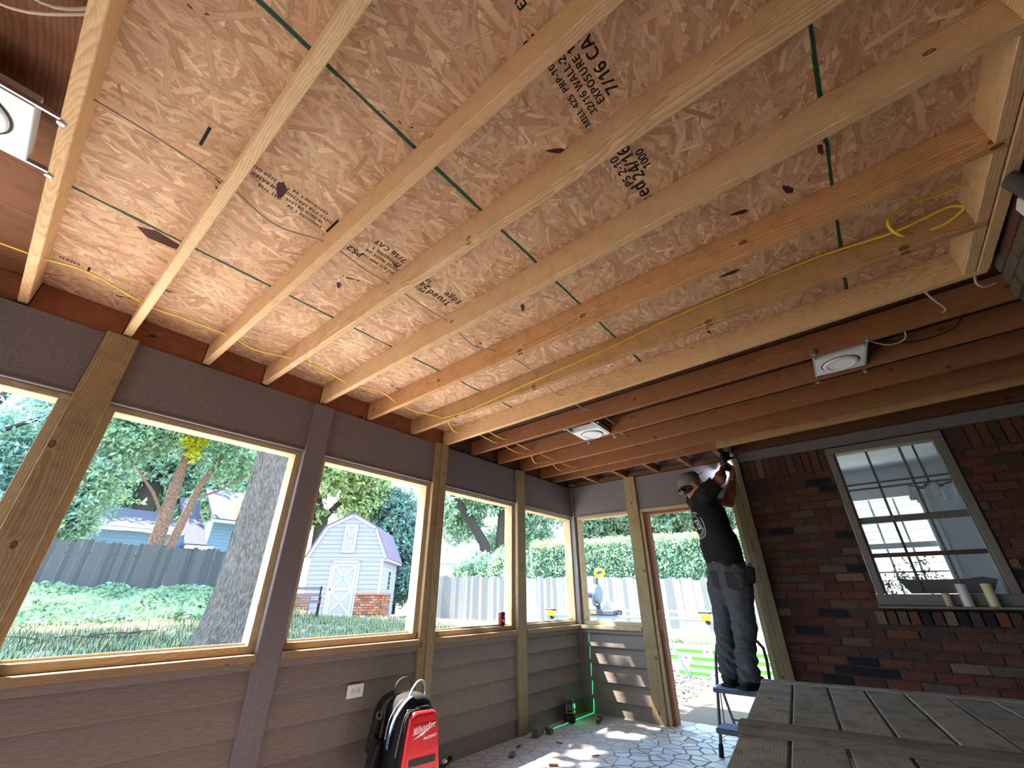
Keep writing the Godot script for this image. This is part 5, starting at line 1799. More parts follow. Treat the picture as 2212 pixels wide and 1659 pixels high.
	for i in 13:
		var a := PI * i / 12
		outline.append(Vector2(cos(a) * 0.085, 0.085 + sin(a) * 0.095))
	outline.append(Vector2(-0.07, 0.06))
	outline.append(Vector2(0.0, 0.085))
	outline.append(Vector2(0.07, 0.06))
	bill.prism(outline, 0.006, Transform3D(Basis(side, (fwd + up * 0.16).normalized(), side.cross((fwd + up * 0.16).normalized())), head + up * 0.03 - base))
	obj("bill", bill, M.rubber, cap)
	var panel := MB.new()
	panel.ball(head + up * 0.058 + fwd * 0.060 - base, Vector3(0.064, 0.064, 0.064), 14)
	obj("front_panel", panel, mat(Color(0.13, 0.13, 0.13), 0.9), cap)
	var button := MB.new()
	button.ball(head + up * 0.132 + fwd * 0.008 - base, Vector3(0.008, 0.006, 0.008), 8)
	obj("button", button, cap_m, cap)
	# red-framed glasses hung on the back of the cap
	var gl := Node3D.new()
	gl.name = "sunglasses"
	p.add_child(gl)
	gl.set_meta("label", "red-framed dark glasses worn on the back of the head")
	var red := mat(Color(0.62, 0.16, 0.12), 0.4)
	for s in [-1.0, 1.0]:
		var arm := MB.new()
		arm.tube([head - fwd * 0.108 + side * 0.062 * s - up * 0.005 - base, head - fwd * 0.06 + side * 0.098 * s - up * 0.020 - base, head + fwd * 0.02 + side * 0.105 * s - up * 0.045 - base], [0.0032], 6)
		obj("temple_arm", arm, red, gl)
		var lens := MB.new()
		lens.ball(head - fwd * 0.116 + side * 0.032 * s - up * 0.012 - base, Vector3(0.030, 0.020, 0.030), 12)
		obj("lens", lens, M.black_gloss, gl)
	var hair := MB.new()
	hair.ball(head - fwd * 0.030 - up * 0.030 - base, Vector3(0.088, 0.062, 0.088), 16)
	obj("hair", hair, mat(Color(0.10, 0.07, 0.05), 0.9), p)
	var band := MB.new()
	var wd := (wr_l - el_l).normalized()
	var bx := wd.cross(Vector3.UP).normalized()
	for i in 1:
		band.lathe([Vector2(0.033, -0.008), Vector2(0.036, -0.006), Vector2(0.036, 0.006), Vector2(0.033, 0.008)], 18, Transform3D(Basis(bx, wd, bx.cross(wd)), wr_l - wd * 0.03 - base))
	obj("bracelet", band, mat(Color(0.75, 0.66, 0.60), 0.4), p)
	# belt pouch with a clip
	var po := MB.new()
	po.box(Vector3(-0.035, -0.07, -0.05), Vector3(0.035, 0.06, 0.05), 0.012)
	var pouch := obj("belt_pouch", po, M.rubber, p)
	pouch.position = Vector3(-0.868, 1.275, -4.30) - base
	pouch.rotation = Vector3(0.1, 0.3, -0.15)
	var ph := MB.new()
	ph.box(Vector3(-0.02, 0.045, -0.03), Vector3(0.02, 0.085, 0.0), 0.006)
	ph.tube([Vector3(0.03, -0.05, 0.03), Vector3(0.042, -0.09, 0.03), Vector3(0.036, -0.125, 0.03)], [0.004], 6)
	obj("pouch_tools", ph, M.steel, pouch)
	# the cordless tool in his hands
	var t := thing("cordless_driver", "dark cordless driver held up against the ceiling by the worker", "power tool", grip)
	var ax := Basis.from_euler(Vector3(-0.30, 0.55, 0.16))
	var hd := MB.new()
	hd.box(Vector3(-0.022, -0.055, -0.026), Vector3(0.022, 0.045, 0.026), 0.010, Vector2.ZERO, Vector2.ONE, Transform3D(ax, Vector3.ZERO))
	obj("handle", hd, M.rubber, t)
	var mt := MB.new()
	mt.box(Vector3(-0.036, 0.04, -0.040), Vector3(0.036, 0.105, 0.075), 0.014, Vector2.ZERO, Vector2.ONE, Transform3D(ax, Vector3.ZERO))
	obj("motor_housing", mt, mat(Color(0.17, 0.18, 0.17), 0.6), t)
	var bt := MB.new()
	bt.box(Vector3(-0.038, 0.028, 0.045), Vector3(0.038, 0.112, 0.095), 0.008, Vector2.ZERO, Vector2.ONE, Transform3D(ax, Vector3.ZERO))
	obj("battery", bt, M.black, t)
	var ck := MB.new()
	ck.tube([ax * Vector3(0, 0.074, -0.03), ax * Vector3(0, 0.074, -0.085), ax * Vector3(0, 0.074, -0.12)], [0.022, 0.016, 0.006], 12)
	obj("chuck", ck, M.steel, t)
	var lp := MB.new()
	lp.ball(ax * Vector3(0, 0.05, -0.045), Vector3(0.008, 0.008, 0.008), 8)
	var glow := mat(Color(1, 1, 1), 0.4)
	glow.emission_enabled = true
	glow.emission = Color(0.85, 0.9, 1.0)
	glow.emission_energy_multiplier = 2.0
	obj("work_light", lp, glow, t)
	var sl := SpotLight3D.new()
	sl.name = "work_light_beam"
	t.add_child(sl)
	sl.position = ax * Vector3(0, 0.05, -0.06)
	sl.rotation = Vector3(0.1, 0.35, 0)
	sl.spot_angle = 50.0
	sl.spot_range = 4.0
	sl.spot_attenuation = 2.0
	sl.light_energy = 0.25
	sl.light_color = Color(0.86, 0.90, 1.0)
	sl.shadow_enabled = true

# ---------------------------------------------------------------- step ladder
func build_ladder() -> void:
	var base := Vector3(-1.15, 0.0, -4.30)
	var l := thing("step_ladder", "folding two-step ladder with a hoop rail, standing in the doorway", "step ladder", base)
	var frame := mat(Color(0.36, 0.34, 0.36), 0.45, 0.3)
	var rail := MB.new()
	rail.tube([Vector3(-0.205, 0.012, 0.088), Vector3(-0.205, 0.43, -0.13), Vector3(-0.203, 0.62, -0.23), Vector3(-0.190, 0.71, -0.275), Vector3(-0.15, 0.755, -0.297), Vector3(-0.09, 0.77, -0.303), Vector3(0.09, 0.77, -0.303), Vector3(0.15, 0.755, -0.297), Vector3(0.190, 0.71, -0.275), Vector3(0.203, 0.62, -0.23), Vector3(0.205, 0.43, -0.13), Vector3(0.205, 0.012, 0.088)], [0.0125], 12)
	obj("front_frame", rail, frame, l)
	for s in [-1.0, 1.0]:
		var foot := MB.new()
		foot.tube([Vector3(0.205 * s, 0.0, 0.09), Vector3(0.205 * s, 0.075, 0.055)], [0.019, 0.017], 12)
		obj("rubber_foot", foot, M.rubber, l)
		var leg := MB.new()
		leg.tube([Vector3(0.185 * s, 0.425, -0.16), Vector3(0.20 * s, 0.20, -0.34), Vector3(0.21 * s, 0.0, -0.50)], [0.011], 10)
		obj("rear_leg", leg, frame, l)
		var strut := MB.new()
		strut.tube([Vector3(0.165 * s, 0.425, -0.05), Vector3(0.17 * s, 0.20, -0.02)], [0.005], 6)
		obj("strut", strut, mat(Color(0.32, 0.42, 0.60), 0.4), l)
		var br := MB.new()
		br.box(Vector3(0.18 * s - 0.012, 0.405, -0.16), Vector3(0.18 * s + 0.012, 0.443, 0.045), 0.003)
		obj("bracket", br, M.galv, l)
	var bar := MB.new()
	bar.tube([Vector3(-0.205, 0.16, -0.37), Vector3(0.205, 0.16, -0.37)], [0.008], 8)
	obj("rear_bar", bar, frame, l)
	for e in [[0.415, 0.447, -0.24, 0.10, 0.178], [0.165, 0.205, -0.02, 0.17, 0.188]]:
		var st := MB.new()
		st.box(Vector3(-e[4], e[0], e[2]), Vector3(e[4], e[1] - 0.004, e[3]), 0.008)
		var step := obj("step", st, mat(Color(0.30, 0.31, 0.34), 0.5), l)
		var tr := MB.new()
		for i in 8:
			var z: float = lerpf(e[2] + 0.015, e[3] - 0.012, i / 7.0)
			tr.box(Vector3(-e[4] + 0.012, e[1] - 0.005, z - 0.005), Vector3(e[4] - 0.012, e[1], z + 0.005), 0.001)
		obj("ribbed_tread", tr, mat(Color(0.44, 0.56, 0.76), 0.5), step)

# ---------------------------------------------------------------- recessed lights
func build_lights() -> void:
	var lens_m := mat(Color(0.90, 0.88, 0.92), 0.5)
	lens_m.emission_enabled = true
	lens_m.emission = Color(1.0, 0.96, 0.92)
	lens_m.emission_energy_multiplier = 0.02
	var spots := [[Vector3(-1.66, 2.412, -3.19), 0.26, -2.915, -3.375, "small square recessed light between dark joists near the far window corner"], [Vector3(0.19, 2.412, -3.045), 0.25, -2.80, -3.27, "recessed light on galvanized hanger flaps near the brick wall"], [Vector3(-1.70, 2.412, 0.49), 0.27, 0.69, 0.29, "large recessed light cut off at the upper left edge"]]
	for k in 3:
		var e: Array = spots[k]
		var at: Vector3 = e[0]
		var t := thing("recessed_light", e[4], "ceiling light", at, [0.03, 0.05, 0.0][k], "recessed lights between the joists")
		var h: float = e[1] / 2
		var pan := MB.new()
		pan.box(Vector3(-h, 0, -h), Vector3(h, 0.004, h), 0.001)
		for s in [-1.0, 1.0]:
			pan.box(Vector3(-h, 0.004, s * h - 0.001), Vector3(h, 0.05, s * h + 0.001), 0.0)
			pan.box(Vector3(s * h - 0.001, 0.004, -h), Vector3(s * h + 0.001, 0.05, h), 0.0)
		obj("mounting_plate", pan, mat(Color(0.90, 0.92, 0.95), 0.45), t)
		var ring := MB.new()
		ring.lathe([Vector2(0.066, -0.006), Vector2(0.072, -0.012), Vector2(0.088, -0.010), Vector2(0.093, -0.004), Vector2(0.093, 0.0), Vector2(0.066, 0.0)], 36, Transform3D(Basis.IDENTITY, Vector3(0, -0.001, 0)))
		obj("trim_ring", ring, M.white_plastic, t)
		var gap := MB.new()
		gap.lathe([Vector2(0.093, -0.0015), Vector2(0.100, -0.0015), Vector2(0.100, 0.0), Vector2(0.093, 0.0)], 36)
		obj("painted_shade_ring", gap, M.black, t)  # solid black ring painted in for shade round the trim
		var lens := MB.new()
		lens.lathe([Vector2(0.0, -0.0075), Vector2(0.066, -0.0070), Vector2(0.067, 0.0)], 36)
		obj("lens", lens, lens_m, t)
		for s in [-1.0, 1.0]:
			var bar := MB.new()
			var x: float = s * (h + 0.006)
			bar.box(Vector3(x - 0.005, 0.004, e[3] - at.z), Vector3(x + 0.005, 0.020, e[2] - at.z), 0.001)
			obj("hanger_bar", bar, M.galv, t)
			for z in [e[2] - at.z - 0.006, e[3] - at.z + 0.006]:
				var tab := MB.new()
				tab.box(Vector3(x - 0.014, -0.005, z - 0.004), Vector3(x + 0.014, 0.03, z + 0.004), 0.001)
				tab.lathe([Vector2(0.0, 0.008), Vector2(0.010, 0.006), Vector2(0.011, 0.0)], 10, Transform3D(Basis(Vector3.RIGHT, PI), Vector3(x, -0.005, z)))
				obj("hanger_screw", tab, M.galv, t)
		if k == 1:
			for s in [-1.0, 1.0]:
				var flap := MB.new()
				flap.prism(PackedVector2Array([Vector2(-0.09, 0.0), Vector2(0.09, 0.0), Vector2(0.06, 0.085), Vector2(-0.07, 0.085)]), 0.003, Transform3D(Basis(Vector3.UP, PI / 2 + 0.25 * s) * Basis(Vector3.RIGHT, 0.35 * s), Vector3(s * 0.115, 0.03, 0.03)))
				obj("hanger_flap", flap, M.galv, t)
			var jb := MB.new()
			jb.box(Vector3(-0.06, 0.02, -0.09), Vector3(0.06, 0.085, -0.01), 0.006)
			obj("junction_box", jb, M.galv, t)
			var lp := MB.new()
			lp.tube([Vector3(-0.09, 0.02, 0.10), Vector3(-0.04, 0.01, 0.12), Vector3(-0.015, 0.02, 0.11), Vector3(0.0, 0.05, 0.10), Vector3(0.012, 0.03, 0.105), Vector3(0.0, 0.012, 0.11)], [0.0035], 6)
			obj("lead_wire", lp, M.wire_white, t)

# ---------------------------------------------------------------- cables
func smooth_line(p: Array, per := 6) -> Array:
	var c := Curve3D.new()
	for i in p.size():
		var t: Vector3 = (p[mini(i + 1, p.size() - 1)] - p[maxi(i - 1, 0)]) / 6.0
		c.add_point(p[i], -t, t)
	var out: Array = []
	for i in p.size() - 1:
		for k in per:
			out.append(c.sample(i, float(k) / per))
	out.append(p[-1])
	return out

func cable(called: String, label: String, cat: String, p: Array, r: float, m: Material, group := "") -> void:
	var b := MB.new()
	b.tube(smooth_line(p), [r], 8, true, 0.6)
	tag(obj(called, b, m), label, cat, group)

func build_wires() -> void:
	var zs := [0.66, 0.263, -0.142, -0.536, -0.892, -1.312, -1.723, -2.168, -2.566, -2.961, -3.379, -3.784, -4.192]
	var p: Array = [Vector3(-2.50, 2.44, 0.9)]
	for i in zs.size() - 1:
		p.append(Vector3(-2.53 + 0.03 * sin(i * 2.0), 2.452, zs[i] + 0.018))
		var sag := 0.012 if i < 7 else 0.062
		p.append(Vector3(-2.50 + 0.06 * sin(i * 1.7), 2.452 - sag, (zs[i] + zs[i + 1]) / 2 + 0.05))
	p.append(Vector3(-2.5, 2.46, -4.17))
	cable("yellow_cable", "yellow flat cable threaded through the joists above the window wall", "cable", p, 0.0062, M.wire_yellow)
	p = [Vector3(-2.44, 2.45, -2.58)]
	for i in range(8, 12):
		p.append(Vector3(-2.44 + 0.02 * sin(i), 2.46, zs[i] + 0.018))
		p.append(Vector3(-2.36, 2.405, (zs[i] + zs[mini(i + 1, 12)]) / 2 + 0.04))
	p.append(Vector3(-2.40, 2.46, -4.17))
	cable("yellow_cable", "second yellow cable sagging in loops below the dark joists", "cable", p, 0.0055, M.wire_yellow)
	cable("yellow_cable", "long yellow cable along the side of the stained joist, ending in a coil", "cable", [Vector3(-2.52, 2.452, -2.125), Vector3(-2.2, 2.425, -2.115), Vector3(-1.55, 2.462, -2.098), Vector3(-0.97, 2.488, -2.082), Vector3(-0.58, 2.520, -2.072), Vector3(-0.13, 2.538, -2.060), Vector3(0.20, 2.536, -2.045), Vector3(0.44, 2.475, -1.99), Vector3(0.545, 2.455, -1.95), Vector3(0.62, 2.452, -1.93), Vector3(0.655, 2.425, -1.935), Vector3(0.60, 2.405, -1.96), Vector3(0.555, 2.410, -1.97)], 0.0065, M.wire_yellow)
	cable("yellow_cable", "yellow cable loop running into the drilled end block", "cable", [Vector3(0.505, 2.425, -1.965), Vector3(0.47, 2.41, -1.94), Vector3(0.445, 2.44, -1.915), Vector3(0.445, 2.475, -1.90), Vector3(0.47, 2.50, -1.90), Vector3(0.53, 2.515, -1.90), Vector3(0.60, 2.505, -1.90), Vector3(0.70, 2.498, -1.90)], 0.0065, M.wire_yellow)
	p = [Vector3(-1.49, 2.51, 0.28)]
	for i in range(1, 11):
		p.append(Vector3(-1.485 - 0.012 * (i % 3), 2.505, zs[i] + 0.018))
		p.append(Vector3(-1.49 + 0.045 * sin(i * 2.3), 2.482 - 0.012 * (i % 2), (zs[i] + zs[i + 1]) / 2 + 0.02))
	p.append(Vector3(-1.52, 2.49, -3.18))
	cable("white_cable", "thin white cable threaded along the middle of the joists", "cable", p, 0.0040, M.wire_white)
	cable("white_cable", "white cable hanging in a bow at the upper left corner", "cable", [Vector3(-1.2, 2.545, 0.30), Vector3(-1.28, 2.50, 0.40), Vector3(-1.22, 2.47, 0.55), Vector3(-1.0, 2.50, 0.70), Vector3(-0.8, 2.54, 0.80)], 0.005, M.wire_white)
	cable("white_cable", "second white cable beside the light at the upper left corner", "cable", [Vector3(-1.22, 2.54, 0.30), Vector3(-1.36, 2.50, 0.45), Vector3(-1.36, 2.48, 0.62), Vector3(-1.30, 2.50, 0.85)], 0.0045, M.wire_white)
	cable("white_cable", "white cable loop beside the recessed light by the brick wall", "cable", [Vector3(0.28, 2.50, -2.90), Vector3(0.36, 2.455, -2.95), Vector3(0.44, 2.435, -3.02), Vector3(0.51, 2.44, -3.0), Vector3(0.505, 2.48, -2.92), Vector3(0.44, 2.52, -2.88)], 0.005, M.wire_white)
	cable("black_cable", "dark cable loop in the shadow right of the same light", "cable", [Vector3(0.42, 2.46, -3.0), Vector3(0.56, 2.44, -3.08), Vector3(0.72, 2.45, -3.06), Vector3(0.76, 2.50, -2.98), Vector3(0.66, 2.54, -2.92)], 0.005, M.black)
	cable("white_cable", "short white cable tail poking below the last pale joist", "cable", [Vector3(0.565, 2.46, -2.50), Vector3(0.60, 2.42, -2.58), Vector3(0.645, 2.40, -2.68), Vector3(0.65, 2.42, -2.76)], 0.005, M.wire_white)
	cable("white_cable", "white cable hook beside the brick corner", "cable", [Vector3(0.74, 2.43, -2.47), Vector3(0.742, 2.402, -2.52), Vector3(0.77, 2.392, -2.56), Vector3(0.81, 2.40, -2.57)], 0.005, M.wire_white)

# ---------------------------------------------------------------- table
func build_table() -> void:
	var at := Vector3(-0.645, 0.0, -2.865)
	var t := thing("plank_table", "grey weathered plank table with cross battens in the right foreground", "table", at, 0.132)
	var h := 0.72
	var wd := 1.11
	var ln := 2.05
	var u := 0.0
	var k := 0
	var w := 0.142
	while u < wd - 0.02:
		var b := MB.new()
		var jig := rng.randf_range(-0.0015, 0.0015)
		b.box(Vector3(u + 0.0035, h - 0.028 + jig, 0.082), Vector3(minf(u + w, wd) - 0.0035, h + jig, ln), 0.004, Vector2(rng.randf(), rng.randf()))
		obj("plank", b, [M.weathered, M.weathered_b][k % 2], t)
		u += w
		w = 0.140
		k += 1
	one_box("end_batten", Vector3(0, h - 0.03, 0.0), Vector3(wd, h + 0.002, 0.079), M.weathered, t, 0.005)
	var mid := MB.new()
	mid.prism(PackedVector2Array([Vector2(0, 0), Vector2(0.15, 0), Vector2(0.13, 0.016), Vector2(0.085, 0.020), Vector2(0.02, 0.016)]), wd, Transform3D(Basis(Vector3(0, 0, 1), Vector3(0, 1, 0), Vector3(1, 0, 0)), Vector3(0, h, 0.99)), 1.0)
	for i in mid.uv.size():
		mid.uv[i] = Vector2(mid.v[i].z * 3.3, mid.v[i].x * 0.5)
	obj("cross_batten", mid, M.weathered_brown, t)
	for e in [[0.03, 0.12], [wd - 0.12, 0.12], [0.03, ln - 0.12], [wd - 0.12, ln - 0.12]]:
		one_box("leg", Vector3(e[0], 0, e[1] - 0.045), Vector3(e[0] + 0.09, h - 0.03, e[1] + 0.045), M.weathered_b, t, 0.004)
	one_box("apron", Vector3(0.03, h - 0.13, 0.09), Vector3(wd - 0.03, h - 0.03, 0.12), M.weathered_b, t)
	one_box("apron", Vector3(0.035, h - 0.13, 0.12), Vector3(0.065, h - 0.03, ln - 0.1), M.weathered_b, t)

# ---------------------------------------------------------------- backpack
func rounded(w0: float, w1: float, h: float, r0: float, r1: float) -> PackedVector2Array:
	# foot width w0, top width w1, standing on y = 0, with rounded corners
	var p := PackedVector2Array()
	for e in [[Vector2(w0 / 2 - r0, r0), r0, -PI / 2], [Vector2(w1 / 2 - r1, h - r1), r1, 0.0], [Vector2(-w1 / 2 + r1, h - r1), r1, PI / 2], [Vector2(-w0 / 2 + r0, r0), r0, PI]]:
		for i in 7:
			var a: float = e[2] + PI / 2 * i / 6
			p.append(e[0] + Vector2(cos(a), sin(a)) * e[1])
	return p

func pillow(outline: PackedVector2Array, deep: float, edge: float, b: MB, xf := Transform3D.IDENTITY) -> void:
	# a slab with that outline, its front edge rolled over
	var steps := 5
	var c := Vector2.ZERO
	for q in outline:
		c += q
	c /= outline.size()
	var loops: Array = []
	for s in steps + 1:
		var a := PI / 2 * s / steps
		var l: Array = []
		for q in outline:
			var d := q - c
			var inset := edge * (1.0 - cos(a))
			var k := 1.0 - inset / maxf(d.length(), 0.001)
			l.append(Vector3(c.x + d.x * k, c.y + d.y * k, deep - edge + edge * sin(a)))
		loops.append(l)
	var back: Array = []
	for q in outline:
		back.append(Vector3(q.x, q.y, 0))
	loops.push_front(back)
	var n := outline.size()
	var nor := func(li: int, i: int) -> Vector3:
		var s := maxi(li - 1, 0)
		var a := PI / 2 * s / steps
		var d: Vector2 = (outline[(i + 1) % n] - outline[(i - 1 + n) % n]).normalized()
		return (xf.basis * Vector3(d.y * cos(a), -d.x * cos(a), sin(a))).normalized()
	for li in loops.size() - 1:
		for i in n:
			var j := (i + 1) % n
			b.tri(xf * loops[li][i], xf * loops[li][j], xf * loops[li + 1][j], nor.call(li, i), nor.call(li, j), nor.call(li + 1, j), Vector2.ZERO, Vector2.ZERO, Vector2.ZERO)
			b.tri(xf * loops[li][i], xf * loops[li + 1][j], xf * loops[li + 1][i], nor.call(li, i), nor.call(li + 1, j), nor.call(li + 1, i), Vector2.ZERO, Vector2.ZERO, Vector2.ZERO)
	var top: Array = loops[-1]
	var cc := xf * Vector3(c.x, c.y, deep)
	var nn := xf.basis * Vector3(0, 0, 1)
	for i in n:
		b.tri(cc, xf * top[i], xf * top[(i + 1) % n], nn, nn, nn, Vector2.ZERO, Vector2.ZERO, Vector2.ZERO)

func build_backpack() -> void:
	var t := thing("tool_backpack", "black and red tool backpack with blue-grey carry loop leaning by the siding", "backpack", Vector3(-2.63, 0.0, -2.19), 1.41)
	var cloth := triplanar(textured(Color(0.055, 0.058, 0.07), noise_tex(81, 0.2, Color(0.6, 0.6, 0.6), Color(1, 1, 1), 128), 0.85), 6.0, false)
	var red := mat(Color(0.74, 0.045, 0.10), 0.38)
	red.clearcoat_enabled = true
	red.clearcoat = 0.3
	var b := MB.new()
	pillow(rounded(0.33, 0.25, 0.535, 0.03, 0.10), 0.15, 0.05, b, Transform3D(Basis.IDENTITY, Vector3(0, 0, -0.08)))
	pillow(rounded(0.33, 0.26, 0.53, 0.03, 0.10), 0.05, 0.03, b, Transform3D(Basis(Vector3.UP, PI), Vector3(0, 0, -0.08)))
	obj("body", b, cloth, t)
	var g := MB.new()
	pillow(rounded(0.325, 0.225, 0.475, 0.03, 0.07), 0.05, 0.02, g, Transform3D(Basis.IDENTITY, Vector3(0.012, 0, 0.06)))
	obj("front_panel", g, cloth, t)
	var s := MB.new()
	pillow(rounded(0.30, 0.205, 0.455, 0.03, 0.05), 0.045, 0.028, s, Transform3D(Basis.IDENTITY, Vector3(0.018, 0.004, 0.095)))
	var shell := obj("red_shell", s, red, t)
	for e in [[0.20, 0.235], [0.135, 0.17], [0.07, 0.105]]:
		var v := MB.new()
		v.prism(rounded(0.185, 0.185, e[1] - e[0], 0.006, 0.006), 0.004, Transform3D(Basis.IDENTITY, Vector3(0.018, e[0], 0.1375)))
		obj("vent_slot", v, M.black, shell)
	var ridge := MB.new()
	pillow(rounded(0.20, 0.17, 0.15, 0.01, 0.01), 0.008, 0.006, ridge, Transform3D(Basis.IDENTITY, Vector3(0.018, 0.25, 0.135)))
	obj("raised_panel", ridge, red, shell)
	var white := mat(Color(0.88, 0.86, 0.86), 0.6)
	var tilt := Basis(Vector3(cos(0.16), sin(0.16), 0), Vector3(-sin(0.16) + 0.30, cos(0.16), 0), Vector3(0, 0, 1))
	letters("Milwaukee", 0.026, 0.001, white, shell, Transform3D(tilt.scaled_local(Vector3(0.78, 1.25, 1)), Vector3(0.016, 0.375, 0.1435)), "script_lettering", "Droid Serif", true)
	letters("PACKOUT", 0.0145, 0.001, white, shell, Transform3D(Basis(Vector3(1, 0.10, 0), Vector3(0.18, 1, 0), Vector3(0, 0, 1)), Vector3(0.060, 0.326, 0.1435)), "small_lettering", "Droid Sans", true)
	var bolt := MB.new()
	bolt.prism(PackedVector2Array([Vector2(-0.066, 0.326), Vector2(-0.016, 0.347), Vector2(-0.020, 0.350), Vector2(0.066, 0.372), Vector2(0.010, 0.347), Vector2(0.014, 0.344)]), 0.001, Transform3D(Basis.IDENTITY, Vector3(0.004, 0, 0.143)))
	obj("lightning_underline", bolt, white, shell)
	# loops, zips and straps
	var blue := mat(Color(0.50, 0.62, 0.70), 0.7)
	var lp := MB.new()
	lp.tube(smooth_line([Vector3(-0.055, 0.525, 0.045), Vector3(-0.035, 0.568, 0.045), Vector3(0.005, 0.603, 0.04), Vector3(0.045, 0.598, 0.035), Vector3(0.07, 0.555, 0.03), Vector3(0.075, 0.51, 0.03)]), [0.011], 8, true, 0.5)
	obj("carry_loop", lp, blue, t)
	var lb := MB.new()
	lb.tube(smooth_line([Vector3(-0.09, 0.52, -0.10), Vector3(-0.075, 0.585, -0.10), Vector3(-0.02, 0.612, -0.10), Vector3(0.03, 0.58, -0.10), Vector3(0.05, 0.52, -0.10)]), [0.007], 8, true, 0.5)
	obj("rear_loop", lb, mat(Color(0.20, 0.20, 0.20), 0.8), t)
	var st := MB.new()
	st.tube(smooth_line([Vector3(-0.045, 0.528, 0.055), Vector3(-0.09, 0.50, 0.052), Vector3(-0.135, 0.43, 0.035), Vector3(-0.158, 0.34, 0.02), Vector3(-0.162, 0.28, 0.015)]), [0.020], 8, true, 0.3)
	obj("side_strap", st, mat(Color(0.36, 0.46, 0.56), 0.8), t)
	var zp := MB.new()
	zp.tube(smooth_line([Vector3(-0.03, 0.536, 0.02), Vector3(-0.10, 0.50, 0.012), Vector3(-0.15, 0.42, -0.005), Vector3(-0.166, 0.32, -0.012)]), [0.0028], 6)
	obj("white_zip", zp, white, t)
	var zq := MB.new()
	zq.tube(smooth_line([Vector3(-0.07, 0.470, 0.10), Vector3(-0.105, 0.44, 0.10), Vector3(-0.125, 0.36, 0.098), Vector3(-0.145, 0.25, 0.098)]), [0.0035], 6)
	zq.ball(Vector3(-0.082, 0.467, 0.107), Vector3(0.020, 0.008, 0.006), 10)
	obj("zip_pull", zq, M.steel, t)
	# shoulder straps and hip pads, folded round the side
	var pad := MB.new()
	pad.box(Vector3(-0.055, -0.10, -0.018), Vector3(0.055, 0.10, 0.018), 0.014)
	for e in [[Vector3(-0.195, 0.345, -0.10), Vector3(0.1, 0.7, -0.25)], [Vector3(-0.205, 0.225, -0.06), Vector3(-0.1, 0.5, -0.40)]]:
		var o := obj("strap_pad", pad, mat(Color(0.045, 0.047, 0.055), 0.8), t)
		o.position = e[0]
		o.rotation = e[1]
	var sp := MB.new()
	sp.tube(smooth_line([Vector3(-0.08, 0.53, -0.13), Vector3(-0.145, 0.495, -0.14), Vector3(-0.185, 0.42, -0.13), Vector3(-0.20, 0.33, -0.09)]), [0.034], 10, true, 0.4)
	obj("shoulder_strap", sp, cloth, t)
	var sq := MB.new()
	sq.tube(smooth_line([Vector3(-0.20, 0.295, -0.03), Vector3(-0.235, 0.21, -0.02), Vector3(-0.265, 0.13, -0.03), Vector3(-0.23, 0.06, -0.02)]), [0.016], 8, true, 0.4)
	obj("webbing", sq, mat(Color(0.13, 0.12, 0.12), 0.8), t)
	var bk := MB.new()
	bk.lathe([Vector2(0.012, 0), Vector2(0.022, 0.002), Vector2(0.022, 0.008), Vector2(0.012, 0.010)], 16, Transform3D(Basis(Vector3.RIGHT, 1.3), Vector3(-0.20, 0.435, -0.06)))
	obj("buckle_ring", bk, mat(Color(0.30, 0.29, 0.16), 0.5), t)

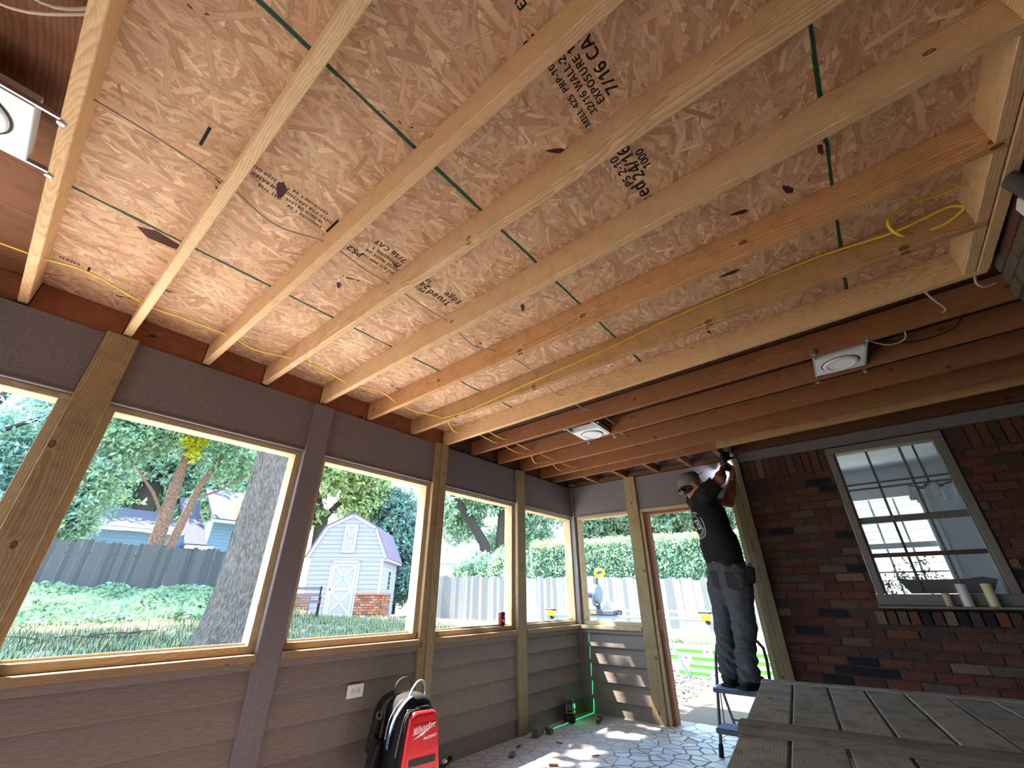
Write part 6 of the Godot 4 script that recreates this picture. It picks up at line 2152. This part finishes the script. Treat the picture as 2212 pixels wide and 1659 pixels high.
# ---------------------------------------------------------------- small things indoors
func build_small() -> void:
	var o := thing("wall_outlet", "white double socket plate set sideways on the taupe siding", "outlet", Vector3(-2.904, 0.552, -1.924))
	var pl := MB.new()
	pl.box(Vector3(0, -0.037, -0.060), Vector3(0.007, 0.037, 0.060), 0.003)
	obj("cover_plate", pl, M.white_plastic, o)
	for s in [-1.0, 1.0]:
		var r := MB.new()
		r.box(Vector3(0.006, -0.017, s * 0.020 - 0.014), Vector3(0.009, 0.017, s * 0.020 + 0.014), 0.003)
		var rc := obj("receptacle", r, mat(Color(0.84, 0.84, 0.86), 0.4), o)
		var sl := MB.new()
		for e in [[0.006, -0.006], [-0.006, -0.006]]:
			sl.box(Vector3(0.0088, e[0] - 0.0012, s * 0.020 + e[1] - 0.004), Vector3(0.0096, e[0] + 0.0012, s * 0.020 + e[1] + 0.004), 0.0)
		sl.box(Vector3(0.0088, -0.0022, s * 0.020 + 0.006), Vector3(0.0096, 0.0022, s * 0.020 + 0.0105), 0.0)
		obj("slots", sl, M.black, rc)
	var scr := MB.new()
	scr.lathe([Vector2(0.0, 0.0015), Vector2(0.003, 0.001), Vector2(0.003, 0.0)], 10, Transform3D(Basis(Vector3.FORWARD, PI / 2), Vector3(0.007, 0, 0)))
	obj("screw", scr, M.steel, o)
	# drinks can
	var can := thing("drinks_can", "red drinks can standing on the window sill", "can", Vector3(-2.962, 0.852, -3.475))
	var cb := MB.new()
	cb.lathe([Vector2(0.0, 0.004), Vector2(0.024, 0.0), Vector2(0.031, 0.008), Vector2(0.033, 0.014), Vector2(0.033, 0.104), Vector2(0.028, 0.114)], 28)
	obj("body", cb, mat(Color(0.42, 0.03, 0.07), 0.3, 0.4), can)
	var lid := MB.new()
	lid.lathe([Vector2(0.028, 0.114), Vector2(0.0275, 0.119), Vector2(0.025, 0.119), Vector2(0.024, 0.115), Vector2(0.0, 0.115)], 28)
	obj("lid", lid, M.galv, can)
	var pr := mat(Color(0.80, 0.70, 0.72), 0.4)
	var k := 0
	for w in ["Dr", "Pepper"]:
		for i in w.length():
			var a: float = 0.55 - 0.36 * (i - (w.length() - 1) / 2.0) * 0.62
			var xf := Transform3D(Basis(Vector3.UP, PI / 2 - 0.55 + a), Vector3(cos(0.55 - a), 0, sin(0.55 - a)) * 0.0332 + Vector3(0, 0.078 - 0.030 * k, 0))
			letters(w[i], 0.022, 0.0006, pr, can, xf, "printed_letter", "Droid Serif", true)
		k += 1
	# candles on the outer sill
	var shelf := one_box("candle_sill", Vector3(-0.09, 1.020, -4.815), Vector3(0.775, 1.038, -4.715), M.window_paint, get_node("window_8"), 0.004)
	shelf.name = "outer_sill"
	var cs := [[Vector3(0.335, 1.038, -4.762), 0.022, 0.088, Color(0.72, 0.66, 0.54), "smallest tan pillar candle on the house window sill"], [Vector3(0.438, 1.038, -4.762), 0.031, 0.150, Color(0.82, 0.80, 0.80), "white pillar candle on the sill, between a small and a cream one"], [Vector3(0.572, 1.038, -4.762), 0.030, 0.150, Color(0.84, 0.79, 0.62), "cream pillar candle at the right end of the sill"]]
	for e in cs:
		var c := thing("pillar_candle", e[4], "candle", e[0], 0.0, "candles on the window sill")
		var cm := mat(e[3], 0.5)
		cm.subsurf_scatter_enabled = true
		cm.subsurf_scatter_strength = 0.15
		var m := MB.new()
		m.lathe([Vector2(0.0, 0.0), Vector2(e[1], 0.0), Vector2(e[1], e[2] - 0.004), Vector2(e[1] - 0.004, e[2]), Vector2(e[1] * 0.5, e[2] - 0.006), Vector2(0, e[2] - 0.008)], 24)
		obj("wax", m, cm, c)
		var wk := MB.new()
		wk.tube([Vector3(0, e[2] - 0.008, 0), Vector3(0.001, e[2] + 0.006, 0)], [0.0012], 6)
		obj("wick", wk, M.black, c)
	# dark trough and flowers inside the window
	var tr := thing("window_trough", "dark trough with small leafy plants inside the house window", "planter", Vector3(0.30, 1.125, -5.20))
	var tb := MB.new()
	tb.prism(PackedVector2Array([Vector2(-0.14, 0), Vector2(0.34, 0), Vector2(0.40, 0.10), Vector2(0.32, 0.12), Vector2(0.22, 0.105), Vector2(-0.08, 0.10), Vector2(-0.2, 0.12)]), 0.14, Transform3D(Basis.IDENTITY, Vector3(0, 0, -0.07)))
	obj("trough", tb, mat(Color(0.10, 0.09, 0.09), 0.7), tr)
	var lm := leaf_mat(Color(0.30, 0.36, 0.32))
	var sp: Array = []
	for i in 90:
		var c := Vector3(-0.30, 0.02, 0) if i < 45 else Vector3(-0.14 + 0.15 * (i % 2), 0.16, -0.02)
		sp.append([Transform3D(Basis.from_euler(Vector3(rng.randf() * TAU, rng.randf() * TAU, 0)).scaled(Vector3.ONE * 0.16), c + Vector3(rng.randfn() * 0.05, rng.randfn() * 0.06, rng.randfn() * 0.02)), tint(0.6, 1.2)])
	scatter("foliage", cluster(0.08), lm, sp, tr)
	# laser level and the glowing strips drawn for its line
	var lv := thing("laser_level", "cordless laser level with green glowing lens on the floor in the corner", "laser level", Vector3(-2.80, 0.0, -4.35), 0.5)
	var bx := MB.new()
	bx.box(Vector3(-0.05, 0.0, -0.055), Vector3(0.05, 0.075, 0.055), 0.012)
	obj("base", bx, M.black, lv)
	var bd := MB.new()
	bd.box(Vector3(-0.052, 0.075, -0.057), Vector3(0.052, 0.086, 0.057), 0.006)
	obj("yellow_band", bd, mat(Color(0.62, 0.55, 0.22), 0.5), lv)
	var hs := MB.new()
	hs.box(Vector3(-0.044, 0.086, -0.05), Vector3(0.044, 0.165, 0.048), 0.014)
	obj("housing", hs, mat(Color(0.25, 0.24, 0.21), 0.35), lv)
	var cg := MB.new()
	for s in [-1.0, 1.0]:
		cg.tube(smooth_line([Vector3(0.03 * s, 0.09, 0.056), Vector3(0.032 * s, 0.15, 0.057), Vector3(0.030 * s, 0.18, 0.02), Vector3(0.03 * s, 0.18, -0.03)]), [0.006], 8)
	obj("bumper", cg, M.steel, lv)
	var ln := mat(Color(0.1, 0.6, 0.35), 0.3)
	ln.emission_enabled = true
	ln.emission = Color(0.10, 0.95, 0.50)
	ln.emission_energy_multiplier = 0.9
	var gl := MB.new()
	gl.lathe([Vector2(0.0, 0.008), Vector2(0.020, 0.006), Vector2(0.024, 0.0)], 16, Transform3D(Basis(Vector3.FORWARD, PI / 2), Vector3(0.044, 0.128, 0.0)))
	obj("lens", gl, ln, lv)
	var bt := MB.new()
	bt.box(Vector3(-0.04, 0.0, -0.13), Vector3(0.04, 0.15, -0.07), 0.016)
	obj("battery_dock", bt, M.rubber, lv)
	var li := OmniLight3D.new()
	li.name = "laser_glow_light"
	lv.add_child(li)
	li.position = Vector3(0.075, 0.128, 0.0)
	li.light_color = Color(0.25, 1.0, 0.6)
	li.light_energy = 0.002
	li.omni_range = 4.0
	li.omni_attenuation = 2.0
	li.shadow_enabled = true
	var beam := thing("laser_glow_strips", "thin glowing green strips standing in for a laser line on floor and siding", "painted laser light", Vector3(-2.795, 0.0, -4.81))  # emissive strips in place of the projected laser light
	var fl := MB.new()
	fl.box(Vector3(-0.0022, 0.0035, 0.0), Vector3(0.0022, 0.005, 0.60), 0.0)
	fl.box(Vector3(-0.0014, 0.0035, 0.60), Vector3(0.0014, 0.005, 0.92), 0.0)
	obj("floor_glow_strip", fl, ln, beam)
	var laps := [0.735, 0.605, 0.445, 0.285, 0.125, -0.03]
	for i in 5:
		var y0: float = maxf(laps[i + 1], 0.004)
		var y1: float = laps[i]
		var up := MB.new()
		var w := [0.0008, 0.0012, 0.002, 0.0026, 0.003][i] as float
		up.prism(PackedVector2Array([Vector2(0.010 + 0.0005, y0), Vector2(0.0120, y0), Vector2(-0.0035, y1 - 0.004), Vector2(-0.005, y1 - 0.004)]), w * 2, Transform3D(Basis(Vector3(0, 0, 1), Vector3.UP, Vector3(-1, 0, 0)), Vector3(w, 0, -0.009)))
		obj("wall_glow_strip", up, ln, beam)
	# scraps
	var sc := [[Vector3(-2.79, 0.003, -3.79), Vector3(0.03, 0.028, 0.085), 0.35, "grey wood offcut on the floor by the post foot"], [Vector3(-2.75, 0.003, -3.90), Vector3(0.02, 0.02, 0.05), 1.1, "smaller wood offcut just beyond the first one"], [Vector3(-2.26, 0.004, -3.25), Vector3(0.035, 0.006, 0.010), 0.6, "dark wood splinter at the bottom of the floor"], [Vector3(-2.51, 0.004, -3.71), Vector3(0.030, 0.004, 0.006), 0.1, "thin splinter beside the nearer sun patch"], [Vector3(-2.62, 0.004, -3.22), Vector3(0.02, 0.012, 0.03), 0.5, "short dark chip near the backpack end of the floor"], [Vector3(-2.72, 0.004, -3.42), Vector3(0.008, 0.006, 0.03), 0.2, "tiny bark chip near the base of the siding"], [Vector3(-2.12, 0.004, -3.62), Vector3(0.03, 0.004, 0.005), 0.9, "pale splinter beside the farther sun patch"]]
	for e in sc:
		var s: Vector3 = e[1]
		var b := MB.new()
		b.box(Vector3(-s.x, 0, -s.z), Vector3(s.x, s.y * 2, s.z), 0.003)
		var ob := obj("wood_scrap", b, M.weathered_brown if s.y > 0.01 else M.rim)
		ob.position = e[0]
		ob.rotation.y = e[2]
		tag(ob, e[3], "wood scrap", "scraps on the floor")
	var cl := MB.new()
	cl.tube(smooth_line([Vector3(-2.66, 0.012, -4.66), Vector3(-2.60, 0.014, -4.60), Vector3(-2.565, 0.016, -4.52), Vector3(-2.55, 0.014, -4.45)]), [0.009, 0.009], 8)
	cl.ball(Vector3(-2.545, 0.022, -4.44), Vector3(0.022, 0.018, 0.02), 10)
	tag(obj("fallen_leaf", cl, mat(Color(0.36, 0.24, 0.22), 0.9)), "curled brown leaf with a stalk on the floor near the corner", "leaf")
	var pb := thing("hand_tool", "black hand tool with a pale tip lying at the backpack's right foot", "hand tool", Vector3(-2.80, 0.004, -2.62), 0.3)
	var pm := MB.new()
	pm.tube(smooth_line([Vector3(0, 0.02, 0.12), Vector3(0.0, 0.022, 0.0), Vector3(0.0, 0.03, -0.10), Vector3(0.01, 0.05, -0.15)]), [0.016], 8)
	obj("handle", pm, M.rubber, pb)
	var pt := MB.new()
	pt.ball(Vector3(0.0, 0.045, -0.07), Vector3(0.02, 0.014, 0.03), 10)
	obj("tip", pt, M.white_plastic, pb)
	# conduit and white strip at the right edge
	var cd := thing("wall_light", "grey tube with a white strip below it jutting in at the right edge", "wall light", Vector3(0.735, 2.36, -1.80))
	var ct := MB.new()
	ct.tube(smooth_line([Vector3(0.0, 0.02, 0.0), Vector3(0.006, 0.0, 0.004), Vector3(0.016, -0.10, 0.028), Vector3(0.016, -0.25, 0.066), Vector3(0.016, -0.45, 0.116)]), [0.020, 0.027, 0.027], 14)
	obj("grey_tube", ct, mat(Color(0.30, 0.31, 0.31), 0.6), cd)
	var ws := MB.new()
	ws.box(Vector3(-0.014, -0.45, -0.026), Vector3(0.014, 0.0, 0.026), 0.004)
	var wo := obj("white_strip", ws, M.white_plastic, cd)
	wo.position = Vector3(0.012, -0.052, -0.052)
	wo.rotation = Vector3(-0.24, 0, 0)

# ---------------------------------------------------------------- things in the yard
func build_yard_things() -> void:
	# mitre saw on its stand
	var z := -8.2
	var y := 0.815
	var s := thing("saw_stand", "long folding saw stand with yellow brackets and blue-grey beam outside the window", "saw stand", Vector3(-4.1, gy(-4.1, z), z))
	var gyy := gy(-4.1, z)
	var beam := MB.new()
	beam.box(Vector3(-1.65, y - gyy - 0.085, -0.04), Vector3(1.70, y - gyy - 0.035, 0.04), 0.008)
	obj("beam", beam, mat(Color(0.48, 0.55, 0.70), 0.35, 0.6), s)
	var ext := MB.new()
	ext.tube([Vector3(-1.75, y - gyy + 0.05, -0.1), Vector3(1.95, y - gyy + 0.05, -0.1)], [0.014], 8)
	obj("support_tube", ext, mat(Color(0.82, 0.84, 0.88), 0.35, 0.5), s)
	var yel := mat(Color(0.93, 0.66, 0.08), 0.5)
	for x in [-1.52, 1.62]:
		var br := MB.new()
		br.box(Vector3(x - 0.075, y - gyy - 0.08, -0.06), Vector3(x + 0.075, y - gyy + 0.03, 0.06), 0.015)
		var bo := obj("end_bracket", br, yel, s)
		var kn := MB.new()
		kn.box(Vector3(x - 0.11, y - gyy + 0.03, -0.05), Vector3(x + 0.11, y - gyy + 0.06, 0.05), 0.01)
		kn.lathe([Vector2(0.0, -0.14), Vector2(0.03, -0.13), Vector2(0.055, -0.08), Vector2(0.055, -0.07)], 12, Transform3D(Basis.IDENTITY, Vector3(x + 0.02, y - gyy, 0)))
		obj("bracket_knob", kn, M.black, bo)
	for e in [[-1.0, 0.42], [-1.0, -0.42], [1.0, 0.42], [1.0, -0.42]]:
		var leg := MB.new()
		leg.tube([Vector3(e[0] * 0.78, y - gyy - 0.08, 0.0), Vector3(e[0] * 1.02, 0.04, e[1])], [0.022], 10)
		leg.tube([Vector3(e[0] * 1.01, 0.08, e[1] * 0.97), Vector3(e[0] * 1.03, 0.0, e[1] * 1.02)], [0.03], 10)
		obj("leg", leg, mat(Color(0.62, 0.68, 0.80), 0.35, 0.5), s)
	var m := thing("miter_saw", "yellow-handled miter saw with grey blade guard mounted on the stand", "saw", Vector3(-4.50, y - 0.03, z))
	var base := MB.new()
	base.box(Vector3(-0.42, 0.0, -0.14), Vector3(0.40, 0.085, 0.14), 0.015)
	base.lathe([Vector2(0.0, 0.0), Vector2(0.19, 0.0), Vector2(0.19, 0.088), Vector2(0, 0.088)], 24, Transform3D(Basis.IDENTITY, Vector3(0, 0, 0.03)))
	obj("base", base, mat(Color(0.24, 0.26, 0.32), 0.5), m)
	var be := MB.new()
	be.box(Vector3(-0.05, 0.02, 0.14), Vector3(0.07, 0.07, 0.24), 0.01)
	obj("miter_arm", be, yel, m)
	for e in [[-0.42, -0.06], [0.06, 0.40]]:
		var fe := MB.new()
		fe.prism(PackedVector2Array([Vector2(e[0], 0.09), Vector2(e[1], 0.09), Vector2(e[1], 0.20 if e[0] > 0 else 0.12), Vector2(e[1] - 0.12, 0.22), Vector2(e[0] + 0.12, 0.22), Vector2(e[0], 0.12 if e[0] > 0 else 0.20)]), 0.025, Transform3D(Basis.IDENTITY, Vector3(0, 0, -0.07)))
		obj("fence", fe, mat(Color(0.60, 0.60, 0.74), 0.4, 0.3), m)
	var hook := MB.new()
	hook.tube(smooth_line([Vector3(0.40, 0.03, 0), Vector3(0.47, 0.02, 0), Vector3(0.48, 0.07, 0), Vector3(0.42, 0.08, 0)]), [0.015], 8)
	obj("side_hook", hook, M.black, m)
	var gb := Basis(Vector3.UP, 1.62) * Basis(Vector3.RIGHT, PI / 2)
	var gd := MB.new()
	gd.lathe([Vector2(0.0, -0.035), Vector2(0.15, -0.035), Vector2(0.175, -0.02), Vector2(0.175, 0.02), Vector2(0.15, 0.035), Vector2(0.0, 0.035)], 28, Transform3D(gb, Vector3(0.02, 0.36, 0.0)))
	obj("blade_guard", gd, mat(Color(0.34, 0.40, 0.48), 0.4), m)
	var bl := MB.new()
	bl.lathe([Vector2(0.0, -0.002), Vector2(0.158, -0.002), Vector2(0.158, 0.002), Vector2(0.0, 0.002)], 36, Transform3D(gb, Vector3(0.0, 0.32, 0.04)))
	obj("blade", bl, M.galv, m)
	var mo := MB.new()
	mo.tube([Vector3(-0.03, 0.36, 0.0), Vector3(-0.20, 0.36, -0.06)], [0.075], 14)
	mo.box(Vector3(-0.13, 0.16, -0.12), Vector3(-0.03, 0.34, 0.0), 0.02)
	mo.box(Vector3(-0.02, 0.42, -0.02), Vector3(0.05, 0.66, 0.04), 0.02)
	mo.tube([Vector3(-0.06, 0.09, -0.12), Vector3(-0.06, 0.40, -0.08)], [0.05], 12)
	obj("motor", mo, mat(Color(0.22, 0.26, 0.33), 0.5), m)
	var hn := MB.new()
	hn.tube(smooth_line([Vector3(0.0, 0.70, 0.02), Vector3(0.02, 0.77, 0.02), Vector3(0.09, 0.80, 0.0), Vector3(0.17, 0.78, -0.02), Vector3(0.18, 0.72, -0.02), Vector3(0.12, 0.69, 0.0), Vector3(0.02, 0.69, 0.02)]), [0.026], 10)
	obj("handle", hn, yel, m)
	# wrapped bundles
	var wrap := mat(Color(0.90, 0.92, 0.95), 0.25)
	var greens := [mat(Color(0.30, 0.66, 0.20), 0.35), mat(Color(0.22, 0.66, 0.44), 0.35)]
	var dot := mat(Color(0.74, 0.20, 0.42), 0.5)
	var zf := -8.66
	var names := ["lowest white-wrapped bundle of boards outside the doorway", "second white-wrapped bundle up, with only a short green band", "third bundle up with a loose wrinkled white wrap", "topmost white-wrapped bundle with long bright green bands"]
	var bands := [[[-4.2, -3.42], [-3.25, -2.72], [-2.55, -1.5]], [[-3.05, -2.62], [-2.3, -1.5]], [[-4.2, -3.18], [-3.0, -2.62], [-2.4, -1.5]], [[-4.2, -3.42], [-3.26, -2.80], [-2.64, -1.5]]]
	for k in 4:
		var hgt := 0.105
		var b := thing("board_bundle", names[k], "lumber bundle", Vector3(-3.0, gy(-3.0, -9.0) + 0.02 + (hgt + 0.004) * k, zf - 0.35 + 0.01 * (k % 2)), 0.015 * (k - 1.5), "wrapped board bundles outside the doorway")
		var bm := MB.new()
		bm.box(Vector3(-1.9, 0.0, -0.35), Vector3(1.7, hgt, 0.35), 0.022)
		obj("wrap", bm, wrap, b)
		for e in bands[k]:
			var st := MB.new()
			st.box(Vector3(e[0] + 3.0, hgt * 0.28, 0.345), Vector3(e[1] + 3.0, hgt * 0.86, 0.353), 0.002)
			obj("green_band", st, greens[k % 2 if e[0] < -3.5 else 0], b)
			var lg := MB.new()
			lg.prism(PackedVector2Array([Vector2(-0.028, 0), Vector2(-0.010, -0.014), Vector2(0.010, -0.014), Vector2(0.030, 0.002), Vector2(0.012, 0.014), Vector2(-0.008, 0.018)]), 0.002, Transform3D(Basis.IDENTITY, Vector3(e[1] + 3.0 + 0.085, hgt * 0.6, 0.3505)))
			obj("leaf_logo", lg, dot, b)
	one_box("bundle_skid", Vector3(-4.7, gy(-4.0, -9.0) - 0.05, zf - 0.6), Vector3(-1.4, gy(-3.0, -9.0) + 0.018, zf - 0.1), M.weathered, self, 0.004)
	tag(get_node("bundle_skid"), "low timber skid under the wrapped board bundles", "skid")
	# bench beside the shed
	var gb2 := gy(-15.2, -7.6)
	var bn := thing("slat_bench", "dark slatted garden bench left of the shed door", "bench", Vector3(-15.2, gb2, -7.6), 1.15)
	var dk := mat(Color(0.46, 0.40, 0.42), 0.7)
	for e in [[0.42, 0.50, -0.22], [0.60, 0.70, -0.24], [0.80, 0.90, -0.26]]:
		one_box("back_slat", Vector3(-0.55, e[0], e[2] - 0.012), Vector3(0.55, e[1], e[2] + 0.012), dk, bn)
	for k in 4:
		one_box("seat_slat", Vector3(-0.55, 0.40, -0.18 + 0.11 * k), Vector3(0.55, 0.425, -0.09 + 0.11 * k), dk, bn)
	for x in [-0.5, 0.5]:
		for e in [[-0.24, 0.92], [0.22, 0.62]]:
			one_box("leg", Vector3(x - 0.025, 0.0, e[0] - 0.025), Vector3(x + 0.025, e[1], e[0] + 0.025), M.black, bn)
		one_box("arm_rest", Vector3(x - 0.03, 0.60, -0.24), Vector3(x + 0.03, 0.63, 0.26), dk, bn)
	# twigs
	var br := thing("brush_pile", "small pile of grey twigs on the lawn below the bank", "twigs", Vector3(-11.8, gy(-11.8, -2.2), -2.2))
	for i in 22:
		var tw := MB.new()
		var an := rng.randf() * TAU
		var c := Vector3(rng.randfn() * 0.22, 0.03 + rng.randf() * 0.10, rng.randfn() * 0.4)
		var d := Vector3(cos(an), rng.randf_range(-0.1, 0.25), sin(an)) * rng.randf_range(0.15, 0.35)
		tw.tube([c - d, c + Vector3(0, 0.02, 0), c + d], [0.012, 0.010, 0.005], 5)
		obj("twig", tw, M.bark, br)
